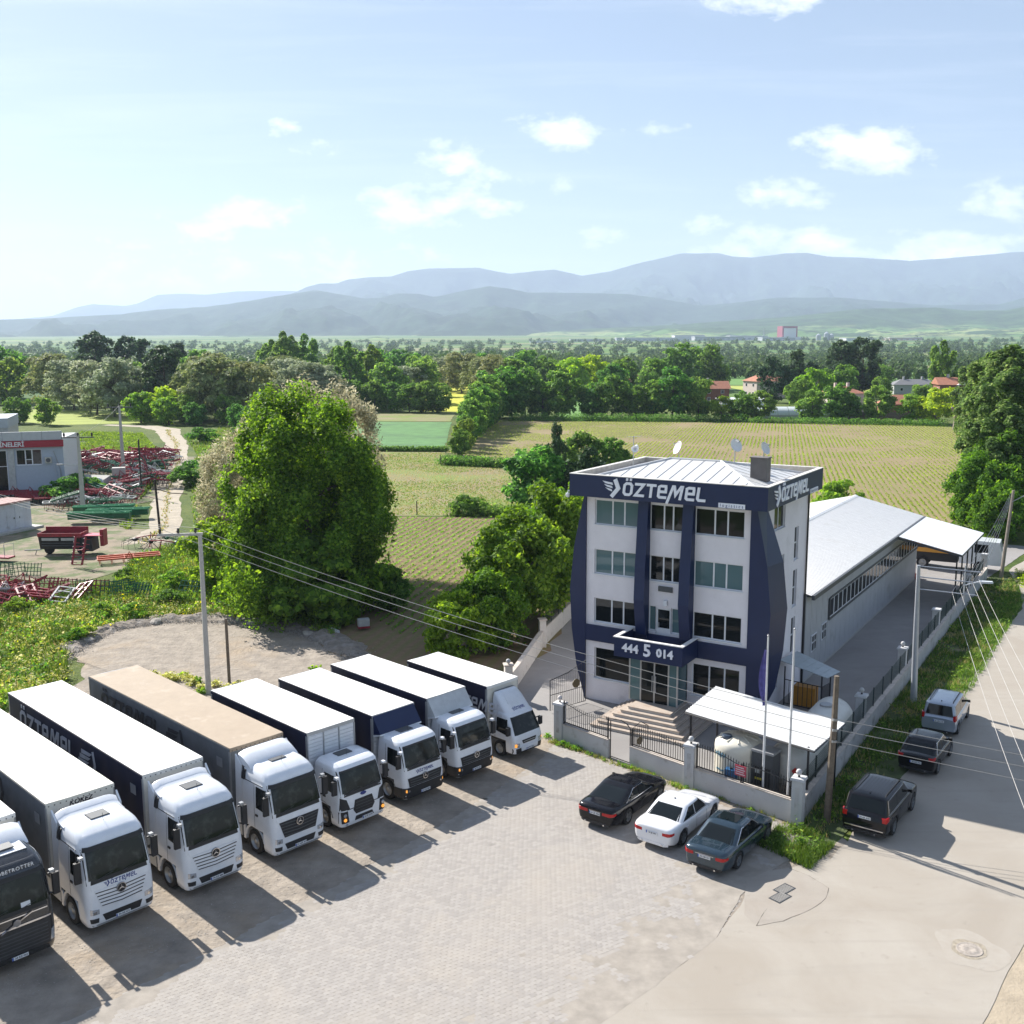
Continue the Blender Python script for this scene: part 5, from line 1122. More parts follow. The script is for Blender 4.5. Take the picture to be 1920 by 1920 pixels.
for kd in ('left', 'right'): part(sh, 'door_seam', DARKG, cab, [(kd, [(-1.36, .97), (-1.38, .97), (-1.38, 2.05), (-1.36, 2.05)])], .003, nu=1, depth=.01)
g = part(sh, 'grille', BLACKP, cab, [('front', [(-.42, .80), (.42, .80), (.5, .98), (-.5, .98)])], .014, nu=8, nv=2); part(sh, 'chrome_bar', ALU, g, [('front', [(-.4, .88), (.4, .88), (.4, .905), (-.4, .905)])], .03, nu=6, nv=1)
part(sh, 'bumper', BLACKP, cab, [('front', [(-.98, .36), (.98, .36), (1.0, .62), (-1.0, .62)])], .03, nu=12, depth=.04); part(sh, 'bumper_panel', WHITE, cab, [('front', [(-.55, .44), (.55, .44), (.6, .68), (-.6, .68)])], .045, nu=8, depth=.04)
lights(sh, cab, .66, .86, .66, .94, amber=True); plate(cab, sh.fx(0, .5, .06), 0, .52, '34 TU 7432'); mirrors(cab, sh, 1.3, 1.7, -.4, .98, kerb=False)
fa = Shell([(2.2, -.62, -1.7, .86, .25, .1), (2.45, -.85, -1.75, .84, .26, .1), (2.8, -1.15, -1.78, .80, .28, .1), (3.02, -1.38, -1.78, .74, .3, .1), (3.1, -1.5, -1.78, .66, .26, .1)])
fo = fa.body(MB(), list(np.linspace(2.2, 3.1, 12))).build('roof_fairing', WHITE, cab, smooth=45)
fa.patch(MB(), 'front', [(-.45, 2.62), (.45, 2.62), (.4, 2.98), (-.4, 2.98)], .03); mb = fa.patch(MB(), 'front', [(-.5, 2.6), (.5, 2.6), (.45, 2.98), (-.45, 2.98)], .03); mb.build('fairing_boss', WHITE, fo, smooth=40)
e_ = logo_text(MB(), lambda x, y, d: (x, y, d), 0, 0, .11, .01); lm = MB(); logo_text(lm, lambda x, y, d: (fa.fx(x, y, .004) + d, x, y), -e_/2, 2.3, .11, .004); lm.build('front_lettering', NAVYI, fo)
chassis(r0, -.7, -7.4, .62, .82)
for s_ in (-1, 1): wheel(r0, -1.12, s_*.84, .40, .24, side=s_); wheel(r0, -5.4, s_*.78, .40, .42, side=s_)
b_ = box_body(r0, -1.85, 6.1, 2.2, .98, 3.42, TARPW, NAVYT, TARPC, 'cargo_body', front_kind='plain')
lm = MB(); logo_text(lm, lambda x, y, d: (x, -1.122 - d, y), -4.6, 2.1, .6, .006, logo=False); lm.build('side_lettering', WHITEL, b_)

# ---------------------------------------------------------------- cars: local x forward
def car(cx, cy, az, label, paint, P, ptxt, group=None, cat='car', name='parked_car'):
    root = empty(name, (cx, cy, .02), R(az), label, cat, group)
    L, W, Wb = P['L'], P['W'], P['wb']; fo_, H = P['front'], P['H']       # front overhang
    xF = Wb/2 + fo_; xR = xF - L; r_ = P.get('wr', .345)
    st = P['st']                                                        # (fraction from rear, top z, half width factor)
    X = np.concatenate([xR + np.array([0, .012, .03, .055, .09]), np.linspace(xR+.13, xF-.13, 78), xF - np.array([.09, .055, .03, .012, 0])]); body = MB(); rows = []
    fx_ = [a for a, _, _ in st]
    for x in X:
        f = (x - xR) / L; zt = np.interp(f, fx_, [b_ for _, b_, _ in st]); w_ = W/2 * np.interp(f, fx_, [c for _, _, c in st])
        zb = .24 + .10 * max(0, (abs(f-.5) - .42) / .08); zs = zt - .09
        pts = [(0, zb), (w_*.72, zb), (w_*.93, zb+.03), (w_*.985, zb+.16), (w_, .24+(zs-.24)*.62), (w_*.985, zs-.03), (w_*.93, zs+.035), (w_*.80, zt-.012), (w_*.4, zt+.012), (0, zt+.02)]
        q = []
        for y, z in pts:
            for xw in (-Wb/2, Wb/2):
                d = abs(x - xw); ra = r_ + .075
                if d < ra and y > .62 * W/2: z = max(z, min(r_ + math.sqrt(ra*ra - d*d), zs - .02))
            q.append((y, z))
        rows.append([(x, -y, z) for y, z in q[::-1]] + [(x, y, z) for y, z in q[1:]])
    n = len(rows[0]); body.v = [p for r__ in rows for p in r__]
    for i in range(len(rows)-1):
        for k in range(n-1): body.f.append((i*n+k, i*n+k+1, (i+1)*n+k+1, (i+1)*n+k)); body.mi.append(0)
    body.f += [tuple(range(n)), tuple(range((len(rows)-1)*n, len(rows)*n))[::-1]]; body.mi += [0, 0]
    b_ = body.build('body', paint, root, smooth=42)
    c = P['cab']; zb = P['belt']; zr = H                                     # cab: windscreen base x, roof front x, roof rear x, rear screen base x
    wx, rx, bx, ex = [xR + L*v for v in c]; wt = W/2 * P.get('tumble', .74); wb_ = W/2 * .93
    lv = []
    for t in np.linspace(0, 1, 9):
        e = 1 - (1-t)**1.6 if not P.get('upright') else t
        z = zb - .04 + (zr - .05 - zb + .04) * t
        lv.append((z, wx + (rx-wx) * t, ex + (bx-ex) * t, wb_ + (wt+.03-wb_) * t, .30, .26 if not P.get('upright') else .16))
    lv += [(zr-.02, rx-.06, bx+.05, wt-.03, .30, .24), (zr+.005, rx-.22, bx+.16, wt-.13, .28, .2), (zr+.02, rx-.38*(rx-bx), bx+.22*(rx-bx), wt-.3, .15, .12)]
    g = Shell(lv); cb = g.body(MB()).build('cabin', paint, root, smooth=50); top = zr - .09
    part(g, 'windscreen', GLASS, cb, [('front', [(-wb_+.10, zb+.03), (wb_-.10, zb+.03), (wt-.08, top), (-wt+.08, top)])], .006, nu=12)
    part(g, 'rear_window', GLASS, cb, [('back', [(-wb_+.14, zb+.05), (wb_-.14, zb+.05), (wt-.12, top), (-wt+.12, top)])], .006, nu=12)
    mid = (rx + bx) / 2 - .05
    for kd in ('left', 'right'):
        f0 = wx - .34; f1 = rx - .06; e0 = ex + P.get('quarter', .42); e1 = bx + .12
        for a, b__, c_, d_ in ((f0, mid+.03, mid+.03, f1), (mid-.03, e0, e1, mid-.03)):
            part(g, 'side_window', GLASS, cb, [(kd, [(a, zb+.02), (b__, zb+.02), (c_, top), (d_, top)])], .006, nu=6)
        if P.get('trim', True):
            tm = part(g, 'window_trim', CHROME, cb, [(kd, [(f0+.02, zb-.012), (e0-.04, zb-.012), (e0-.04, zb+.008), (f0+.02, zb+.008)])], .012, nu=10, nv=1, depth=.012)
            part(g, 'window_trim', CHROME, cb, [(kd, [(f1+.02, top+.004), (e1-.02, top+.004), (e1-.02, top+.020), (f1+.02, top+.020)]), (kd, [(e0-.04, zb), (e0-.02, zb), (e1, top+.01), (e1-.02, top+.01)])], .012, nu=8, nv=2, depth=.012)
    if P.get('sunroof'): MB().box(rx-.95, rx-.25, -.42, .42, zr+.012, zr+.026).build('sunroof', GLASS, cb, smooth=20)
    if P.get('rails'):
        for s_ in (-1, 1): MB().tube([(rx-.2, s_*(wt-.12), zr-.02), (rx-.35, s_*(wt-.12), zr+.06), (bx+.4, s_*(wt-.12), zr+.06), (bx+.25, s_*(wt-.12), zr-.02)], .022, 6).build('roof_rail', P.get('railm', BLACKP), cb)
    if P.get('ribs'):
        for k in range(7): MB().box(bx+.35, rx-.45, -.42+k*.14-.012, -.42+k*.14+.012, zr+.018, zr+.03).build('roof_rib', paint, cb)
    MB().hexa([(bx+.30, -.02, zr+.0), (bx+.45, -.02, zr+.0), (bx+.45, .02, zr), (bx+.30, .02, zr), (bx+.28, -.01, zr+.07), (bx+.33, -.01, zr+.07), (bx+.33, .01, zr+.07), (bx+.28, .01, zr+.07)]).build('aerial', BLACKP, cb)
    # arches lined in black, wheels
    MB().box(-Wb/2-r_-.05, -Wb/2+r_+.05, -W*.36, W*.36, .2, r_+.36).box(Wb/2-r_-.05, Wb/2+r_+.05, -W*.36, W*.36, .2, r_+.36).build('wheel_well', BLACKP, b_)
    for x in (-Wb/2, Wb/2):
        for s_ in (-1, 1): wheel(root, x, s_*(W/2-.12), r_, .22, P.get('rim', 'car5'), side=s_)
    # doors, handles, mirrors
    def side_y(x, k=1.0): f = (x - xR) / L; return W/2 * np.interp(f, fx_, [c_ for _, _, c_ in st]) * k
    for s_ in (-1, 1):
        for x in (wx-.42, mid, ex+.28 if not P.get('upright') else ex+.42):
            MB().tube([(x, s_*(side_y(x)*.990), .40), (x, s_*(side_y(x)+.001), .62), (x, s_*(side_y(x)*.985), zb-.11)], .006, 4).build('door_seam', BLACKM, b_)
        for x in (mid+.22, mid-.85): MB().box(x-.1, x+.1, s_*(side_y(x)-.01), s_*(side_y(x)+.022), zb-.22, zb-.19).build('door_handle', paint, b_)
        mm = Shell([(zb+.02, wx-.28, wx-.42, .0, .01, .01)]) if False else None
        mr = MB().hexa([(wx-.32, s_*(wb_-.03), zb+.06), (wx-.46, s_*(wb_-.03), zb+.06), (wx-.48, s_*(wb_+.20), zb+.05), (wx-.36, s_*(wb_+.20), zb+.06), (wx-.34, s_*(wb_-.03), zb+.13), (wx-.46, s_*(wb_-.03), zb+.15), (wx-.48, s_*(wb_+.19), zb+.19), (wx-.38, s_*(wb_+.18), zb+.17)])
        mr.build('mirror', P.get('mirrorm', paint), b_, smooth=30)
    # rear: lamps wrap the corners, plate recess, bumper insert
    zt = st[0][1]; zl0, zl1 = P.get('lamp', (zt-.20, zt-.06)); wR = W/2 * st[0][2]
    def rear_x(y, z, off=.0):
        return xR - off
    for s_ in (-1, 1):
        lm_ = MB(); il = P.get('lampin', .30); hw_ = P.get('lampw', .24)
        xs_ = [.004, .012, .03, .06, .11, .17, hw_]
        A = [(xR-.006, s_*(wR-il+.06)), (xR-.006, s_*(wR-.02))] + [(xR+q-.004, s_*(side_y(xR+q)+.007)) for q in xs_]
        m_ = len(A); lo = [zl0 + .06*(k/(m_-1))**2 for k in range(m_)]; hi = [zl1-.02] + [zl1]*(m_-1)
        for k in range(m_-1):
            B = [(A[q][0]+.03, A[q][1]*.95) for q in (k, k+1)]
            lm_.hexa([(*A[k], lo[k]), (*A[k+1], lo[k+1]), (*B[1], lo[k+1]), (*B[0], lo[k]), (*A[k], hi[k]), (*A[k+1], hi[k+1]), (*B[1], hi[k+1]), (*B[0], hi[k])])
        lm_.build('tail_light', REDL, b_)
        hl = MB(); 
        wf = side_y(xF-.12); hl.hexa([(xF-.05, s_*(wf-.40), .52), (xF-.28, s_*(side_y(xF-.28)+.004), .56), (xF-.40, s_*(side_y(xF-.4)-.1), .56), (xF-.2, s_*(wf-.40), .52), (xF-.09, s_*(wf-.42), .66), (xF-.32, s_*(side_y(xF-.32)-.0), .69), (xF-.44, s_*(side_y(xF-.4)-.1), .70), (xF-.2, s_*(wf-.40), .66)])
        hl.build('headlight', LAMPG, b_)
    plate(b_, xR-.014, 0, P.get('pz', zl0+.02), ptxt, face=-1, w_=.52)
    if P.get('bar', True): MB().box(xR-.016, xR, -wR+il+.02, wR-il-.02, zl1-.045, zl1-.025).build('chrome_strip', CHROME, b_)
    MB().hexa([(xR-.012, -wR+.16, .25), (xR-.012, wR-.16, .25), (xR+.08, wR-.0, .25), (xR+.08, -wR+.0, .25), (xR-.012, -wR+.16, .37), (xR-.012, wR-.16, .37), (xR+.08, wR-.0, .35), (xR+.08, -wR+.0, .35)]).build('bumper_insert', P.get('insm', BLACKP), b_)
    if P.get('bumperbar'): MB().box(xR-.045, xR, -wR+.1, wR-.1, .47, .51).build('bumper_strip', CHROME, b_)
    MB().box(xF-.03, xF+.012, -.5, .5, .36, .66).build('grille', BLACKP, b_)
    for y in (-.45, .45): MB().cyl((xR-.05, y, .30), .035, .1, 10, ax=0).build('exhaust', CHROME, b_)
    return root
SALOON = dict(L=4.75, W=1.84, wb=2.82, front=.90, H=1.43, belt=.94, cab=(.735, .585, .34, .135),
              st=[(0, .90, .76), (.006, .95, .84), (.02, .995, .91), (.05, 1.02, .96), (.12, 1.03, .99), (.3, 1.0, 1), (.55, .97, 1), (.70, .96, 1), (.80, .91, .99), (.90, .83, .955), (.95, .75, .90), (.985, .66, .82), (1.0, .56, .72)])
BLK2 = M('glossy_black_paint', (.007, .007, .009), .15, spec=.3, coat=.2, var=.05); TEAL = M('dark_teal_paint', (.022, .045, .065), .22, met=.4, coat=1.0, var=.05); WHT2 = M('car_white_paint', (.78, .78, .79), .2, coat=1.0, var=.02); SIL = M('silver_blue_paint', (.36, .40, .46), .3, met=.4, coat=.8, var=.05)
car(4.98, 42.72, 53.5, 'black four door coupe with arched chrome window line, nearest the gate', BLK2, {**SALOON, 'L': 4.95, 'W': 1.88, 'H': 1.40, 'cab': (.74, .57, .36, .08), 'quarter': .75, 'lampin': .42}, '34 UR 7834', 'saloon cars parked below the front wall')
car(7.02, 40.80, 53.5, 'white saloon car parked between two dark saloons', WHT2, {**SALOON, 'insm': WHT2, 'bar': False, 'rim': 'car7'}, '34 JE 301', 'saloon cars parked below the front wall')
car(8.84, 38.92, 53.5, 'dark teal saloon car with sunroof parked beside the drain grates', TEAL, {**SALOON, 'L': 4.9, 'W': 1.86, 'H': 1.45, 'sunroof': True}, '34 UM 321', 'saloon cars parked below the front wall')
car(15.82, 41.66, 54, 'black off-road car with tall boxy body, nearest to the wall corner on the road', BLK2, dict(L=4.75, W=1.9, wb=2.78, front=.9, H=1.74, belt=1.10, wr=.38, upright=True, quarter=.25, tumble=.80, rails=True, ribs=True, bar=False, bumperbar=True, lamp=(.86, 1.08), lampin=.22, pz=.92, railm=BLACKP,
    cab=(.73, .60, .07, .03), st=[(0, 1.02, .93), (.015, 1.12, .96), (.05, 1.14, .985), (.3, 1.15, 1), (.7, 1.13, 1), (.80, 1.09, .99), (.92, 1.02, .97), (.97, .95, .93), (1.0, .72, .88)]), '34 AR 3751', 'cars parked along the road verge')
car(20.10, 47.62, 55, 'small black hatchback car parked between the silver estate and the off-road car', BLK2, dict(L=4.2, W=1.76, wb=2.6, front=.8, H=1.48, belt=.96, quarter=.5, bar=False, lamp=(.82, .98), lampin=.25, pz=.66,
    cab=(.76, .60, .22, .04), st=[(0, .92, .88), (.02, .99, .93), (.08, 1.02, .97), (.3, 1.01, 1), (.7, .97, 1), (.82, .92, .98), (.93, .80, .94), (.97, .7, .88), (1.0, .55, .8)]), '34 DB 904', 'cars parked along the road verge')
car(23.18, 52.66, 57, 'silver estate car with roof rails, farthest of the parked cars on the road verge', SIL, dict(L=4.5, W=1.75, wb=2.8, front=.82, H=1.70, belt=1.04, upright=True, quarter=.25, tumble=.78, rails=True, bar=False, mirrorm=BLACKP, lamp=(.9, 1.2), lampin=.14, pz=.82, trim=False,
    cab=(.78, .62, .06, .025), st=[(0, .98, .92), (.015, 1.05, .95), (.05, 1.08, .98), (.3, 1.08, 1), (.72, 1.05, 1), (.82, 1.0, .99), (.93, .88, .96), (.97, .78, .90), (1.0, .58, .82)]), '34 ZN 718', 'cars parked along the road verge')
# ================================================================ yard surface, walls, fences
YARDC = pave_concrete('yard_paving', (.31, .295, .28), (.24, .225, .215), .3)
sheet('yard', [bl(2, -6.3), bl(9.8, -8.3), bl(15.1, -9.2), bl(15.1, 45), bl(17, 62), bl(-6, 62), bl(-10.2, 19), bl(-8.6, 13), bl(-7.6, 7.6), bl(-5.0, .6), bl(-1.0, -5.8)], .003, YARDC, .05, 1.0)
WPL = M('painted_boundary_wall', (.50, .50, .50), .85, var=.08, scale=1.0, bump=.006, bscale=40, c2=(.38, .37, .35), c2s=1.3, c2t=.58, world=True)
WPS = M('stained_side_wall', (.46, .45, .44), .9, var=.12, scale=1.5, bump=.006, c2=(.28, .27, .25), c2s=.9, c2t=.55, world=True)
CAPM = M('wall_coping_stone', (.52, .46, .40), .8, var=.15, c2=(.33, .30, .26), c2s=2, world=True)
IRON = M('black_wrought_iron', (.018, .018, .02), .5, var=.2)
def wall_seg(name, a, b_, h, th, label, mat, cap=True, z0=0.0):
    A = Vector(bl(*a)); B = Vector(bl(*b_)); d = B - A; L = d.length
    o = empty(name, (A.x, A.y, z0), math.atan2(d.y, d.x), label, 'wall')
    n = max(1, round(L / 2.6)); 
    MB().box(0, L, -th/2, th/2, 0, h).build('wall', mat, o)
    if cap:
        for k in range(n): MB().box(L*k/n + .005, L*(k+1)/n - .005, -th/2-.03, th/2+.03, h, h+.05).build('coping_stone', CAPM, o)
    return o, L
def gate_pillar(s, t, h, label, ball=True, w_=.46, rz=0):
    o = at_site('gate_pillar', s, t, label, 'pillar', 'wall pillars with globe lamps', rz=rz); k = w_/2
    MB().box(-k, k, -k, k, 0, h).build('shaft', WPL, o); MB().hexa([(-k-.07, -k-.07, h), (k+.07, -k-.07, h), (k+.07, k+.07, h), (-k-.07, k+.07, h), (-k-.04, -k-.04, h+.10), (k+.04, -k-.04, h+.10), (k+.04, k+.04, h+.10), (-k-.04, k+.04, h+.10)]).build('cap', M('pillar_cap', (.66, .64, .62), .7, var=.05) if 'PCM' not in globals() else PCM, o)
    globals()['PCM'] = o.children[-1].data.materials[0]
    MB().box(-k*.35, k*.35, -k-.012, -k, h*.25, h*.85).build('recess_panel', DARKG if False else WPS, o)
    if ball:
        l = MB().lathe([(.05, h+.10), (.045, h+.2)], 10); l.build('lamp_stem', BLACKM, o)
        MB().lathe([(.03, -.135), (.09, -.10), (.135, 0), (.09, .10), (.02, .135)][::1], 18).build('globe', M('frosted_globe', (.55, .50, .47), .25, var=.1) if 'GLM' not in globals() else GLM, o, smooth=80, loc=(0, 0, h+.32)); globals()['GLM'] = o.children[-1].data.materials[0]
    return o
def railing(name, a, b_, z0, prof, label, cat='fence', step=.13, posts=True, group=None, dbl=True):
    """iron railing; prof(u) = top height"""
    A = Vector(bl(*a)); B = Vector(bl(*b_)); d = B - A; L = d.length
    o = empty(name, (A.x, A.y, z0), math.atan2(d.y, d.x), label, cat, group); n = int(L / step); bars = {}
    for k in range(n + 1):
        x = L * k / n; hh = round(prof(k / n), 2)
        if hh not in bars: m_ = MB().box(-.011, .011, -.011, .011, .06, hh+.10); m_.hexa([(-.02, -.011, hh+.10), (.02, -.011, hh+.10), (.02, .011, hh+.10), (-.02, .011, hh+.10), (-.003, -.003, hh+.19), (.003, -.003, hh+.19), (.003, .003, hh+.19), (-.003, .003, hh+.19)]); bars[hh] = m_.mesh('bar', IRON)
        link('bar', bars[hh], o, loc=(x, 0, 0))
    MB().box(0, L, -.018, .018, .06, .10).build('bottom_rail', IRON, o)
    MB().tube([(L*k/16, 0, prof(k/16)) for k in range(17)], .022, 4).build('top_rail', IRON, o)
    if posts:
        for x in (0, L): MB().box(x-.03, x+.03, -.03, .03, 0, prof(x/L)+.12).build('post', IRON, o)
    return o
wall_seg('front_wall', (2.15, -6.42), (5.12, -7.1), .93, .2, 'low white wall between the left gate pillar and the small iron gate', WPL)
wall_seg('front_wall', (6.42, -7.36), (9.6, -8.1), .97, .2, 'low white wall right of the small gate, below a curved iron railing', WPL)
wall_seg('front_wall', (10.05, -8.2), (14.85, -9.15), .98, .2, 'stained white wall in front of the water tank and flagpoles', WPL)
gate_pillar(1.93, -6.38, 1.95, 'white gate pillar with globe lamp beside the smallest lorry'); gate_pillar(9.82, -8.15, 2.0, 'white wall pillar with globe lamp between the steps and the water tank'); gate_pillar(15.1, -9.2, 2.0, 'white corner pillar with globe lamp behind the dark teal saloon')
arc = lambda h0, dh: (lambda u: h0 + dh * math.sin(math.pi * u))
railing('iron_railing', (2.2, -6.42), (5.05, -7.1), .98, lambda u: .98 - .12 * u + .10 * math.cos(2*math.pi*u), 'black iron railing with wavy top between gate pillar and small gate')
railing('iron_railing', (6.5, -7.38), (9.5, -8.08), 1.02, lambda u: .70 + .22 * math.sin(math.pi * u), 'black iron railing with arched top in front of the steps')
railing('iron_railing', (10.15, -8.22), (12.4, -8.67), 1.03, lambda u: .72 + .28 * (1 - u) ** 1.0 + .12 * math.sin(math.pi * u), 'black iron railing with falling top in front of the white water tank')
rl = railing('iron_railing', (12.5, -8.69), (14.8, -9.14), 1.03, lambda u: .80 - .12 * u + .10 * math.sin(math.pi * u), 'black iron railing between the red notice and the corner pillar')
nb_ = at_site('notice_board', 12.4, -8.75, 'red notice board with white lines of writing on the railing', 'sign', z=1.35, rz=R(-11))
MB().box(-.28, .28, -.03, 0, 0, .48).build('board', M('notice_red', (.42, .04, .07), .5, var=.1), nb_)
for k in range(4): MB().box(-.23, .23 - .06*(k % 2), -.036, -.031, .07 + .1*k, .11 + .1*k).build('text_line', M('notice_white', (.6, .5, .52), .6, var=.4, scale=60) if k == 0 else nb_.children[1].data.materials[0], nb_)
# little gate, ajar, with an arched frame
gt = at_site('iron_gate', 5.2, -7.12, 'small arched black iron gate standing in the gap of the front wall', 'gate', rz=R(-12.5))
g = MB(); g.tube([(0, 0, 0), (0, 0, 1.95), (.3, 0, 2.1), (.65, 0, 2.13), (1.0, 0, 2.04), (1.22, 0, 1.85), (1.22, 0, 0)], .028, 6).tube([(0, 0, .12), (1.22, 0, .12)], .022, 6); g.build('frame', IRON, gt)
gl = at_site('iron_gate_leaf', 6.42, -7.3, 'open black gate leaf with ornament swung in towards the steps', 'gate', rz=R(70))
g = MB(); g.tube([(0, 0, .1), (0, 0, 1.8), (.6, 0, 2.05), (1.1, 0, 1.75), (1.1, 0, .1), (0, 0, .1)], .025, 5); g.build('frame', IRON, gl)
bmh = MB().box(-.009, .009, -.009, .009, .1, 1.85).mesh('bar', IRON)
for k in range(7): link('bar', bmh, gl, loc=(.14+.135*k, 0, 0))
MB().lathe([(.17, -.012), (.2, -.012), (.2, .012), (.17, .012)], 20, ax=1).build('scroll_ornament', M('brassy_iron', (.12, .09, .04), .5), gl, loc=(.55, 0, 1.1))
vg = at_site('vehicle_gate', -.5, -3.2, 'black iron vehicle gate leaf opened along the drive beside the office', 'gate', rz=R(70))
g = MB(); g.tube([(0, 0, .12), (0, 0, 1.85), (1.3, 0, 2.05), (2.6, 0, 2.5), (2.6, 0, .12), (0, 0, .12)], .03, 5).tube([(0, 0, 1.0), (2.6, 0, 1.0)], .02, 5); g.build('frame', IRON, vg)
for k in range(17): f = (k + 1) / 18; link('bar', MB().box(-.009, .009, -.009, .009, .12, 1.95 + .5 * f * f).mesh('bar', IRON), vg, loc=(2.6*f, 0, 0))
MB().lathe([(.2, -.02), (.26, -.02), (.26, .02), (.2, .02)], 20, ax=1).build('scroll_ornament', gl.children[-1].data.materials[0], vg, loc=(1.9, 0, 1.3))
# long side wall along the road, with wire mesh fence
wall_seg('side_wall', (15.12, -8.9), (15.0, 44.5), 1.0, .22, 'long white boundary wall running beside the road verge', WPS)
for t, lb in ((2.6, 'wall pillar beside the end of the long white tank'), (12.4, 'wall pillar with globe lamp left of the grey street pole'), (23.0, 'wall pillar with flat white cap right of the grey street pole'), (35.5, 'farther wall pillar just before the canopy posts'), (44.7, 'last wall pillar at the far end of the side wall')):
    gate_pillar(14.78, t, 2.05, 'white ' + lb, ball=t < 20)
WIREM = M('green_grey_wire', (.05, .085, .075), .5, met=.3, var=.1)
mf = at_site('mesh_fence', 15.05, -8.6, 'green wire mesh fence panels on top of the long side wall', 'fence', z=1.05, rz=R(90.13))
pst = MB().box(-.03, .03, -.03, .03, 0, 1.02).mesh('post', M('fence_post_dark', (.03, .04, .04), .5)); pn = MB()
for k in range(9): pn.box(0, 2.1, -.004, .004, .06+k*.11, .066+k*.11)
for k in range(22): pn.box(.05+k*.095, .056+k*.095, -.004, .004, .04, .98)
pn = pn.mesh('mesh_panel', WIREM)
for k in range(25): link('post', pst, mf, loc=(k*2.14, 0, 0)); (k < 24) and link('mesh_panel', pn, mf, loc=(k*2.14+.02, 0, 0))
# left garden wall beside the drive
Lw = [(-.2, 57.2), (.42, 59.6), (2.1, 67.0), (4.4, 74.3), (8.5, 84.5)]
for (a, b_), lb, h in zip(zip(Lw, Lw[1:]), ('pale garden wall just behind the smallest lorry', 'pale garden wall of the drive before its pillar', 'pale garden wall of the drive beyond its pillar', 'far stretch of pale garden wall hidden by trees'), (1.15, 1.15, 1.2, 1.2)):
    d = Vector(b_) - Vector(a); o = empty('garden_wall', (*a, 0), math.atan2(d.y, d.x), lb, 'wall'); MB().box(0, d.length, 0, .22, 0, h).build('wall', PLAST, o); 
    for k in range(3): MB().box(d.length*k/3+.004, d.length*(k+1)/3-.004, -.03, .25, h, h+.05).build('coping_stone', CAPM, o)
for (x, y), lb, bl_ in (((2.0, 66.9), 'pale square pillar in the middle of the garden wall by the drive', False), ((-.25, 57.1), 'pale pillar with globe lamp behind the roof of the smallest lorry', True)):
    o = empty('garden_pillar', (x, y, 0), R(10), lb, 'pillar'); MB().box(-.22, .22, -.22, .22, 0, 1.9).build('shaft', PLAST, o); MB().box(-.28, .28, -.28, .28, 1.9, 1.98).build('cap', CAPM, o)
    if bl_: MB().lathe([(.03, -.14), (.1, -.1), (.14, 0), (.1, .1), (.02, .14)], 16).build('globe', GLM, o, smooth=80, loc=(0, 0, 2.14))
mf2 = empty('mesh_fence', (2.2, 67.2, 1.2), math.atan2(7.1, 2.3), 'dark green mesh fence on the garden wall beside the drive', 'fence')
for k in range(4): link('post', pst, mf2, loc=(k*1.85, .1, 0)); (k < 3) and link('mesh_panel', pn, mf2, loc=(k*1.85, .1, 0), scale=(.88, 1, 1))

# ---------------------------------------------------------------- tank shelter, tanks, cabinet, flagpoles
SHT = at_site('tank_shelter', 0, 0, 'white corrugated shelter roof on dark posts over the tanks', 'shelter')
cs = [(8.95, -2.9, 3.14), (8.95, -6.85, 3.06), (15.4, -8.15, 2.96), (15.72, -4.4, 3.04)]
nsh = 8; SM = M('white_corrugated_sheet', (.60, .60, .59), .4, var=.04)
for k in range(nsh):
    u0, u1 = k/nsh, (k+.99)/nsh; mb = MB(); P = []
    nn = 6
    for j in range(nn+1):
        u = u0 + (u1-u0)*j/nn
        a = [cs[0][i] + (cs[1][i]-cs[0][i])*u for i in range(3)]; b_ = [cs[3][i] + (cs[2][i]-cs[3][i])*u for i in range(3)]
        h = .035 if j % 3 == 1 else 0
        P += [(a[0], a[1], a[2]+h), (b_[0], b_[1], b_[2]+h)]
    mb.poly(P, *[(2*i, 2*i+1, 2*i+3, 2*i+2) for i in range(nn)]); mb.build('roof_sheet', SM, SHT, fix=False)
fr = MB()
for a, b_ in ((0, 1), (1, 2), (2, 3), (3, 0)): fr.tube([(cs[a][0], cs[a][1], cs[a][2]-.07), (cs[b_][0], cs[b_][1], cs[b_][2]-.07)], .04, 4)
fr.build('roof_frame', BLACKM, SHT)
for s, t in ((9.15, -3.1), (9.15, -6.6), (11.4, -3.6), (15.1, -7.95), (15.4, -4.6)): MB().box(s-.04, s+.04, t-.04, t+.04, 0, 3.0).build('post', BLACKM, SHT)
TK = at_site('water_tank', 11.65, -6.95, 'round cream plastic water tank with dark lid under the shelter', 'water tank')
TKM = M('cream_plastic', (.66, .62, .52), .45, var=.04)
pr = [(1.06, 0)] + [(1.08 + (.012 if i % 2 else 0), .12 + i * .12) for i in range(17)] + [(1.05, 2.22), (.9, 2.36), (.5, 2.48), (.2, 2.52), (.02, 2.52)]
MB().lathe(pr, 40).build('vessel', TKM, TK, smooth=50); MB().lathe([(.22, 2.40), (.24, 2.50), (.2, 2.56), (.02, 2.57)], 20).build('lid', M('dark_blue_lid', (.03, .05, .08), .4), TK, loc=(-.42, -.42, 0))
for k in range(10): a = 2*math.pi*k/10; MB().hexa([(.3*math.cos(a-.06), .3*math.sin(a-.06), 2.50), (.3*math.cos(a+.06), .3*math.sin(a+.06), 2.50), (.9*math.cos(a+.05), .9*math.sin(a+.05), 2.34), (.9*math.cos(a-.05), .9*math.sin(a-.05), 2.34), (.3*math.cos(a-.04), .3*math.sin(a-.04), 2.54), (.3*math.cos(a+.04), .3*math.sin(a+.04), 2.54), (.88*math.cos(a+.03), .88*math.sin(a+.03), 2.42), (.88*math.cos(a-.03), .88*math.sin(a-.03), 2.42)]).build('top_rib', TKM, TK)
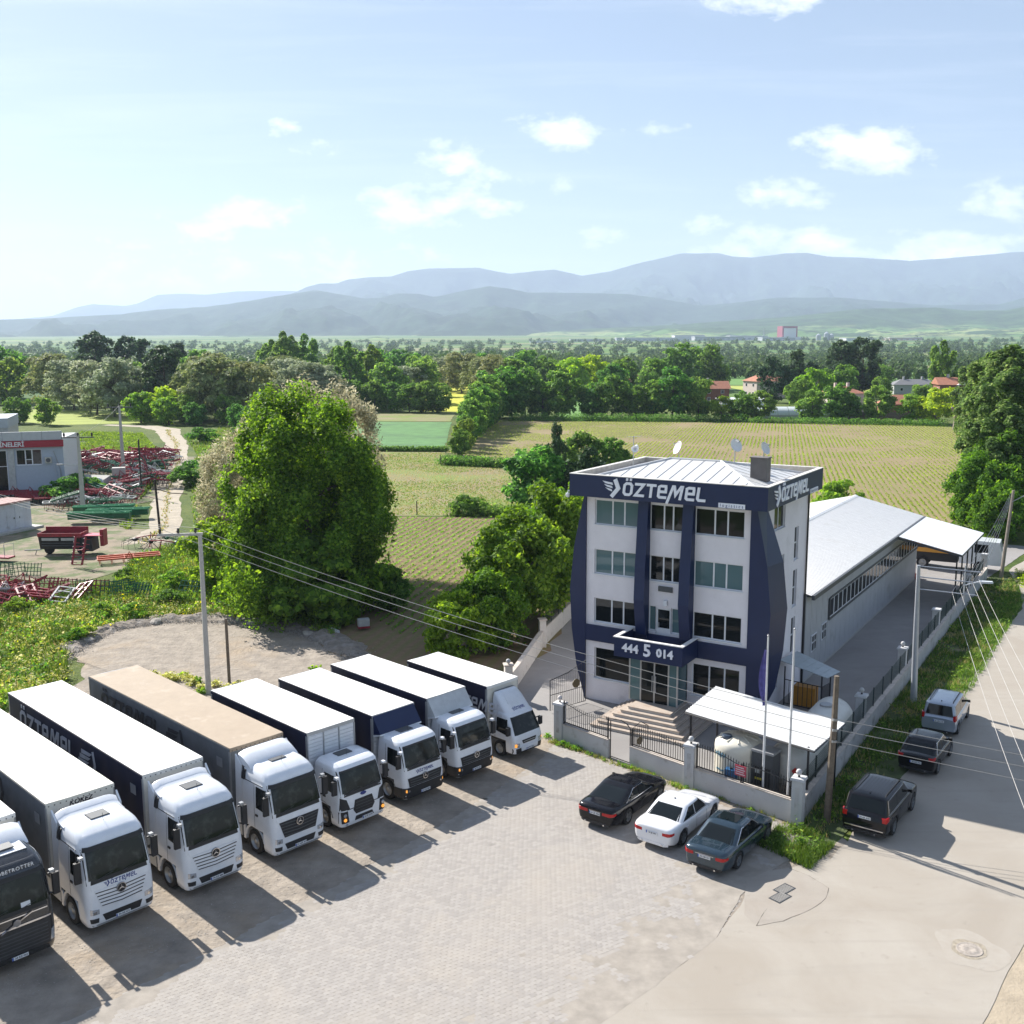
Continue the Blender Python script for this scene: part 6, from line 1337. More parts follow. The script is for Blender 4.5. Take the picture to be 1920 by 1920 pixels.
def bent_text(txt, size, mat, r_, parent, z, ang):
    me = text_mesh(txt, size, mat, .004, bold=.004)
    for v in me.vertices: a = ang + v.co.x / r_; rr = r_ + v.co.z; v.co = (rr * math.sin(a), -rr * math.cos(a), z + v.co.y)
    link('lettering', me, parent)
TBL = M('teal_blue_print', (.03, .22, .36), .5, var=0)
bent_text('polido', .30, TBL, 1.105, TK, 1.80, -.55); bent_text('polido.net', .12, TBL, 1.105, TK, 1.08, -.50)
FT = at_site('storage_tank', 13.85, -7.0, 'long white cylindrical tank lying behind the corner wall', 'storage tank', rz=R(90))
prt = [(.02, -.02), (.5, .06), (.85, .24), (1.0, .5), (1.03, .8), (1.03, 3.0), (1.035, 3.02), (1.03, 3.04), (1.03, 7.6), (1.0, 7.9), (.85, 8.15), (.5, 8.33), (.02, 8.4)]
MB().lathe(prt, 40, c=(0, 0, 1.35), ax=0).build('vessel', M('off_white_steel', (.55, .54, .50), .45, var=.06, c2=(.40, .38, .33), c2s=1.5, c2t=.6), FT, smooth=50)
for x in (1.4, 4.2, 6.9): MB().box(x, x+.25, -.75, .75, 0, .75).build('saddle', CONC, FT)
MB().lathe([(.3, 2.33), (.3, 2.46), (.02, 2.47)], 20).build('manhole', GREYM, FT, loc=(6.3, 0, 0)); MB().hexa([(-.045, 0, 1.55), (-.045, .16, 1.35), (-.045, 0, 1.15), (-.045, -.16, 1.35), (-.05, 0, 1.55), (-.05, .16, 1.35), (-.05, 0, 1.15), (-.05, -.16, 1.35)]).build('hazard_diamond', M('hazard_red', (.5, .03, .02), .5), FT, loc=(.0, -.45, 0))
FD = at_site('fuel_dispenser', 13.1, -7.45, 'dark fuel dispenser cabinet with grey top behind the railing', 'fuel dispenser', rz=R(-8))
MB().box(-.5, .5, -.38, .38, 0, 2.2).build('housing', DARKG, FD); MB().box(-.53, .53, -.41, .41, 2.2, 2.3).build('top', GREYM, FD); MB().box(-.42, .42, -.395, -.38, .5, 1.55).build('door', BLACKP, FD)
MB().box(-.32, -.08, -.405, -.395, 1.25, 1.42).build('display', M('grey_display', (.4, .42, .4), .3), FD); MB().box(-.32, .0, -.405, -.395, .95, 1.05).build('label_strip', M('yellow_label', (.6, .5, .05), .5), FD); MB().tube([(.3, -.40, 1.4), (.36, -.48, 1.0), (.25, -.44, .7)], .025, 6).build('hose', RUBBER, FD)
BB = at_site('jerry_container', 11.8, -8.3, 'blue container standing behind the railing beside the red notice', 'container'); MB().box(-.25, .25, -.16, .16, .0, 1.38).build('body', M('blue_plastic', (.02, .10, .24), .45, var=.15), BB, smooth=20); MB().cyl((0, 0, 1.38), .07, .07, 10).build('cap', BLACKP, BB)
for s, t, h, lb in ((13.25, -8.25, 7.7, 'flagpole flying a furled navy flag'), (14.42, -8.4, 8.2, 'taller bare flagpole beside the corner pillar')):
    o = at_site('flagpole', s, t, lb, 'flagpole'); MB().tube([(0, 0, 0), (0, 0, h*.55), (0, 0, h)], [.06, .05, .035], 10).build('pole', M('white_pole', (.66, .66, .66), .35) if h < 8 else PWM, o); globals()['PWM'] = o.children[0].data.materials[0]
    MB().lathe([(.01, h+.09), (.05, h+.04), (.04, h)], 10).build('finial', GREYM, o)
fl = at_site('flag', 13.25, -8.25, 'navy company flag hanging limp from the left flagpole', 'flag')
mb = MB(); mb.grid(lambda u, v: (-.03 - .30*u*(.35+.65*math.sin(math.pi*min(1, v*1.1))) , .05*math.sin(9*u+4*v)*u - .04, 7.1 - 2.5*v - .25*u*math.sin(3*v)), 10, 14)
mb.build('cloth', M('navy_flag', (.10, .09, .30), .8, var=.3, scale=5), fl, smooth=80)

# ---------------------------------------------------------------- poles and wires
def sag(a, b_, s, n=14): a, b_ = Vector(a), Vector(b_); return [tuple(a + (b_-a)*(k/n) - Vector((0, 0, s*4*(k/n)*(1-k/n)))) for k in range(n+1)]
WIRE = M('weathered_cable', (.42, .40, .37), .6, var=.1)
def wire(a, b_, s, label, group='overhead power lines', r_=.013, mat=None): o = MB().tube(sag(a, b_, s), r_, 5).build('overhead_wire', mat or WIRE); grp(o, label, 'power line', group)
tp = empty('power_pole', (-17.81, 57.92, 0), R(188), 'slender concrete T-shaped power pole behind the lorries', 'power pole')
MB().poly([], ).tube([(0, 0, 0), (0, 0, 9.5)], [.17, .11], 8).build('pole', CONC, tp, smooth=30); MB().box(-.15, 2.35, -.07, .07, 9.42, 9.56).build('crossarm', CONC, tp)
for x in (.25, 1.2, 2.2): MB().lathe([(.02, 9.56), (.07, 9.6), (.08, 9.72), (.05, 9.76), (.07, 9.8), (.05, 9.86), (.01, 9.87)], 10).build('insulator', BLACKP, tp, loc=(x, 0, 0))
bp_ = empty('timber_pole', (13.38, 41.31, 0), 0, 'leaning brown timber pole at the wall corner', 'power pole')
MB().tube([(0, 0, 0), (.06, .03, 2.2), (.13, .05, 4.5), (.15, .08, 6.4)], [.16, .15, .13, .11], 8).build('pole', WOOD, bp_, smooth=40)
for z in (4.55, 4.1, 3.6): MB().box(.02, .22, -.12, -.02, z-.06, z+.03).build('bracket', GREYM, bp_)
ep = empty('timber_pole', (36.7, 32.2, -1.5), 0, 'timber pole off to the right carrying the three wires', 'power pole'); MB().tube([(0, 0, 0), (0, 0, 5.2)], [.16, .12], 8).build('pole', WOOD, ep)
ca, sa = math.cos(R(188)), math.sin(R(188))
for k, (x, z1, ze) in enumerate(((.25, 4.58, 2.99), (1.2, 4.13, 2.49), (2.2, 3.59, 1.83))):
    P = (-17.81 + x*ca, 57.92 + x*sa, 9.86); nm = ('upper', 'middle', 'lower')[k]
    wire(P, (13.46, 41.28, z1), .55, f'{nm} power line crossing above the lorry roofs towards the timber pole')
    wire((13.46, 41.28, z1), (36.7, 32.2, ze), .12, f'{nm} power line over the road right of the timber pole')
    wire((-52 - x*.2, 86 + x*.9, 11.6 - .25*k), P, 1.3, f'{nm} power line coming in from the left over the machinery yard')
sp_ = empty('stay_pole', (-17.1, 59.8, 0), 0, 'short brown wooden post beside the concrete T-shaped pole', 'pole'); MB().tube([(0, 0, 0), (-.02, 0, 4.0)], [.10, .09], 8).build('pole', WOOD, sp_)
bb = empty('wooden_post', (-37.7, 108.8, -0.2), 0, 'dark leaning post at the start of the dirt track', 'pole'); MB().tube([(0, 0, 0), (-.25, 0, 6.2)], [.14, .12], 8).build('pole', M('creosoted_wood', (.04, .03, .025), .9, var=.2), bb); MB().tube([(-.2, 0, 5.2), (1.4, .1, 4.7), (3.1, .1, 4.6)], .05, 5).build('branch_arm', WOOD, bb)
def yard_pole(x, y, h, lb, lamp=False, ins=True):
    o = empty('power_pole', (x, y, 0), R(8), lb, 'power pole'); MB().hexa([(-.28, -.2, 0), (.28, -.2, 0), (.28, .2, 0), (-.28, .2, 0), (-.14, -.1, h), (.14, -.1, h), (.14, .1, h), (-.14, .1, h)]).build('pole', CONC, o)
    MB().box(-1.9, 1.9, -.08, .08, h-.35, h-.22).build('crossarm', DARKG, o)
    for xx in (-1.6, 0, 1.6): MB().lathe([(.04, h-.22), (.12, h-.1), (.13, h+.15), (.06, h+.3), (.01, h+.32)], 8).build('insulator', BLACKP, o, loc=(xx, 0, 0))
    if lamp: a = MB().tube([(0, 0, h-3.6), (-2.0, -.3, h-3.5)], .05, 6).box(-2.6, -1.9, -.45, -.2, h-3.58, h-3.42); a.build('lamp_arm', GREYM, o)
    return o
yard_pole(-52.3, 124.3, 9.4, 'concrete power pole with side lamp in front of the red sign shop', True); yard_pole(-58.4, 154.2, 11.2, 'taller concrete power pole among the red machines')
o = empty('steel_post', (-50.0, 138, 0), 0, 'thin dark steel post at the right edge of the machine rows', 'pole'); MB().tube([(0, 0, 0), (0, 0, 7.6)], .12, 8).build('pole', BLACKM, o)
wire((-52.3, 124.3, 9.4), (-58.4, 154.2, 11.2), .5, 'cable between the two concrete yard poles', None)
# street pole by the road
st = empty('street_light_pole', (22.71, 55.95, 0), R(-32.3), 'grey steel street pole with stacked side arms and lamp above the verge', 'street light')
MB().tube([(0, 0, 0), (-.1, 0, 4), (-.17, 0, 7.9)], [.19, .15, .10], 12).build('pole', M('galvanised_steel', (.42, .44, .47), .4, met=.3, var=.08), st, smooth=40)
STL = st.children[0].data.materials[0]
for z, l in ((7.85, 3.0), (7.25, 2.6), (6.55, 2.9)): MB().tube([(-.15, 0, z), (l, .3, z-.05)], .035, 6).build('side_arm', STL, st)
MB().tube([(2.2, .25, 8.1), (2.2, .25, 6.2)], .045, 6).build('drop_rod', STL, st); MB().tube([(2.2, .25, 7.0), (3.0, .4, 7.3)], .03, 6).hexa([(2.9, .3, 7.18), (3.6, .4, 7.22), (3.6, .62, 7.22), (2.9, .52, 7.18), (2.9, .3, 7.30), (3.55, .4, 7.32), (3.55, .62, 7.32), (2.9, .52, 7.30)]).build('lamp_head', WHITE, st)
tl = empty('street_light_pole', (42.26, 87.1, 0), R(-32.3), 'timber street light pole far along the road beside the trees', 'street light')
MB().tube([(0, 0, 0), (.45, .1, 7.6)], [.16, .11], 8).build('pole', M('grey_timber', (.27, .23, .19), .9, var=.2), tl); MB().tube([(.4, 0, 6.6), (1.3, 0, 7.2), (1.7, 0, 7.1)], .04, 6).build('lamp_arm', GREYM, tl); MB().lathe([(.02, -.35), (.16, -.2), (.2, 0), (.16, .2), (.02, .35)], 14, ax=0).build('lamp_head', WHITE, tl, smooth=60, loc=(1.9, 0, 7.12), scale=(1.2, 1, .55))
arm = lambda x, z: tuple((Matrix.Translation((22.71, 55.95, 0)) @ Matrix.Rotation(R(-32.3), 4, 'Z') @ Vector((x, .25, z))))
for k, (x, z) in enumerate(((1.6, 6.55), (2.0, 6.7), (2.3, 6.95), (2.6, 7.2), (2.9, 7.4))):
    wire(arm(x, z), (12.9 + k*.65, 21.5 + k*.2, 6.4 + k*.12), .5, f'wire slanting down from the grey street pole over the road, number {k+1} from the left' if False else ('innermost', 'second', 'middle', 'fourth', 'outermost')[k] + ' of five wires slanting from the grey street pole over the road', 'wires from the street pole', .010)
    wire(arm(x, z), (42.6, 87.2, 7.3 - k*.22), .35, ('top', 'second', 'middle', 'fourth', 'lowest')[k] + ' wire between the grey street pole and the far timber lamp', 'wires from the street pole', .015, DARKG)

# white tipper lorry seen under the far canopy
lr = at_site('parked_lorry', 12.6, 47.6, 'white and orange lorry standing behind the far canopy', 'lorry', rz=R(4))
MB().hexa([(-.2, -1.1, .75), (3.4, -1.1, .75), (3.4, 1.1, .75), (-.2, 1.1, .75), (-.2, -1.1, 2.9), (3.0, -1.1, 2.8), (3.0, 1.1, 2.8), (-.2, 1.1, 2.9)]).build('cab', WHITE, lr, smooth=20)
MB().box(-4.6, -.35, -1.15, 1.15, 1.5, 3.0).build('load_body', M('orange_body', (.60, .28, .04), .5, var=.1), lr); MB().box(-4.6, -.3, -1.0, 1.0, .7, 1.45).build('chassis', BLACKP, lr); MB().box(-4.62, -.33, -1.18, -1.151, 1.9, 2.2).build('dark_stripe', INK, lr)
for x in (1.5, -3.2):
    for s_ in (-1, 1): wheel(lr, x, s_*1.0, .52, .3, side=s_)
MB().box(1.0, 2.1, -1.112, -1.102, 1.8, 2.55).build('side_window', GLASS, lr)

# ================================================================ machinery yard on the left
RED = M('farm_red', (.28, .018, .03), .45, var=.3, scale=3, c2=(.16, .03, .03), c2s=2); GRN = M('farm_green', (.012, .11, .045), .45, var=.3, scale=3); GRNL = M('light_green_paint', (.05, .30, .13), .45, var=.2); ORG = M('orange_red_paint', (.48, .09, .03), .5, var=.25); BLK = M('dirty_black_steel', (.018, .02, .022), .6, var=.3); WGY = M('pale_steel', (.42, .43, .42), .5, var=.2)
def cultivator(main, tine, label, group, nx_=3, L=2.6, Wd=1.3, name='cultivator'):
    r_ = empty(name, (0, 0, 0), 0, label, 'farm implement', group); f = MB()
    for y in np.linspace(-Wd/2, Wd/2, nx_): f.box(-L/2, L/2, y-.07, y+.07, .60, .74)
    for x in (-L/2, -.4, .4, L/2): f.box(x-.04, x+.04, -Wd/2+.06, Wd/2-.06, .625, .705)
    f.build('frame', main, r_); h = MB(); h.tube([(-.35, -Wd/2-.05, .65), (0, -Wd/2-.2, 1.35), (.35, -Wd/2-.05, .65)], .045, 5).tube([(0, -Wd/2-.2, 1.35), (0, Wd/2, .7)], .035, 5); h.build('hitch', main, r_)
    tm = MB().tube([(0, 0, .64), (0, .22, .58), (0, .25, .35), (0, .05, .15), (0, -.06, .02)], .028, 5).mesh('tine', tine)
    for j, y in enumerate(np.linspace(-Wd/2, Wd/2, nx_)):
        for x in np.linspace(-L/2+.15, L/2-.15, 6): link('tine', tm, r_, loc=(x + .12*(j % 2), y, 0))
    return r_
def harrow(main, label, group, L=1.7, H=1.35):
    r_ = empty('harrow_panel', (0, 0, 0), 0, label, 'farm implement', group); f = MB()
    for k in range(6): f.box(-L/2 + L*k/5-.025, -L/2 + L*k/5+.025, -.03, .03, 0, H)
    for k in range(4): f.box(-L/2, L/2, -.052, -.031, .1 + (H-.2)*k/3 - .03, .1 + (H-.2)*k/3 + .03)
    f.build('grid', main, r_); p_ = MB()
    for k in range(12): p_.box(-L/2 + .05 + L*.9*(k % 6)/5, -L/2 + .08 + L*.9*(k % 6)/5, .03, .2, .2 + .6*(k//6), .23 + .6*(k//6))
    p_.build('teeth', BLK, r_); return r_
def rake(label):
    r_ = empty('hay_rake', (0, 0, 0), 0, label, 'farm implement', 'rotary hay rakes')
    for cx_ in (-1.5, 1.5):
        w_ = MB()
        for k in range(12): a = 2*math.pi*k/12; w_.tube([(cx_, 0, .85), (cx_+1.25*math.cos(a), 1.25*math.sin(a), .7)], .03, 4).tube([(cx_+1.25*math.cos(a), 1.25*math.sin(a), .7), (cx_+1.35*math.cos(a+.1), 1.35*math.sin(a+.1), .1)], .015, 4)
        w_.lathe([(.22, .7), (.22, .95), (.02, 1.0)], 12, c=(cx_, 0, 0)); w_.build('tine_wheel', BLK if cx_ < 0 else GRN, r_)
    MB().tube([(-1.5, 0, .95), (0, 0, 1.2), (1.5, 0, .95)], .06, 6).tube([(0, 0, 1.2), (0, -1.8, .6)], .06, 6).build('boom', RED, r_); return r_
def place(o, x, y, rz, tilt=(0, 0), z=0, sc_=1.0, label=None):
    o.location = (x, y, z); o.rotation_euler = (tilt[0], tilt[1], rz); o.scale = (sc_,) * 3
    if label: o['label'] = label
protoR = cultivator(RED, BLK, 'red cultivator packed in the dense rows of machines behind the shop', 'red cultivators in rows behind the shop')
protoG = cultivator(GRN, BLK, 'green cultivator stored along the right side of the machine rows', 'green cultivators in the machine rows')
protoW = cultivator(WGY, RED, 'pale steel implement with red tines at the edge of the machine rows', 'pale implements in the machine rows', nx_=2, L=2.0)
first = {protoR.name: True, protoG.name: True, protoW.name: True}
def use(p):
    if first.pop(p.name, None): return p
    return copy_tree(p)
rr = random.Random(5); cnt = 0
for j, (yy0, x0, x1, kinds) in enumerate([(183, -78, -60, 'R'), (180, -78, -59, 'R'), (177, -78, -58.5, 'RW'), (174, -77, -58, 'R'), (171, -76, -57.5, 'R'), (168, -74, -57, 'RR'), (165, -70, -56, 'RWG'), (162, -67, -55.5, 'RG'), (158, -65, -54.5, 'GRW'), (154, -58, -53, 'WR'), (151, -57, -51.5, 'RWG'), (148, -56, -51, 'RRW'), (145, -55, -50, 'GRR'), (142, -54.5, -50, 'RWR'), (139, -55, -50, 'GRW'), (136, -56, -49.5, 'RRG'), (133, -56, -49.5, 'GR'), (130, -56, -49, 'WGR'), (127, -57, -49, 'GGW')]):
    x = x0
    while x <= x1:
        k = rr.choice(kinds); p_ = {'R': protoR, 'G': protoG, 'W': protoW}[k]; o = use(p_)
        place(o, x, yy0 + rr.uniform(-1, 1), rr.uniform(-.6, .6), (rr.choice([0, 0, 1.2, -.4]) * rr.random(), rr.uniform(-.3, .3)), rr.choice([0, .3, .8]) , rr.uniform(1.1, 1.5)); x += rr.uniform(1.3, 2.1)
hg = harrow(GRN, 'green harrow grid leaning in the foreground heap of implements', 'green harrow grids in the heap'); hr_ = harrow(RED, 'red harrow grid leaning in the foreground heap of implements', 'red harrow grids in the heap')
fst = {'g': True, 'r': True}
for i, (x, y, k) in enumerate([(-47.5, 90, 'g'), (-46.2, 89.4, 'g'), (-45.0, 89.0, 'g'), (-43.6, 88.8, 'g'), (-42.4, 89.0, 'g'), (-38.2, 82.2, 'r'), (-37.4, 82.4, 'r'), (-36.3, 82.0, 'r'), (-34.8, 81.8, 'g'), (-33.7, 81.6, 'r'), (-32.6, 81.4, 'g'), (-31.6, 81.6, 'g'), (-30.4, 81.8, 'g'), (-31.0, 80.6, 'g'), (-29.9, 80.6, 'g'), (-26.4, 81.3, 'g')]):
    src = hg if k == 'g' else hr_
    o = src if fst.pop(k, None) else copy_tree(src)
    place(o, x, y, rr.uniform(-.5, .9), (rr.uniform(-.7, -.3), 0), 0, rr.uniform(.85, 1.1))
for i, (x, y, k, rz) in enumerate([(-43.5, 82.5, protoR, .3), (-41.8, 82.0, protoW, .9), (-40.2, 82.2, protoR, -.2), (-42.5, 80.6, protoR, 1.2), (-40.6, 80.4, protoW, .4), (-38.8, 80.8, protoR, .1), (-43.9, 79.2, protoR, .5), (-41.4, 78.8, protoW, .2), (-39.6, 79.0, protoR, .8), (-45.2, 84.6, protoW, .6), (-42.8, 83.6, protoR, 2.0), (-41.0, 83.2, protoR, 1.5), (-39.4, 83.2, protoR, .7), (-43.2, 81.4, protoW, 2.4), (-41.6, 81.2, protoR, 1.9), (-40.0, 81.0, protoW, 1.1), (-44.8, 81.5, protoR, 1.0), (-44.6, 80.0, protoW, .1), (-42.0, 77.8, protoR, 2.5), (-45.6, 82.4, protoR, 1.6), (-37.2, 79.2, protoR, .9), (-35.6, 79.6, protoW, 1.5), (-39.2, 77.8, protoR, .3), (-44.2, 83.4, protoR, .2), (-38.4, 79.8, protoR, 2.2), (-36.6, 80.9, protoR, .4), (-34.4, 80.6, protoR, 1.4)]):
    o = use(k); place(o, x, y, rz, (rr.uniform(-.5, .5), rr.uniform(-.4, .4)), .15, .95, label={protoR: 'red implement thrown on the scrap heap at the left edge', protoW: 'pale implement thrown on the scrap heap at the left edge'}[k]); o['group'] = 'implements on the scrap heap'
o = cultivator(ORG, ORG, 'long orange red plough lying in the grass beside the seed drill', None, nx_=3, L=5.5, Wd=1.2, name='plough'); place(o, -36.0, 95.0, R(24), (.1, 0), -.1)
o = cultivator(RED, RED, 'red plough standing on end in front of the seed drill', None, nx_=2, L=2.6, Wd=1.0, name='plough'); place(o, -39.6, 93.4, R(80), (0, R(-70)), 1.3)
place(rake('black tined hay rake beyond the seed drill, left of the track'), -36.5, 102.5, R(15), (.15, 0)); place(rake('green tined hay rake folded up beside the orange plough'), -33.8, 99.5, R(-20), (.9, 0), .6)
o = empty('frame_trailer', (-48.5, 95.5, 0), R(-10), 'small red frame with bare metal hoops on the dirt yard', 'trailer'); MB().box(-1.6, 1.4, -.5, .5, .35, .5).build('frame', RED, o)
h = MB()
for x in (-1.0, 0, 1.0): h.tube([(x, -.5, .5), (x, -.5, 1.7), (x+.3, .5, 1.7), (x+.3, .5, .5)], .025, 4)
h.build('hoops', WGY, o)
sd = empty('seed_drill', (-43.3, 98.9, 0), R(0), 'large red topped seed drill with black front standing in the dirt yard', 'seed drill')
MB().hexa([(-2.9, -.8, .7), (1.9, -.8, .7), (1.9, .8, .7), (-2.9, .8, .7), (-2.9, -1.15, 2.2), (1.9, -1.15, 2.2), (1.9, 1.1, 2.2), (-2.9, 1.1, 2.2)]).build('hopper', BLK, sd)
hp = MB().box(-2.95, 1.95, -1.2, -1.1, 2.2, 2.6).box(-2.95, 1.95, 1.05, 1.15, 2.2, 3.0).box(-2.95, -2.87, -1.1, 1.05, 2.2, 2.6).box(1.87, 1.95, -1.1, 1.05, 2.2, 2.6); hp.build('hopper_rim', RED, sd)
MB().box(-2.5, -.6, -1.17, -1.14, 1.75, 2.05).build('name_panel', WGY, sd); MB().box(-.3, 1.4, -1.17, -1.14, 1.75, 2.05).build('name_panel', WGY, sd)
for z in (1.1, 1.4): MB().box(-2.6, 1.7, -1.07, -1.0, z, z+.08).build('rail', DARKG, sd)
MB().tube([(-2.9, -.6, .6), (-4.8, -.6, .55)], .07, 6).tube([(-3.4, -.6, .55), (-3.6, -.6, 0)], .05, 6).build('drawbar', GREYM, sd)
MB().hexa([(2.0, -1.1, .5), (3.2, -1.1, .5), (3.2, .9, .5), (2.0, .9, .5), (2.0, -1.2, 2.2), (3.1, -1.1, 1.9), (3.1, .9, 1.9), (2.0, .9, 2.2)]).build('gear_case', BLK, sd); MB().box(1.98, 4.2, -.9, .9, 2.21, 2.28).build('cover', M('pink_red_sheet', (.5, .08, .12), .5), sd)
MB().box(3.9, 4.3, -.6, .6, 1.0, 2.9).build('end_frame', RED, sd)
for x in (-2.2, 1.5): link('wheel', MB().lathe([(.3, -.15), (.55, -.15), (.55, .15), (.3, .15)], 20, ax=1).mesh('wheel', RUBBER), sd, loc=(x, 0, .55))
# green cutter bars
for i, (x, y) in enumerate([(-47.2, 116.5), (-46.0, 119.0), (-48.6, 121.5)]):
    o = empty('cutter_bar', (x, y, 0), R(6 + 3*i), ('nearest', 'middle', 'farthest')[i] + ' of the long green cutter bars behind the white kiosk', 'farm implement', 'green cutter bars'); MB().box(-3.4, 3.4, -.5, .5, .5, 1.15).build('trough', GRN, o)
    for k in range(2): MB().box(-3.5, 3.5, -.62 + k*.95, -.5 + k*.95, 1.15, 1.32).build('top_rail', GRNL, o)
    for k in range(6): MB().box(-3.2 + k*1.2, -3.1 + k*1.2, -.5, .3, 1.16, 1.24).build('crossbar', GRNL, o)
# shop building with red sign
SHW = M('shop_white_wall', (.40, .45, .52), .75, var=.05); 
sx_, sy_ = -61.2, 140.3; sr = R(18)
sh_ = empty('machinery_shop', (sx_, sy_, 0), sr, 'white flat roofed shop with a red sign band, cut off at the left', 'building')
fp = lambda a, b_, d: (a, d, b_)
hl = [(-5.9, -2.7, 4.1, 6.2), (-11.9, -7.0, .4, 6.2)]
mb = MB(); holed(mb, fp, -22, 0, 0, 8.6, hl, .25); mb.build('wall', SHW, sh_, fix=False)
MB().poly([(0, 0, 0), (0, 22, 0), (0, 22, 6.6), (0, 0, 7.6)], (0, 1, 2, 3)).build('wall', M('painted_sunlit_wall', (.62, .62, .60), .8, var=.05), sh_, fix=False)  # lighter copy of the shop white, sunlight on this side put into the colour
MB().hexa([(-22, .3, 7.2), (-.1, .3, 7.2), (-.1, 22, 6.4), (-22, 22, 6.4), (-22, .3, 7.4), (-.1, .3, 7.4), (-.1, 22, 6.6), (-22, 22, 6.6)]).build('roof', WGY, sh_)
MB().box(-22, .12, -.35, -.01, 6.5, 7.4).build('sign_band', M('sign_red', (.33, .012, .03), .5, var=.05), sh_)
for k in range(9): MB().box(-22 + k*2.44, -22 + k*2.44 + 2.40, -.2, .12, 7.45, 8.6).build('parapet_panel', M('grey_parapet', (.46, .48, .50), .5, var=.08) if k == 0 else [c for c in sh_.children if c.name.startswith('parapet_panel')][0].data.materials[0], sh_)
link('sign_lettering', text_mesh('MAKİNELERİ', .86, PLATE, .03, bold=.018, space=.95, align='RIGHT'), sh_, loc=(-4.7, -.39, 6.93), rz=(R(90), 0, 0))
window(sh_, fp, *hl[0], [.36, .62], .2, .09, GLASS, transom={1: .35}); window(sh_, fp, *hl[1], [.48], .2, .12, GLASS, transom={0: .62, 1: .62})
for x in (-6.9, -13.6): MB().box(x, x+.8, -.12, -.002, 0, 6.4).build('pilaster', WGY, sh_)
ac = MB().box(-2.3, -1.5, -.45, -.01, 4.3, 5.1).build('air_conditioner', M('beige_metal', (.5, .48, .42), .6), sh_); MB().lathe([(.06, -.46), (.3, -.46), (.3, -.45), (.06, -.45)], 16, ax=1, c=(-1.9, 0, 4.7)).build('fan_grille', DARKG, ac)
MB().tube([(-.5, -.06, 3.4), (-.3, -.06, 0)], .06, 6).tube([(-.5, -.06, 3.4), (-1.2, -.06, 5.9)], .05, 6).build('downpipe', GREYM, sh_)
MB().box(-13, 0, -2.2, -.4, .0, 1.3).build('dark_machine_row', RED, sh_) if False else None
o = empty('rear_hall', (-82, 168, 0), sr, 'grey rear hall with curved metal parapet behind the shop', 'building'); MB().box(-22, 0, 0, 12, 0, 6.8).build('wall', WGY, o); MB().box(-22.1, .1, -.1, 12.1, 6.8, 8.4).build('parapet', M('corrugated_grey', (.40, .44, .48), .5, met=.2, var=.1), o)
for i, x in enumerate((-66.5, -64.0, -69.5, -72.4, -65.2, -67.8, -71.0, -63.2, -60.5, -62.0, -59.5)):
    o = use(protoR); place(o, x, 136.8 - .5*(i % 4) - 1.6*(i > 3) - (3 if i > 7 else 0), .2, (0, 0), 0, 1.2, label='red machine standing in the shade along the shop front'); o['group'] = 'red machines along the shop front'
ld = empty('ladder', (-61.6, 139.2, 0), 0, 'light ladder leaning on the corner of the shop', 'ladder'); l = MB().tube([(0, 0, 0), (-1.0, .9, 5.2)], .035, 4).tube([(.45, 0, 0), (-.55, .9, 5.2)], .035, 4)
l.build('stile', ALU, ld)
for k in range(12): f = (k+.5)/12; MB().tube([(-1.0*f, .9*f, 5.2*f), (.45-1.0*f, .9*f, 5.2*f)], .02, 4).build('rung', ALU, ld)
# kiosk
kk = empty('transformer_kiosk', (-53.5, 113.3, 0), math.atan2(-4.1, -1.6), 'small white kiosk with twin doors and a reddish flat roof', 'kiosk')
MB().box(0, 7, 0, -3.2, .25, 3.1).build('wall', M('kiosk_white', (.52, .54, .58), .7, var=.06, c2=(.42, .42, .42), c2s=1), kk); MB().box(-.15, 7.1, .15, -3.35, 3.1, 3.3).build('roof', M('dusty_pink_roof', (.36, .20, .18), .8, var=.2), kk); MB().box(-.9, 7.5, .8, -3.6, 0, .25).build('plinth', CONC, kk)
for x in (1.1, 2.25): d_ = MB().box(x, x+1.1, .0, .035, .35, 2.8).build('door', M('kiosk_door', (.56, .58, .62), .6) if x < 2 else kk.children[-1].data.materials[0], kk); MB().box(x+.5 if x < 2 else x+.08, x+.58 if x < 2 else x+.2, .036, .06, 1.4, 1.6).build('handle', BLACKM, d_)
MB().box(4.3, 5.6, .0, .035, .9, 2.6).build('panel_door', kk.children[-1].data.materials[0], kk)
# pump house, stones and bits
tkb = empty('concrete_block', (-57.5, 150, 0), .3, 'square concrete block beside the taller yard pole', 'block'); MB().box(-.9, .9, -.7, .7, 0, 2.4).build('block', CONC, tkb)
tb = empty('tarpaulin_stack', (-59.5, 143, 0), .1, 'grey tarpaulin covered stack with a white round end right of the shop', 'stack'); MB().hexa([(-3, -2, 0), (3.2, -2, 0), (3.2, 2, 0), (-3, 2, 0), (-2.7, -1.6, 1.9), (2.9, -1.6, 1.7), (2.9, 1.6, 1.9), (-2.7, 1.6, 2.2)]).build('tarpaulin', M('grey_sheet', (.30, .29, .26), .8, var=.2), tb); MB().lathe([(.02, 0), (.7, .02), (.72, .2), (.02, .22)], 20, ax=1).build('round_lid', WHITE, tb, loc=(2.2, -2.05, 1.3))

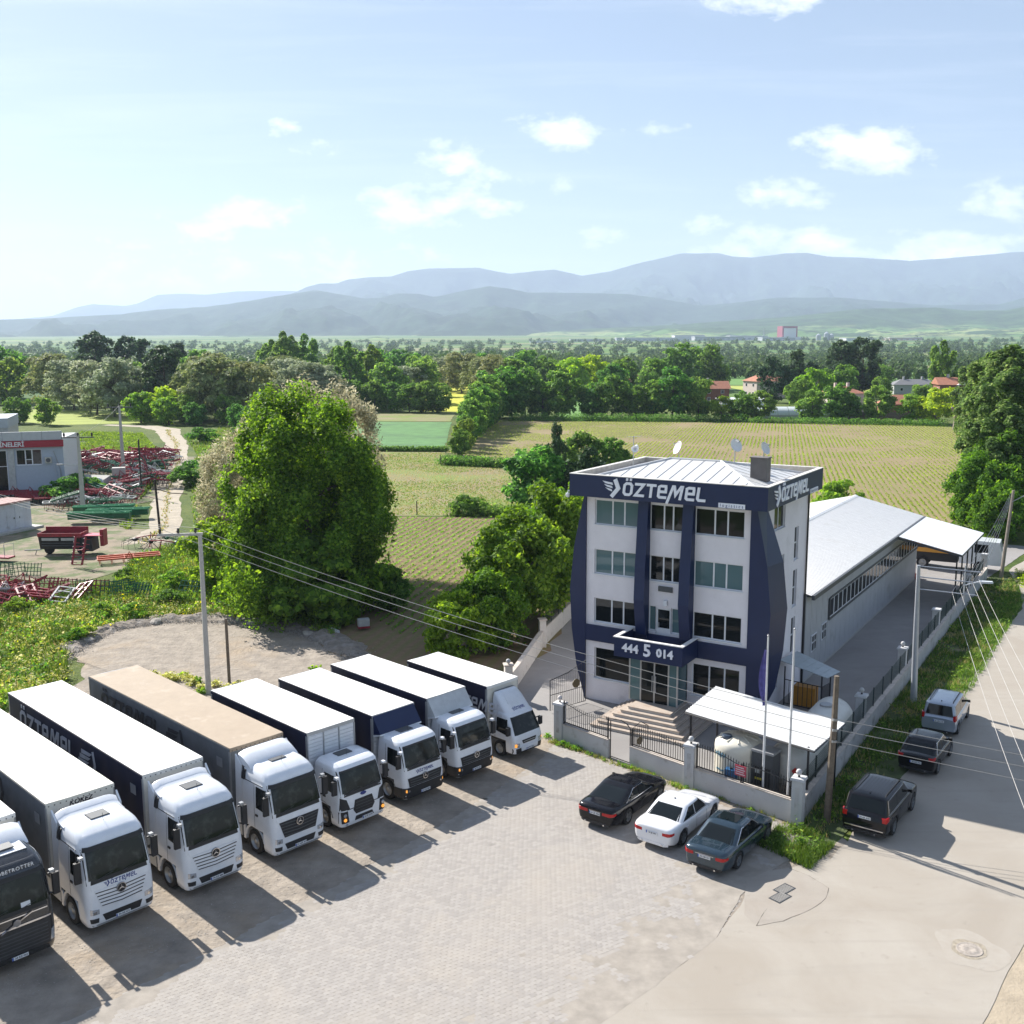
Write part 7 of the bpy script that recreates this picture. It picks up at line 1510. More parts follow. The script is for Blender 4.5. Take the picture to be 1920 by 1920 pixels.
# ================================================================ houses and the plain beyond
BRICK = M('brick_wall', (.25, .11, .075), .9, var=.2, scale=2); TILE = M('terracotta_tile', (.36, .15, .09), .85, var=.2, scale=1.5); PINKW = M('pinkish_render', (.55, .46, .42), .9, var=.06); GREYW = M('grey_render', (.4, .4, .4), .9, var=.1); SLATE = M('grey_roof', (.17, .17, .175), .7, var=.1)
def house(x, y, rz, w_, d, h, rh, wall, roof, label, kind='hip', wins=3, floors=2, name='house', chim=1, cat='house'):
    o = empty(name, (x, y, 0), R(rz), label, cat); a, b_ = w_/2, d/2; e = .5
    MB().box(-a, a, -b_, b_, 0, h).build('wall', wall, o); mb = MB(); r_ = min(a, b_) * .9 if kind == 'hip' else 0
    mb.poly([(-a-e, -b_-e, h), (a+e, -b_-e, h), (a+e, b_+e, h), (-a-e, b_+e, h), (-a-e+r_ if r_ else -a-e, 0, h+rh), (a+e-r_ if r_ else a+e, 0, h+rh)], (0, 1, 5, 4), (2, 3, 4, 5), (1, 2, 5), (3, 0, 4), (0, 3, 2, 1)); rf = mb.build('roof', roof, o)
    for k in range(chim): MB().box(-a*.5 + k*a*.8, -a*.5+.7 + k*a*.8, -.3, .4, h + rh*.3, h+rh+1.0).build('chimney', wall if wall is not BRICK else GREYW, rf)
    for fl in range(floors):
        for k in range(wins):
            x0 = -a + w_*(k+.5)/wins - .55; z0 = h/floors*fl + h/floors*.35
            wn_ = MB().box(x0, x0+1.1, -b_-.06, -b_-.003, z0, z0+1.2).build('window', FRAME, o); MB().box(x0+.1, x0+1.0, -b_-.08, -b_-.061, z0+.1, z0+1.1).build('pane', GLASS, wn_)
            if k < 2: wn_ = MB().box(-a-.06, -a-.003, -b_ + d*(k+.5)/2-.5, -b_ + d*(k+.5)/2+.5, z0, z0+1.2).build('window', FRAME, o); MB().box(-a-.08, -a-.061, -b_ + d*(k+.5)/2-.4, -b_ + d*(k+.5)/2+.4, z0+.1, z0+1.1).build('pane', GLASS, wn_)
    return o
house(95.5, 300, 8, 9.5, 8.5, 5.4, 1.9, PINKW, TILE, 'pale pink two storey house with hipped red tile roof at the field edge', chim=2, wins=2)
house(107.5, 286, -4, 10.5, 8, 3.1, 2.4, BRICK, TILE, 'low dark brick barn with wide red tile roof beside the pink house', floors=1, wins=1, chim=0, name='barn', cat='barn')
h1 = house(140, 327, -8, 12, 9, 6.6, 2.2, BRICK, TILE, 'red brick house with white gabled balcony behind the poplars', kind='gable', wins=2)
MB().box(-1.0, 5.8, -6.2, -4.52, 3.2, 3.5).box(-1.0, 5.8, -6.2, -6.0, 3.5, 4.5).prism([(-1.2, 6.6), (6.0, 6.6), (2.4, 8.6)], 1, -6.3, -4.5).build('balcony', WHITE, h1)
for x in (-.9, 1.2, 3.4, 5.6): MB().box(x, x+.2, -6.15, -5.95, 4.5, 6.6).build('balcony_post', WHITE, h1)
hz_ = MB().cyl((1, 1.5, 8.2), .9, 2.0, 12, ax=0).build('solar_water_tank', GREYM, h1)
house(155, 400, -6, 17, 9, 3.6, 2.0, GREYW, SLATE, 'long low house with grey roof behind the bright round tree', floors=1, wins=3, chim=2)
house(93, 379, 20, 14, 9, 6.0, 2.4, PINKW, TILE, 'pink rendered house half hidden by dark pines', wins=3)
house(113, 395, -10, 12, 9, 5.5, 2.6, PINKW, TILE, 'red roofed house behind the dark pines, right of the pink one', wins=3)
house(67.5, 347, 0, 9, 8, 4.8, 2.4, BRICK, TILE, 'small brick house with red roof and white attic near the orchard', wins=2, kind='gable')
house(71, 322, 0, 13, 8, 2.6, .5, WHITE, M('white_sheet_roof', (.62, .64, .66), .5), 'white flat roofed shed in front of the small brick house', floors=1, wins=2, chim=0, kind='gable', name='shed', cat='shed')
house(50, 410, 0, 10, 8, 5, 2.4, PINKW, TILE, 'distant red roofed house among the trees behind the field', wins=2)
house(47, 350, 0, 8, 6, 2.6, .6, WHITE, M('pale_roof', (.6, .62, .64), .5), 'small white outbuilding glimpsed between the orchard trees', floors=1, chim=0, wins=1, name='shed', cat='shed')
house(-60, 520, 0, 12, 9, 6, 3, PINKW, TILE, 'red roofed house deep among the willows on the left', wins=2)
house(-190, 560, 0, 14, 9, 6, 3, PINKW, TILE, 'red roofed farmhouse behind the tall trees at far left', wins=2)
gh = empty('greenhouse', (78, 277, 0), R(-3), 'long white polythene greenhouse along the far field edge', 'greenhouse'); GHM = M('milky_polythene', (.55, .60, .58), .35, var=.06)
for k in range(9):
    mb = MB(); mb.grid(lambda u, v: (-13 + (k + u*.97)*2.9, -3.4*math.cos(math.pi*v), .9 + 2.0*math.sin(math.pi*v)), 1, 10); mb.build('hoop_bay', GHM, gh, smooth=60)
MB().box(-13, 13.1, -3.45, -3.35, 0, .9).build('side_curtain', GREYW, gh); MB().grid(lambda u, v: (13.1, -3.4*math.cos(math.pi*v)*u, .9*1 + 2.0*math.sin(math.pi*v)*u), 2, 10).build('end_sheet', GHM, gh)
fn = empty('board_fence', (90, 270, 0), R(-6), 'weathered board fence in front of the pink house', 'fence'); fb = MB().box(0, .42, -.04, .04, 0, 1.9).mesh('board', WOOD)
for k in range(48): link('board', fb, fn, loc=(k*.44, 0, rr.uniform(-.06, .06)))
# factories and silos on the plain
FW = M('factory_white', (.55, .57, .6), .6, var=.1); FR = M('factory_maroon', (.25, .05, .08), .6); FG = M('factory_grey', (.33, .36, .40), .6, var=.1)
def far_box(u, v, D): return ((u - 960) / FPX * D, D, rise(D) - 1)
rf_ = random.Random(3)
for i, (u, wpx, hpx, D, m_, lb) in enumerate([(1230, 120, 6, 2950, FW, 'long white factory hall on the plain, leftmost of the row'), (1345, 90, 7, 3000, FG, 'grey factory hall on the plain with a flat roof'), (1400, 70, 8, 3050, FW, 'white factory hall just left of the tall maroon block'), (1455, 60, 6, 2900, FG, 'low grey hall in front of the tall maroon block'), (1100, 60, 4, 2900, FW, 'low white hall on the plain left of the factories'), (1600, 40, 5, 2800, FW, 'white hall right of the silos'), (1690, 60, 5, 2850, M('tan_factory', (.42, .34, .28), .8), 'tan hall on the plain right of the silos'), (1180, 50, 5, 3100, FG, 'small grey hall behind the long white one'), (1020, 50, 3, 2700, FW, 'low pale greenhouse block far on the plain'), (1290, 55, 9, 3150, FW, 'taller white hall behind the factory row')]):
    x, y, z = far_box(u, 640, D); k = D / FPX; o = empty('factory', (x, y, z), 0, lb, 'factory'); W_ = wpx*k; H_ = hpx*k
    MB().box(-W_/2, W_/2, 0, 60, 0, H_).build('wall', m_, o); MB().box(-W_/2-1, W_/2+1, -1, 61, H_, H_+1.5).build('roof', FW, o)
    for q in range(int(W_ // 16)): MB().box(-W_/2 + 4 + q*16, -W_/2 + 13 + q*16, -.6, -.1, H_*.35, H_*.6).build('window', FG if m_ is FW else FW, o)
x, y, z = far_box(1475, 638, 3050); o = empty('factory', (x, y, z), 0, 'tall white factory block framed in maroon, biggest building on the plain', 'factory'); MB().box(-22, 22, 0, 60, 0, 41).build('wall', FR, o); MB().box(-17.5, 17.5, -1, -.05, 0, 35).build('white_front', FW, o); MB().box(-30, 34, -14, -1.1, 0, 10).build('low_hall', FW, o)
for u in (1528, 1543, 1552): x, y, z = far_box(u, 638, 2950); o = empty('silo', (x, y, z), 0, {1528: 'squat grain silo, leftmost of three', 1543: 'tallest grain silo in the middle of three', 1552: 'grain silo, rightmost of three'}[u], 'silo'); hh = 20 if u == 1543 else 15; MB().lathe([(7, 0), (7, hh), (.5, hh+5)], 20).build('bin', FG, o, smooth=40)
x, y, z = far_box(1427, 638, 3050); o = empty('chimney_stack', (x, y, z), 0, 'slim chimney stack left of the tall maroon factory', 'chimney'); MB().cyl((0, 0, 0), 1.6, 36, 8, r2=1.1).build('stack', FG, o)
sd.scale = (.85, .85, .85)

for i, (x, y, z) in enumerate([(-55.5, 152.5, 0), (-54.0, 156.0, 0), (-57.6, 158.5, 0), (-60.0, 164.0, 0), (-53.2, 147.0, 0), (-56.4, 149.5, 0)]):
    o = empty('wheel_rake', (x, y, z), rr.uniform(-.5, .5), 'tall red arched rake arm standing among the machine rows', 'farm implement', 'red arched rakes'); m_ = MB().tube([(1.3*math.cos(a), 0, 1.3 + 1.9*math.sin(a)) for a in np.linspace(-.4, 2.4, 9)], .09, 5).tube([(1.3*math.cos(-.4), 0, .56), (0, 0, .3), (-1.2, .2, .5)], .08, 5); m_.build('arched_beam', RED, o)
    t_ = MB()
    for k in range(7): a = -.3 + .38*k; t_.tube([(1.3*math.cos(a), 0, 1.3+1.9*math.sin(a)), (1.3*math.cos(a)+.3, .5, 1.2+1.9*math.sin(a)), (1.3*math.cos(a)+.5, .55, .9+1.9*math.sin(a))], .035, 4)
    t_.build('tines', BLK, o)

op = empty('street_light_pole', (14.3, 21.4, 0), R(-32), 'steel pole outside the picture that takes the five slanting wires', 'street light'); MB().tube([(0, 0, 0), (0, 0, 7.0)], [.17, .10], 10).build('pole', STL, op); MB().tube([(-1.6, .9, 6.5), (1.6, -.4, 6.9)], .04, 6).build('side_arm', STL, op)
# ================================================================ vegetation
def leaves(P, Nv, size, ratio=1.7, jit=.5):
    """one folded leaf quad per point; P (n,3), Nv (n,3) facing"""
    n = len(P); Nv = Nv + rng.normal(0, jit, (n, 3)); Nv /= np.linalg.norm(Nv, axis=1, keepdims=True) + 1e-9
    t = rng.normal(0, 1, (n, 3)); t -= (t * Nv).sum(1, keepdims=True) * Nv; t /= np.linalg.norm(t, axis=1, keepdims=True) + 1e-9; b_ = np.cross(Nv, t)
    s = (size * rng.uniform(.65, 1.3, n))[:, None]; V = np.empty((n, 4, 3))
    V[:, 0] = P - t * s * .5 * ratio; V[:, 1] = P + b_ * s * .5 + Nv * s * .12; V[:, 2] = P + t * s * .5 * ratio; V[:, 3] = P - b_ * s * .5 + Nv * s * .12
    return V
def crown_points(R_, n, nc, r0=.30, flat=.8, shape='round', seed=0, fuzz=0.0, gap=.35):
    """clumps inside an envelope (radius 1, height 1..); leaves lie on clump shells"""
    g = np.random.default_rng(seed); C = []
    while len(C) < nc:
        p = g.uniform(-1, 1, 3)
        if shape == 'round': ok = (p[0]**2 + p[1]**2 + p[2]**2) < 1 and (p[0]**2 + p[1]**2 + p[2]**2) > .18
        elif shape == 'big': zz = (p[2] + 1) / 2; rr = (1.04 - .46 * zz ** 3) * (1 + .42 * mnoise.noise(Vector((p[0] * 1.7, p[1] * 1.7, p[2] * 2.2 + 4)))); q_ = math.hypot(p[0], p[1]); ok = .45 * rr < q_ < rr or (p[2] > .72 and q_ < rr)
        elif shape == 'column': ok = (p[0]**2 + p[1]**2) < (1 - max(0, p[2])**2.2) * (1 - .35 * max(0, -p[2])**2)
        elif shape == 'cone': ok = (p[0]**2 + p[1]**2) ** .5 < (1 - p[2]) * .55 + .06
        else: ok = (p[0]**2 + p[1]**2) < .95 * (1 - max(0, p[2])**2) and (p[0]**2+p[1]**2+max(0, p[2])**2) > .12
        if ok: C.append(p)
    C = np.array(C); rad = g.uniform(r0*.6, r0*1.25, nc)
    k = g.choice(nc, n, p=rad**2 / (rad**2).sum()); d = g.normal(0, 1, (n, 3)); d /= np.linalg.norm(d, axis=1, keepdims=True)
    d[:, 2] = np.where(g.random(n) < .72, np.abs(d[:, 2]), d[:, 2])
    P = C[k] + d * rad[k][:, None] * (.72 - .3*fuzz + (.38 + .8*fuzz) * g.random(n))[:, None] * np.array([1, 1, flat])
    keep = np.array([mnoise.noise(Vector(tuple(p * 3.1 + seed))) for p in P]) > -gap
    P, d, k = P[keep], d[keep], k[keep]
    out = P / (np.linalg.norm(P, axis=1, keepdims=True) + .05)
    return P * np.array(R_), d * .75 + out * .6 + np.array([0, 0, .25]), C * np.array(R_)
def crown_mesh(name, R_, n, nc, leaf, mat, **kw):
    jit = kw.pop('jit', .45); ratio = kw.pop('ratio', 1.6); P, Nv, C = crown_points(R_, n, nc, **kw); me = fastmesh(name, leaves(P, Nv, leaf, ratio, jit), [(0, 1, 2, 3)], mat); return me, C
BARK = M('grey_brown_bark', (.10, .08, .06), .95, var=.3, scale=5, bump=.03, bscale=8)
def trunk_mesh(h, r_, C, nb=7, seed=0, lean=.0):
    g = random.Random(seed); mb = MB(); top = h * .8
    path = [(lean * z + .12 * math.sin(z * .9 + seed), .1 * math.cos(z * .7 + seed), z) for z in np.linspace(-.15, top, 6)]
    mb.tube(path, [r_ * (1 - .75 * k / 5) * (1.25 if k == 0 else 1) for k in range(6)], 7)
    idx = list(range(len(C))); g.shuffle(idx)
    for i in idx[:nb]:
        c = C[i]; z0 = max(h * .18, min(top * .9, c[2] - .45 * math.hypot(c[0], c[1])))
        a = Vector((lean*z0 + .12*math.sin(z0*.9+seed), .1*math.cos(z0*.7+seed), z0)); b_ = Vector(c); m_ = a.lerp(b_, .5) + Vector((g.uniform(-.2, .2), g.uniform(-.2, .2), g.uniform(-.1, .3)))
        mb.tube([a, m_, b_], [r_*.38, r_*.25, r_*.08], 5)
    return mb.mesh('trunk', BARK, 60)
L_DEEP = leafmat('deep_green_leaves', (0.031, 0.078, 0.017), (0.070, 0.148, 0.031), (0.131, 0.227, 0.052))
L_MID = leafmat('mid_green_leaves', (0.052, 0.108, 0.024), (0.104, 0.182, 0.038), (0.174, 0.260, 0.061))
L_BRIGHT = leafmat('bright_green_leaves', (0.062, 0.125, 0.019), (0.119, 0.213, 0.031), (0.188, 0.275, 0.050))
L_LIME = leafmat('lime_green_leaves', (0.125, 0.200, 0.022), (0.213, 0.300, 0.037), (0.300, 0.375, 0.062))
L_SILV = leafmat('silvery_willow_leaves', (0.119, 0.144, 0.075), (0.200, 0.231, 0.138), (0.288, 0.312, 0.213), trans=.25)
L_OLIVE = leafmat('grey_green_leaves', (0.088, 0.112, 0.040), (0.156, 0.181, 0.069), (0.237, 0.250, 0.125), trans=.25)
L_PINE = leafmat('dark_pine_needles', (0.017, 0.038, 0.017), (0.035, 0.070, 0.028), (0.066, 0.113, 0.043), trans=.15)
KIND = {}
def kind(key, H, R_, n, nc, leaf, mat, cz=.58, tr=.22, nb=7, **kw):
    """unit tree of height H"""
    me, C = crown_mesh('crown', R_, n, nc, leaf, mat, **kw)
    off = H - R_[2] * 1.12; C = C + np.array([0, 0, off]); KIND[key] = (me, off, trunk_mesh(off + R_[2]*.5, tr, C, nb, kw.get('seed', 0)), H)
kind('dark', 12, (5.2, 5.2, 5.4), 7500, 46, .50, L_DEEP, seed=1, fuzz=.45, jit=.7, r0=.27, gap=.28)
kind('dark2', 12, (4.6, 4.9, 5.6), 7500, 40, .50, L_DEEP, seed=12, fuzz=.45, jit=.7, r0=.30, gap=.25)
kind('mid', 12, (5.0, 4.8, 5.3), 7500, 44, .48, L_MID, seed=2, fuzz=.45, jit=.7, r0=.27, gap=.25)
kind('mid2', 12, (4.2, 4.6, 5.6), 7500, 38, .48, L_MID, seed=22, fuzz=.45, jit=.7, r0=.29, gap=.22)
kind('bright', 8, (3.8, 3.8, 3.7), 6000, 34, .38, L_BRIGHT, seed=3, fuzz=.45, jit=.7, r0=.30, gap=.25)
kind('lime', 8, (4.2, 4.2, 3.7), 6500, 34, .38, L_LIME, seed=4, fuzz=.45, jit=.7, r0=.28, gap=.3)
kind('silver', 12, (5.6, 5.4, 5.3), 8500, 54, .40, L_SILV, seed=5, fuzz=.45, jit=.7, r0=.22, gap=.3)
kind('olive', 12, (5.4, 5.6, 5.5), 8500, 54, .42, L_OLIVE, seed=6, fuzz=.45, jit=.7, r0=.22, gap=.28)
kind('poplar', 20, (4.6, 4.6, 9.6), 10000, 70, .50, L_MID, seed=7, r0=.20, shape='column', gap=.3, tr=.3)
kind('tall_dark', 20, (6.0, 6.0, 9.0), 9500, 60, .62, L_PINE, seed=8, fuzz=.45, jit=.7, r0=.22, gap=.22, tr=.34)
kind('pine', 12, (4.6, 4.6, 5.6), 7000, 40, .42, L_PINE, seed=9, fuzz=.45, jit=.7, r0=.24, gap=.2)
kind('bush', 3, (2.4, 2.4, 1.45), 2600, 20, .26, L_DEEP, seed=10, r0=.34, tr=.08, nb=3)
kind('bushb', 3, (2.4, 2.4, 1.45), 2600, 20, .26, L_BRIGHT, seed=13, r0=.34, tr=.08, nb=3)
LAB = {'dark': 'dense dark green broadleaf tree', 'dark2': 'upright dark green broadleaf tree', 'mid': 'rounded mid green broadleaf tree', 'mid2': 'loose mid green broadleaf tree', 'bright': 'fresh bright green tree', 'lime': 'yellow green tree', 'silver': 'silvery grey willow', 'olive': 'dull grey green willow', 'poplar': 'tall slim poplar', 'tall_dark': 'very tall dark tree', 'pine': 'dark pine tree', 'bush': 'low dark bush', 'bushb': 'low bright green bush'}
usedlab = {}
def tree(k, x, y, h, where, wf=1.0, name=None, rz=None, z=0, group=None, sq=1.0):
    me, off, tm, H = KIND[k]; s = h / H; cat = 'bush' if 'bush' in k else 'tree'; lab = LAB[k] + ' ' + where
    o = empty(name or ('bush' if 'bush' in k else 'tree'), (x, y, z), rng.uniform(0, 6.28) if rz is None else rz, lab, cat, group); o.scale = (s*wf, s*wf*sq, s)
    link('crown', me, o, loc=(0, 0, off)); link('trunk', tm, o); return o
rt = random.Random(21)
# the big broadleaf tree in the middle distance, its grey companions behind
me, C = crown_mesh('crown', (6.3, 5.8, 7.3), 175000, 300, .175, leafmat('big_tree_leaves', (.034, .072, .012), (.074, .145, .020), (.17, .26, .04), hue=0), seed=31, r0=.135, gap=.16, shape='big', jit=.9, flat=1.5, fuzz=.75)
bt_ = empty('tree', (-15.6, 77.5, 0), .4, 'huge glossy dark green broadleaf tree rising behind the dirt lot', 'tree'); link('crown', me, bt_, loc=(0, 0, 8.0)); C = C + np.array([0, 0, 8.0]); link('trunk', trunk_mesh(12, .5, C, 16, 3), bt_)
me2, C2 = crown_mesh('crown', (5.4, 5.0, 3.2), 17000, 40, .34, me.materials[0], seed=32, r0=.26, gap=.30)
u = empty('undergrowth_shrub', (-14.5, 75.0, 0), 0, 'shaded leafy shrubs around the foot of the huge dark tree', 'shrub'); link('crown', me2, u, loc=(0, 0, 2.6))
mg, Cg = crown_mesh('crown', (5.2, 5.0, 7.2), 60000, 300, .13, leafmat('pale_willow_leaves', (.15, .145, .085), (.27, .255, .16), (.40, .38, .27), trans=.3, hue=0), seed=33, r0=.12, gap=.24, flat=1.4, fuzz=.9, jit=.9, ratio=2.6)
for x, y, z, s, lb, sx2 in ((-16.3, 89, 9.4, 1.0, 'tall pale grey willow showing behind the huge dark tree', 1.0), (-23.6, 90.0, 6.0, .85, 'pale grey willow left of the huge dark tree beside the track', .92), (-20.5, 91, 7.6, .95, 'pale willow between the two taller grey crowns', .9)):
    o = empty('willow_tree', (x, y, 0), rt.uniform(0, 6), lb, 'tree'); link('crown', mg, o, loc=(0, 0, z), scale=(s*sx2, s*sx2, s)); link('trunk', trunk_mesh(z+2, .35, Cg*.8 + np.array([0, 0, z]), 10, int(x)), o)
for x, y, h, k, w_ in ((-24.5, 84.5, 5.8, 'bright', 'at the foot of the willows beside the track'), (-19.2, 75.5, 4.2, 'mid', 'left of the huge dark tree behind the lot'), (-22.0, 88.5, 5.0, 'mid2', 'between track and huge dark tree'), (-9.3, 76.8, 3.4, 'dark', 'right of the huge dark tree at the field edge')): tree(k, x, y, h, w_)
# walnut thicket left of the office
wm, Cw = crown_mesh('crown', (3.6, 3.4, 3.7), 24000, 90, .20, leafmat('walnut_leaves', (.032, .075, .011), (.068, .135, .018), (.14, .225, .033), hue=.02), seed=34, r0=.19, gap=.22, ratio=1.9, fuzz=.6, flat=1.1, jit=.8)
for i, (x, y, s, z, lb) in enumerate([(.6, 70.2, 1.0, 4.4, 'walnut tree beside the pale garden wall pillar'), (3.2, 76.5, 1.12, 5.0, 'walnut tree close to the left flank of the office block'), (-1.6, 66.3, .72, 2.5, 'smaller walnut tree between garden wall and dirt lot'), (4.8, 82.0, 1.1, 4.6, 'walnut tree behind the office block at field corner'), (1.2, 74.2, 1.0, 3.6, 'walnut tree in the middle of the thicket left of the office')]):
    o = empty('walnut_tree', (x, y, 0), i*1.3, lb, 'tree'); link('crown', wm, o, loc=(0, 0, z), scale=(s, s, s)); link('trunk', trunk_mesh(z+1, .22, Cw*.7*s + np.array([0, 0, z]), 7, i), o)
mlm, Cl = crown_mesh('crown', (2.3, 2.0, 2.1), 11000, 50, .16, leafmat('acacia_leaves', (.07, .13, .015), (.13, .21, .025), (.20, .29, .04), hue=0), seed=35, r0=.24, gap=.2, ratio=2.0, fuzz=.6, jit=.8)
o = empty('acacia_tree', (-3.6, 64.8, 0), 0, 'bright yellow green acacia behind the box lorry roofs', 'tree'); link('crown', mlm, o, loc=(0, 0, 2.2)); link('trunk', trunk_mesh(2.5, .12, Cl + np.array([0, 0, 2.2]), 6, 2), o)
# trees standing in the fields
tree('dark', 2.8, 121.5, 8.4, 'standing alone left of the office roof', wf=1.05); tree('pine', 8.3, 121.8, 7.8, 'just left of the office parapet'); tree('bright', 34.8, 108.5, 5.6, 'peeping over the warehouse roof', wf=.95); tree('dark2', 10.5, 152, 7.2, 'behind the lone tree in the crop field'); tree('dark', 14.8, 153, 6.4, 'behind the satellite dish on the crop field'); tree('pine', 6.0, 140, 9.3, 'slim and pointed above the lone field tree', wf=.55); tree('lime', 21.5, 128, 5.6, 'hidden behind the office parapet', wf=1.2)
tree('bush', -4.9, 121.6, 2.6, 'on the strip between the two left fields'); 
# hedge lines
for i in range(13):
    f = i / 12; x = -9.4 + 3.5*f + rt.uniform(-.6, .6); y = 186 + 84*f
    tree(('dark', 'mid', 'dark2')[i % 3], x, y, 5.2 + 6.5*f + rt.uniform(-.6, .8), ('nearest', 'second', 'third', 'fourth', 'fifth', 'sixth', 'seventh', 'eighth', 'ninth', 'tenth', 'eleventh', 'twelfth', 'last')[i] + ' in the hedge between wheat and crop fields', wf=.85)
def low_hedge(name, a, b_, lab, h=1.2, n=6000, wid=.8, mat=L_DEEP):
    a, b_ = np.array(a), np.array(b_); t = rng.random(n); P = a + (b_ - a) * t[:, None]; P = np.c_[P + rng.normal(0, wid*.5, (n, 2)), rng.random(n) * h * (.5 + .7*np.abs(np.sin(t*37)) * .8)]
    o = link(name, fastmesh(name, leaves(P, np.tile([0, 0, 1.], (n, 1)), .20, 1.8, .8), [(0, 1, 2, 3)], mat)); grp(o, lab, 'hedge'); return o
low_hedge('low_hedge', (-12.0, 172.5), (8, 163.5), 'low scrubby hedge along the near edge of the big crop field', 1.6, 7000, 1.2); low_hedge('low_hedge', (-7, 120.6), (14, 118.2), 'low weedy strip between stubble and near crop field', 1.3, 6500, 1.1); low_hedge('low_hedge', (-27, 194.6), (-12, 193.6), 'dark ragged edge below the green wheat field', 1.0, 3500, .6)
low_hedge('low_hedge', (60, 259.5), (104, 247), 'grassy bank with scrub at the far edge of the big crop field', 1.6, 7000, 1.4); low_hedge('low_hedge', (0, 271), (60, 262), 'dark scrub at the foot of the far tree row', 2.0, 9000, 1.6)
pf = MB().tube([(0, 0, 0), (0, 0, 1.7)], .07, 6).mesh('fence_post', WOOD)
for i, (x, y) in enumerate([(-11.3, 121), (-6.5, 121), (4.6, 118.6), (4.9, 118.5), (-11.9, 171.5), (-8, 171), (-3.6, 168.5), (.2, 166.5)]): o = link('fence_post', pf, loc=(x, y, 0)); grp(o, ('short grey fence post in the strip below the stubble field' if i < 4 else 'short grey fence post in the low hedge of the crop field'), 'post', 'field fence posts a' if i < 4 else 'field fence posts b')
# row at the far side of the crop field, left to right
for i, (k, x, y, h) in enumerate([('dark2', -36, 308, 9), ('mid', -31, 306, 8.5), ('dark', -26, 304, 9.5), ('dark', -21.5, 303, 9.0), ('dark2', -40, 309, 8.5), ('dark', -46, 311, 9),
    ('dark', -2.5, 280, 13), ('dark2', 3, 284, 12.5), ('mid2', 8, 283, 10), ('mid', 13.5, 281, 13), ('dark', 22, 281, 9.0), ('dark2', 27.5, 279, 10.5), ('dark', 33, 277, 9), ('mid', 38, 276, 10), ('dark2', 43, 275, 12.5), ('mid', 49.5, 273, 11), ('bright', 55, 268, 6), ('dark', 59, 267, 7.6), ('mid', 64, 266, 7.5), ('mid2', 76, 263, 8.5), ('dark', 84.5, 268, 9.5), ('dark2', 88, 270, 7), ('mid', 93, 262, 9.0), ('bright', 99, 258, 7)]):
    tree(k, x + rt.uniform(-.8, .8), y, h * rt.uniform(.95, 1.1), 'in the field-edge row, ' + ('A' if False else ['left end', 'left end, second', 'left of the yellow field', 'beside the yellow field', 'outer left', 'outermost left', 'above the dark hedge', 'tall, right of the hedge', 'right of the hedge top', 'beside the small meadow', 'just right of the meadow', 'second right of the meadow', 'third right of the meadow', 'left of the orchard', 'above the office left edge', 'over the office parapet', 'low, left of greenhouse', 'by the white shed', 'left end of greenhouse', 'middle of greenhouse', 'right end of greenhouse', 'by the board fence', 'before the pink house', 'before the barn'][i]), wf=1.05)
tree('lime', 104.5, 253, 8.8, 'bright round one at the right corner of the crop field', wf=1.05)
# second line: village trees
for i, (k, x, y, h, w_) in enumerate([('dark', 70, 430, 20, 'behind the white shed'), ('dark2', 84, 440, 19, 'beside the pink house'), ('pine', 88, 345, 15, 'pine left of the red roofs'), ('pine', 96, 350, 17, 'in front of the red roofs'), ('pine', 102, 348, 13, 'right of the pink house'), ('dark', 106, 335, 13, 'between red roofs and pink house'), ('bright', 92, 318, 12, 'behind the greenhouse'), ('mid', 86, 312, 9, 'above the greenhouse left end'),
    ('tall_dark', 122, 385, 22, 'tall pair, left one, behind the barn'), ('tall_dark', 131, 388, 23, 'tall pair, right one, behind the barn'), ('pine', 116, 372, 13, 'low one left of the tall pair'), ('poplar', 138, 332, 20.5, 'leafy one above the brick house'), ('mid', 128, 360, 8, 'left of the grey roofed house'), ('dark', 150, 430, 11, 'behind the grey roofed house'), ('dark', 168, 470, 10, 'on the meadow edge'), ('mid2', 118, 300, 8, 'right of the barn'), ('mid', 150, 318, 9, 'beside the brick house'), ('mid', 60, 340, 9, 'beside the small brick house'), ('dark', 55, 330, 9, 'left of the small brick house'), ('mid2', 52, 380, 15, 'behind the orchard'), ('dark', 42, 390, 15, 'behind the orchard, left'), ('lime', 24, 420, 14, 'yellowish one behind the meadow'), ('lime', 32, 425, 15, 'yellowish one right behind the meadow'), ('dark', 14, 430, 15, 'behind the small meadow'), ('dark2', 34, 350, 13, 'above the orchard row'), ('mid', 2, 340, 15, 'behind the hedge top'), ('olive', -5, 345, 16, 'left behind the hedge top'), ('olive', -12, 380, 15, 'near the yellow field')]):
    tree(k, x, y, h, w_)
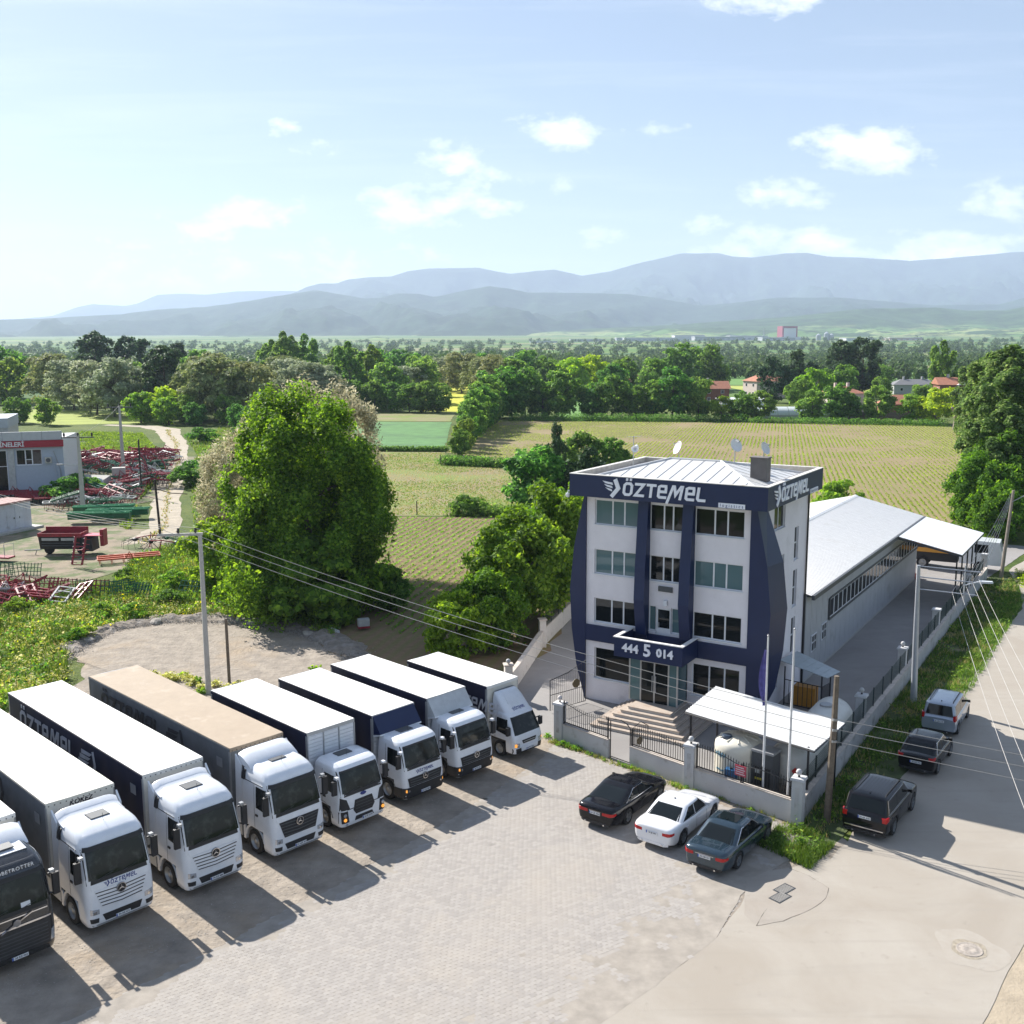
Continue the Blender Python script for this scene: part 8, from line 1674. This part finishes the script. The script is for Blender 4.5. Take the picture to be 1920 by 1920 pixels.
# the wooded river side on the left
river = [('silver', -112, 292, 17), ('silver', -104, 300, 16), ('silver', -120, 300, 16), ('tall_dark', -98, 294, 21), ('tall_dark', -168, 422, 27), ('tall_dark', -155, 425, 25), ('tall_dark', -142, 440, 22), ('olive', -78, 272, 17.5), ('olive', -70, 276, 16), ('olive', -84, 280, 16), ('silver', -62, 308, 15), ('silver', -55, 312, 14), ('silver', -66, 318, 16), ('poplar', -85, 393, 25), ('poplar', -79, 396, 24), ('poplar', -92, 400, 22), ('poplar', -53, 341, 21), ('poplar', -47, 345, 20), ('poplar', -60, 350, 19),
    ('mid', -40, 330, 14), ('silver', -34, 345, 13), ('mid2', -30, 350, 15), ('dark', -42, 318, 9), ('dark2', -50, 316, 8), ('dark', -56, 300, 8), ('olive', -92, 310, 14), ('olive', -72, 330, 17), ('bright', -96, 268, 8), ('lime', -92, 274, 9), ('bright', -87, 262, 7), ('dark', -79, 258, 6), ('mid', -83, 264, 8), ('mid', -72, 262, 7.5), ('olive', -140, 250, 17), ('olive', -150, 262, 16), ('dark', -128, 268, 7), ('mid', -118, 262, 7), ('silver', -135, 320, 16), ('olive', -150, 340, 18), ('mid2', -125, 340, 15), ('dark', -185, 380, 20), ('dark2', -200, 400, 20), ('mid', -175, 360, 16), ('olive', -100, 350, 18), ('dark', -110, 380, 17), ('mid', -120, 400, 18),
    ('olive', -20, 420, 17), ('olive', -8, 430, 16), ('silver', -28, 440, 15), ('mid', 5, 440, 17), ('dark', -15, 470, 16), ('poplar', -100, 480, 24), ('dark', -60, 470, 18), ('mid', -70, 450, 19), ('dark', -45, 430, 18), ('mid2', -36, 400, 16), ('dark', -52, 395, 16), ('bright', -60, 290, 6.5), ('dark', -66, 250, 6), ('dark2', -61, 238, 5.5), ('bush', -58, 226, 4), ('bush', -64, 214, 3.5)]
wh = ['beside the meadow of the river', 'at the far left end of the wood', 'in the gap before the hills', 'between poplars and willows', 'on the river bank', 'among the willows', 'beyond the dirt track', 'in the left woodland', 'at the edge of the river meadow', 'behind the silver willows', 'in front of the poplars', 'near the bend of the track', 'in the thick of the woodland']
for i, (k, x, y, h) in enumerate(river): 
    kc_ = usedlab[k] = usedlab.get(k, -1) + 1
    o = tree(k, x, y, h, wh[kc_ % len(wh)] , group='woodland trees left of the fields', wf=1.08)
for i, (x, y, s) in enumerate([(-45.5, 146, 3.4), (-46.5, 150.5, 3.8), (-57.5, 138.5, 3.2), (-58.5, 133.5, 3.6), (-34, 118, 2.6), (-47, 170, 2.6)]): tree('bush', x, y, s, ('beside the machine rows, right side', 'round one between machine rows and track', 'at the right corner of the shop', 'in front of the shop corner', 'at the start of the track', 'on the grass left of the track')[i], sq=1)
for i in range(0, 26, 2): x = -34 + i*1.3 + rt.uniform(-1, 1); y = 80 + 5*math.sin(i) + (8 if i % 4 == 0 else 0); (x < -19) and tree(('bushb', 'bush')[(i // 2) % 3 == 0], x, y, rt.uniform(.9, 1.7), 'in the weeds between scrap heap and dirt lot', group='weedy bushes behind the dirt lot')
for i in range(7): tree('bushb', -41 + rt.uniform(0, 13), 68 + rt.uniform(0, 9), rt.uniform(.8, 1.5), 'in the flowering weeds at the left edge', group='weedy bushes at the left edge')
# right hand belt of poplars and willows along the road
pm2, Cp = crown_mesh('crown', (5.4, 5.4, 9.8), 42000, 170, .34, leafmat('poplar_leaves', (.04, .08, .02), (.08, .135, .035), (.17, .22, .09), hue=.01), seed=36, r0=.15, shape='column', gap=.3, ratio=1.4, jit=.7)
for i, (x, y, h, s, lb) in enumerate([(67, 141, 20, 1.12, 'tallest wind-blown poplar at the right edge of the picture'), (61, 127, 17.4, 1.0, 'poplar in front of the tallest one at the right edge'), (75, 156, 20, 1.15, 'poplar behind the tallest one at the right edge'), (56.5, 118, 13.8, .85, 'lower poplar nearest the street lamp on the right'), (83, 176, 19, 1.05, 'poplar third along the road on the right'), (91, 198, 18, 1.0, 'poplar farther along the road on the right'), (100, 222, 17, .95, 'farthest poplar of the right hand belt'), (76, 140, 20, 1.1, 'poplar outside the belt, hard against the right edge'), (68, 126, 17, 1.0, 'outer poplar behind the street lamp')]):
    o = empty('poplar_tree', (x, y, 0), i*1.1, lb, 'tree'); f = h / 20; link('crown', pm2, o, loc=(0, 0, 9.6*f), scale=(s, s, f)); link('trunk', trunk_mesh(9*f, .4, Cp*.6 + np.array([0, 0, 9.6*f]), 6, i), o)
for i, (x, y, s, z, lb) in enumerate([(50.8, 110.5, 1.05, 3.6, 'leafy walnut at the road bend below the poplars'), (56, 116, 1.25, 4.8, 'leafy walnut between road bend and poplars'), (49.5, 103.5, .8, 2.6, 'leafy walnut beside the end of the side wall'), (60.5, 112, 1.2, 4.2, 'leafy walnut right of the street lamp')]):
    o = empty('walnut_tree', (x, y, 0), i*2.3, lb, 'tree'); link('crown', wm, o, loc=(0, 0, z), scale=(s, s, s)); link('trunk', trunk_mesh(z+1, .25, Cw*.7*s + np.array([0, 0, z]), 7, i+9), o)
tree('silver', 57, 103, 4.6, 'low willow shrub on the road bank right of the lamp', wf=1.4); tree('mid', 66, 118, 8, 'under the right hand poplars'); tree('dark', 74, 128, 9, 'under the right hand poplars, outer'); tree('bright', 47.6, 84, 2.6, 'yellowish shrub on the verge island below the lamp', wf=1.1)
for x, y in ((101.5, 236), (104.5, 234)):
    o = empty('pollard_stump', (x, y, 0), 0, 'thick pollarded trunk at the road corner, ' + ('left' if x < 103 else 'right') + ' of two', 'tree'); MB().tube([(0, 0, 0), (.1, 0, 2.5), (0, 0, 4.2)], [.7, .55, .8], 9).tube([(0, 0, 3.8), (1.2, 0, 5)], [.4, .25], 6).tube([(0, 0, 3.8), (-1.1, 0, 5.2)], [.4, .25], 6).build('trunk', M('pale_bark', (.24, .20, .16), .95, var=.3), o)
# distant woods as masses of small trees
def far_wood(name, pts, size, mat, leaf):
    V = []
    for x, y, s in pts:
        n = 130 if y < 700 else 60; d = rng.normal(0, 1, (n, 3)); d /= np.linalg.norm(d, axis=1, keepdims=True); d[:, 2] = np.abs(d[:, 2]) * 1.0
        q = rng.uniform(.35, 1, (n, 1)); P = d * np.array([s*.55, s*.55, s*.62]) * q + np.array([x, y, rise(y) + s*.30]); P[:, 2] -= (rng.random(n) * s * .3); V.append(leaves(P, d, leaf * s, 1.3, .6))
    o = link(name, fastmesh(name, np.concatenate(V), [(0, 1, 2, 3)], mat)); o['kind'] = 'stuff'; return o
pts = []
for i in range(620):
    y = rt.uniform(430, 1100); x = rt.uniform(-.56, .06 if y > 480 else -.1) * y
    pts.append((x, y, rt.uniform(9, 17)))
L_FAR = leafmat('distant_foliage', (.022, .045, .014), (.045, .080, .024), (.085, .12, .045), trans=.25, hue=0)
far_wood('distant_woodland', pts, 1, L_FAR, .17)
pts = [(rt.uniform(-.6, .8) * y, y, rt.uniform(7, 13)) for y in [rt.uniform(900, 1400) for _ in range(500)]]
for yy0, x0, x1, n in ((560, .06, .7, 55), (640, .1, .6, 30), (700, .05, .7, 90), (820, .0, .75, 100), (930, .0, .8, 120), (1050, -.2, .8, 160), (1250, -.4, .8, 200), (1500, -.5, .8, 260), (1750, -.5, .8, 260), (2050, -.5, .8, 260), (2450, -.5, .8, 260), (2900, -.5, .8, 200)):
    for k in range(n): f = rt.random(); y = yy0 * (1 + rt.uniform(-.02, .02)) + 30*math.sin(f*9); pts.append(((x0 + (x1-x0)*f) * y, y, rt.uniform(6, 12) * (1 + .25*(yy0 > 1400))))
far_wood('distant_hedgerow_trees', pts, 1, L_FAR, .2)
# ================================================================ grass, weeds and crops
def scatter(poly, n, zf=0.0):
    p = np.array(poly); lo, hi = p.min(0), p.max(0); out = []; m_ = 0
    while m_ < n:
        q = rng.uniform(lo, hi, (n*2, 2)); q = q[inside(q[:, 0], q[:, 1], poly)]; out.append(q); m_ += len(q)
        if not len(q): break
    return np.concatenate(out)[:n]
def blades(name, Q, h, w_, mat, per=3, lean=.45, seedn=.25, thin=None):
    if thin is not None:
        k = np.array([mnoise.noise(Vector((x*seedn, y*seedn, thin))) for x, y in Q]); Q = Q[k > -.12 + rng.normal(0, .12, len(Q))]
    Q = np.repeat(Q, per, 0) + rng.normal(0, .05, (len(Q)*per, 2)); n = len(Q); a = rng.uniform(0, 2*np.pi, n); hh = h * rng.uniform(.5, 1.35, n); dx = np.cos(a), np.sin(a); le = rng.uniform(.1, lean*2, n) * hh
    V = np.empty((n, 3, 3)); V[:, 0] = np.c_[Q[:, 0]-dx[1]*w_, Q[:, 1]+dx[0]*w_, np.zeros(n)]; V[:, 1] = np.c_[Q[:, 0]+dx[1]*w_, Q[:, 1]-dx[0]*w_, np.zeros(n)]; V[:, 2] = np.c_[Q[:, 0]+dx[0]*le, Q[:, 1]+dx[1]*le, hh]
    o = link(name, fastmesh(name, V, [(0, 1, 2)], mat)); o['kind'] = 'stuff'; return o
G1 = leafmat('grass_blades', (.06, .11, .018), (.11, .18, .03), (.20, .24, .06), trans=.3); G2 = leafmat('dark_grass_blades', (.03, .065, .012), (.06, .11, .02), (.11, .16, .03), trans=.3); G3 = leafmat('dry_grass_blades', (.22, .20, .08), (.32, .27, .11), (.38, .33, .16), trans=.3); GY = leafmat('flowering_weed', (.16, .19, .04), (.30, .32, .10), (.48, .48, .24), trans=.3)
leftp = [(-29.8, 52), (-27, 60), (-30, 67), (-30.2, 71), (-28, 73.4), (-25, 75), (-20.5, 74.2), (-15.3, 72), (-12.6, 69), (-12, 76), (-20, 86), (-26, 98), (-33, 108), (-36, 96), (-34, 86), (-40, 78), (-52, 70), (-46, 40)]
blades('long_grass', scatter(leftp, 16000), .42, .045, G1, 4, thin=2); blades('long_grass', scatter(leftp, 9000), .6, .05, G2, 4, thin=8); blades('dry_grass', scatter(leftp, 4500), .4, .04, G3, 3, thin=15)
def weeds(name, Q, h, leaf, mat, per=14):
    n = len(Q)*per; P = np.repeat(Q, per, 0) + rng.normal(0, h*.45, (n, 2)); P = np.c_[P, rng.uniform(.1, 1, n) * h * rng.uniform(.6, 1.2, n)]
    o = link(name, fastmesh(name, leaves(P, np.tile([0, 0, 1.], (n, 1)), leaf, 1.7, .7), [(0, 1, 2, 3)], mat)); o['kind'] = 'stuff'; return o
wl_ = [(-29.8, 52), (-27, 60), (-30, 67), (-28, 73), (-22, 76), (-27, 80), (-40, 77), (-48, 66), (-46, 40)]
weeds('flowering_weeds', scatter(wl_, 1100), .6, .11, GY, 18); weeds('flowering_weeds', scatter(leftp, 260), .5, .10, leafmat('yellow_flowers', (.30, .30, .02), (.45, .40, .03), (.55, .48, .08), hue=0), 10); weeds('leafy_weeds', scatter(leftp, 900), .55, .16, L_BRIGHT, 14); weeds('leafy_weeds', scatter(leftp, 500), .6, .16, L_DEEP, 14)
weeds('lot_weeds', np.array([(-20.5, 60.2), (-20, 60.6), (-21, 60.8), (-19.6, 60.2), (-21.4, 60.2), (-18.4, 58.6), (-17.8, 59.2), (-16.9, 58.4), (-19.2, 59.4), (-16.4, 58.9), (-22.1, 61.2)]), .35, .13, GY, 90); weeds('lot_weeds', np.array([(-20.2, 60.9), (-19, 59.8), (-18.2, 57.9), (-16.6, 57.6), (-15.9, 58.2), (-12.4, 62.0)]), .3, .14, L_BRIGHT, 80)
tr_ = [(-35.6, 114), (-41.8, 133), (-48, 154), (-59, 192), (-73, 230), (-70, 250), (-50, 225), (-40, 190), (-32, 150), (-27, 112)]; trl = [(-42.2, 112), (-48.6, 133), (-55, 156), (-61.5, 178), (-67.5, 196), (-84, 235), (-100, 240), (-90, 205), (-70, 190), (-62, 182), (-56, 166), (-50, 140), (-44, 114)]
blades('track_side_grass', scatter(tr_, 9000), .45, .07, G1, 3, thin=4); blades('track_side_grass', scatter(trl, 7000), .45, .07, G1, 3, thin=5); weeds('track_side_weeds', scatter(trl, 260), .5, .2, L_BRIGHT, 12); weeds('track_side_weeds', scatter(tr_, 320), .5, .2, L_MID, 12)
cq = [(x + rng.normal(0, .22), y + rng.normal(0, .6)) for i in range(len(tk)-1) for t in np.linspace(0, 1, 70) for x, y in [(tk[i][0] + (tk[i+1][0]-tk[i][0])*t, tk[i][1] + (tk[i+1][1]-tk[i][1])*t)] if y < 246]
blades('track_crown_grass', np.array(cq), .22, .05, G3, 3); blades('track_crown_grass', np.array(cq)[::2], .22, .05, G1, 3)
# verge between side wall and road, weeds at the wall foot, corner patch
VERG = [bl(15.3, -9.5), bl(15.25, 44), bl(17.5, 46), bl(18.6, 35), bl(18.4, 24.5), bl(18.3, 19), bl(18.2, 12), bl(18.1, 4), bl(17.2, -2), bl(16.8, -6), bl(16.6, -9.6), bl(16.0, -12.5), bl(14.6, -11.5)]
sheet('grass_verge', [bl(15.0, -9.6), bl(15.0, 45), bl(17.8, 47), bl(18.7, 35), bl(18.6, 24.5), bl(18.5, 19), bl(18.4, 12), bl(18.3, 4), bl(17.9, -2), bl(17.6, -6), bl(17.0, -9.6), bl(16.6, -12.6), bl(14.4, -11.8), bl(14.6, -9.9)], .009, SHELF, .25, .8)
blades('verge_grass', scatter(VERG, 6500), .26, .018, G2, 4, thin=9, seedn=.6); blades('dry_grass', scatter(VERG, 2500), .24, .016, G3, 4, thin=19, seedn=.6); blades('verge_grass', scatter([bl(17.2, 0), bl(17.2, 40), bl(18.7, 40), bl(18.7, 24), bl(18.5, 2)], 2000), .26, .02, G1, 4); blades('verge_grass', scatter([bl(14.3, -12), bl(16.7, -12.8), bl(17, -9.8), bl(14.6, -9.7)], 1500), .28, .016, G2, 4, thin=3, seedn=1); weeds('verge_weeds', scatter(VERG, 150), .4, .10, L_DEEP, 20); weeds('verge_weeds', scatter([bl(14.4, -12), bl(16.5, -12.4), bl(16.8, -9.8), bl(14.8, -9.6)], 22), .3, .075, L_MID, 26)
wf_ = [bl(*p) for p in [(1.7, -6.8), (3.5, -7.1), (5.2, -7.5), (6.4, -7.7), (7.8, -7.9), (9.6, -8.5), (11.2, -8.7), (12.8, -9.0), (14.9, -9.5)]]
fw2 = np.concatenate([np.array([np.array(a) + (np.array(b_) - np.array(a)) * t for t in rng.random(k)]) for a, b_, k in zip(wf_, wf_[1:], (60, 30, 16, 50, 30, 26, 10, 22))]); fw2 = fw2 + rng.normal(0, .09, fw2.shape)
blades('wall_foot_grass', fw2, .16, .013, G1, 7); blades('wall_foot_grass', fw2[::2], .15, .013, G3, 6); weeds('wall_foot_weeds', fw2[::7], .16, .06, L_BRIGHT, 16); weeds('wall_foot_weeds', np.array([bl(2.4, -6.9), bl(2.8, -7.0), bl(3.2, -7.1), bl(1.2, -6.4)]), .22, .08, L_BRIGHT, 60)
isl = [(44, 88), (49, 90), (52, 84), (48, 77), (41, 74), (41.5, 80)]; sheet('grass_verge', isl, .012, SHELF, .5, .8); blades('verge_grass', scatter(isl, 3200), .5, .03, G1, 4); weeds('verge_weeds', scatter(isl, 60), .7, .14, L_LIME, 26)
edge = [(47, 92), (52, 100), (62, 108), (72, 118), (76, 112), (60, 96), (50, 88)]; blades('verge_grass', scatter(edge, 2500), .5, .04, G2, 4)
# crop rows
def crop(name, poly, pitch, step, h, leaf, mat, thin=1, az=75.5, gapn=.3):
    c, s = math.cos(R(az)), math.sin(R(az)); p = np.array(poly); U = p @ np.array([c, s]); W_ = p @ np.array([-s, c])
    uu, ww = np.meshgrid(np.arange(U.min(), U.max(), step), np.arange(W_.min(), W_.max(), pitch), indexing='ij'); uu = uu.ravel() + rng.uniform(-step*.4, step*.4, uu.size); ww = ww.ravel() + rng.normal(0, .05, ww.size)
    x, y = uu*c - ww*s, uu*s + ww*c; ok = inside(x, y, poly); x, y = x[ok], y[ok]
    k = np.array([mnoise.noise(Vector((a*.06, b_*.06, thin))) + .4 * mnoise.noise(Vector((a*.3, b_*.3, thin))) for a, b_ in zip(x, y)]) > -gapn + rng.normal(0, .15, len(x)); x, y = x[k], y[k]; n = len(x)
    P = np.c_[np.repeat(x, 2) + rng.normal(0, .06, 2*n), np.repeat(y, 2) + rng.normal(0, .06, 2*n), rng.uniform(.3, 1, 2*n) * h]
    o = link(name, fastmesh(name, leaves(P, np.tile([0, 0, 1.], (2*n, 1)), leaf, 2.0, .6), [(0, 1, 2, 3)], mat)); o['kind'] = 'stuff'
crop('crop_plants', [(-14, 119), (1.2, 118.5), (5, 110), (4.6, 88), (0, 76), (-4, 70), (-8, 70), (-12, 78), (-20, 95)], .85, .15, .20, .115, L_BRIGHT, gapn=.25)
crop('crop_plants', big, .75, .23, .18, .12, L_BRIGHT, thin=6, gapn=.2)
fur = [(-26, 192), (-12.5, 191), (-10.5, 173), (2, 165), (21, 119), (1.2, 120.8), (-14, 121), (-29, 123)]
blades('field_weeds', scatter(fur, 16000), .13, .06, G1, 3, thin=20, seedn=.08); blades('field_stubble', scatter(fur, 9000), .14, .05, G3, 2)
# stones round the dirt lot
stm = []
for k in range(4):
    bm = bmesh.new(); bmesh.ops.create_icosphere(bm, subdivisions=2, radius=1)
    for v in bm.verts: v.co *= 1 + .35 * mnoise.noise(v.co * 1.3 + Vector((k*5, 0, 0))); v.co.z *= .6
    me_ = bpy.data.meshes.new('stone'); bm.to_mesh(me_); bm.free(); me_.materials.append(M('pale_limestone', (.36, .33, .29), .95, var=.2, bump=.03) if k == 0 else stm[0].materials[0]); stm.append(me_)
edge_ = [(-29.2, 60), (-29.5, 67.2), (-29.7, 70.7), (-28, 72.9), (-25, 74.3), (-20.5, 73.8), (-17.5, 72.8), (-15.3, 71.3), (-12.4, 68.4), (-10.3, 65)]
for i in range(16):
    j = rt.randrange(len(edge_)-1); t = rt.random(); x = edge_[j][0] + (edge_[j+1][0]-edge_[j][0])*t + rt.gauss(0, .35); y = edge_[j][1] + (edge_[j+1][1]-edge_[j][1])*t + rt.gauss(0, .4); s = abs(rt.gauss(.12, .12)) + .08
    o = link('stone', stm[i % 4], loc=(x, y, s*.2), rz=rt.uniform(0, 6), scale=(s*1.4, s, s)); grp(o, 'pale broken stone lying on the rim of the dirt lot', 'stone', 'stones round the dirt lot')
for i, (x, y, s) in enumerate([(-31.5, 100.5, .7), (-30.8, 99.8, .5), (-26.3, 86.5, .4), (-25.0, 88, .3), (-25.8, 84, .3), (-23.6, 82, .28)]): o = link('stone', stm[i % 4], loc=(x, y, .1), scale=(s*1.3, s, s)); grp(o, 'pale boulder half sunk in the grass beyond the dirt lot', 'stone', 'boulders in the grass')
# loose gravel on the lot
gq = scatter([(-29, 56), (-29, 67), (-27, 72), (-20, 73), (-12.6, 67.5), (-10.4, 63.5), (-2, 61), (1, 56), (-3, 52), (-20, 40), (-16, 29), (-9, 34), (1, 50), (-25, 50)], 9000)
o = link('loose_gravel', fastmesh('loose_gravel', leaves(np.c_[gq, np.full(len(gq), .02)], np.tile([0, 0, 1.], (len(gq), 1)), .045, 1.1, .12), [(0, 1, 2, 3)], stm[0].materials[0])); o['kind'] = 'stuff'
# rubble bank behind the lot
n = 26000; t = rng.random(n); ex = np.interp(t, np.linspace(0, 1, len(edge_)), [p[0] for p in edge_]); ey = np.interp(t, np.linspace(0, 1, len(edge_)), [p[1] for p in edge_])
Pq = np.c_[ex + rng.normal(0, .5, n), ey + rng.normal(0, .5, n), rng.uniform(0, .12, n)]
Vq = leaves(Pq, np.tile([0, 0, 1.], (n, 1)), .07, 1.1, .8); o = link('rubble', fastmesh('rubble', Vq, [(0, 1, 2, 3)], stm[0].materials[0])); o['kind'] = 'stuff'
pp = empty('drain_pipe', (-12.9, 71.0, .1), R(-50), 'white plastic drain pipe end poking out of the rubble bank', 'pipe'); MB().lathe([(.18, 0), (.2, 0), (.2, .9), (.18, .9)], 16, ax=0).build('pipe', WHITE, pp)
wb = empty('utility_box', (-10.6, 71.2, 0), R(20), 'small white and red box on legs at the edge of the field', 'box'); MB().box(-.4, .4, -.25, .25, .35, .85).build('case', WGY, wb); MB().box(-.42, .42, -.26, .26, .2, .34).build('base', RED, wb)
sr_ = MB(); 

bk = MB(); ep_ = [Vector(p) for p in [(-29.8, 64), (-29.9, 68.5), (-29.0, 72.2), (-26.5, 74.3), (-23, 74.8), (-20, 74.2), (-17, 73.0), (-14.6, 71.6), (-12.6, 69.2), (-11.0, 66.6), (-9.8, 64.4)]]; NB = 110; NW = 10
def bank(u, v):
    f = u * (len(ep_) - 1); i = min(int(f), len(ep_) - 2); p = ep_[i].lerp(ep_[i+1], f - i); d = (ep_[i+1] - ep_[i]).normalized(); n_ = Vector((d.y, -d.x)); w_ = (v - .5) * (2.6 + 1.2 * mnoise.noise(Vector((f * 1.3, 0, 2))))
    q = p + n_ * w_; h = .42 * max(0, math.cos((v - .5) * math.pi)) ** 1.2 * (.55 + .9 * abs(mnoise.noise(Vector((q.x * .8, q.y * .8, 1))))) * min(1, 12 * u, 12 * (1 - u))
    return (q.x, q.y, h - .03 + .10 * mnoise.noise(Vector((q.x * 3, q.y * 3, 5))) * math.sin(math.pi * v))
bk.grid(bank, NB, NW); o = bk.build('earth_bank', M('earth_bank_soil', (.235, .20, .165), 1, var=.35, scale=2.5, bump=.08, bscale=6, c2=(.30, .27, .24), c2s=1.3, c2t=.5, world=True), fix=False); o['kind'] = 'structure'
print('objects', len(bpy.data.objects), 'tris', sum(len(m.loops) - 2*len(m.polygons) for m in bpy.data.meshes))
for o in bpy.data.objects:
    if o.get('label') and len(o['label'].split()) > 16: print('LONG', o.name, o['label'])
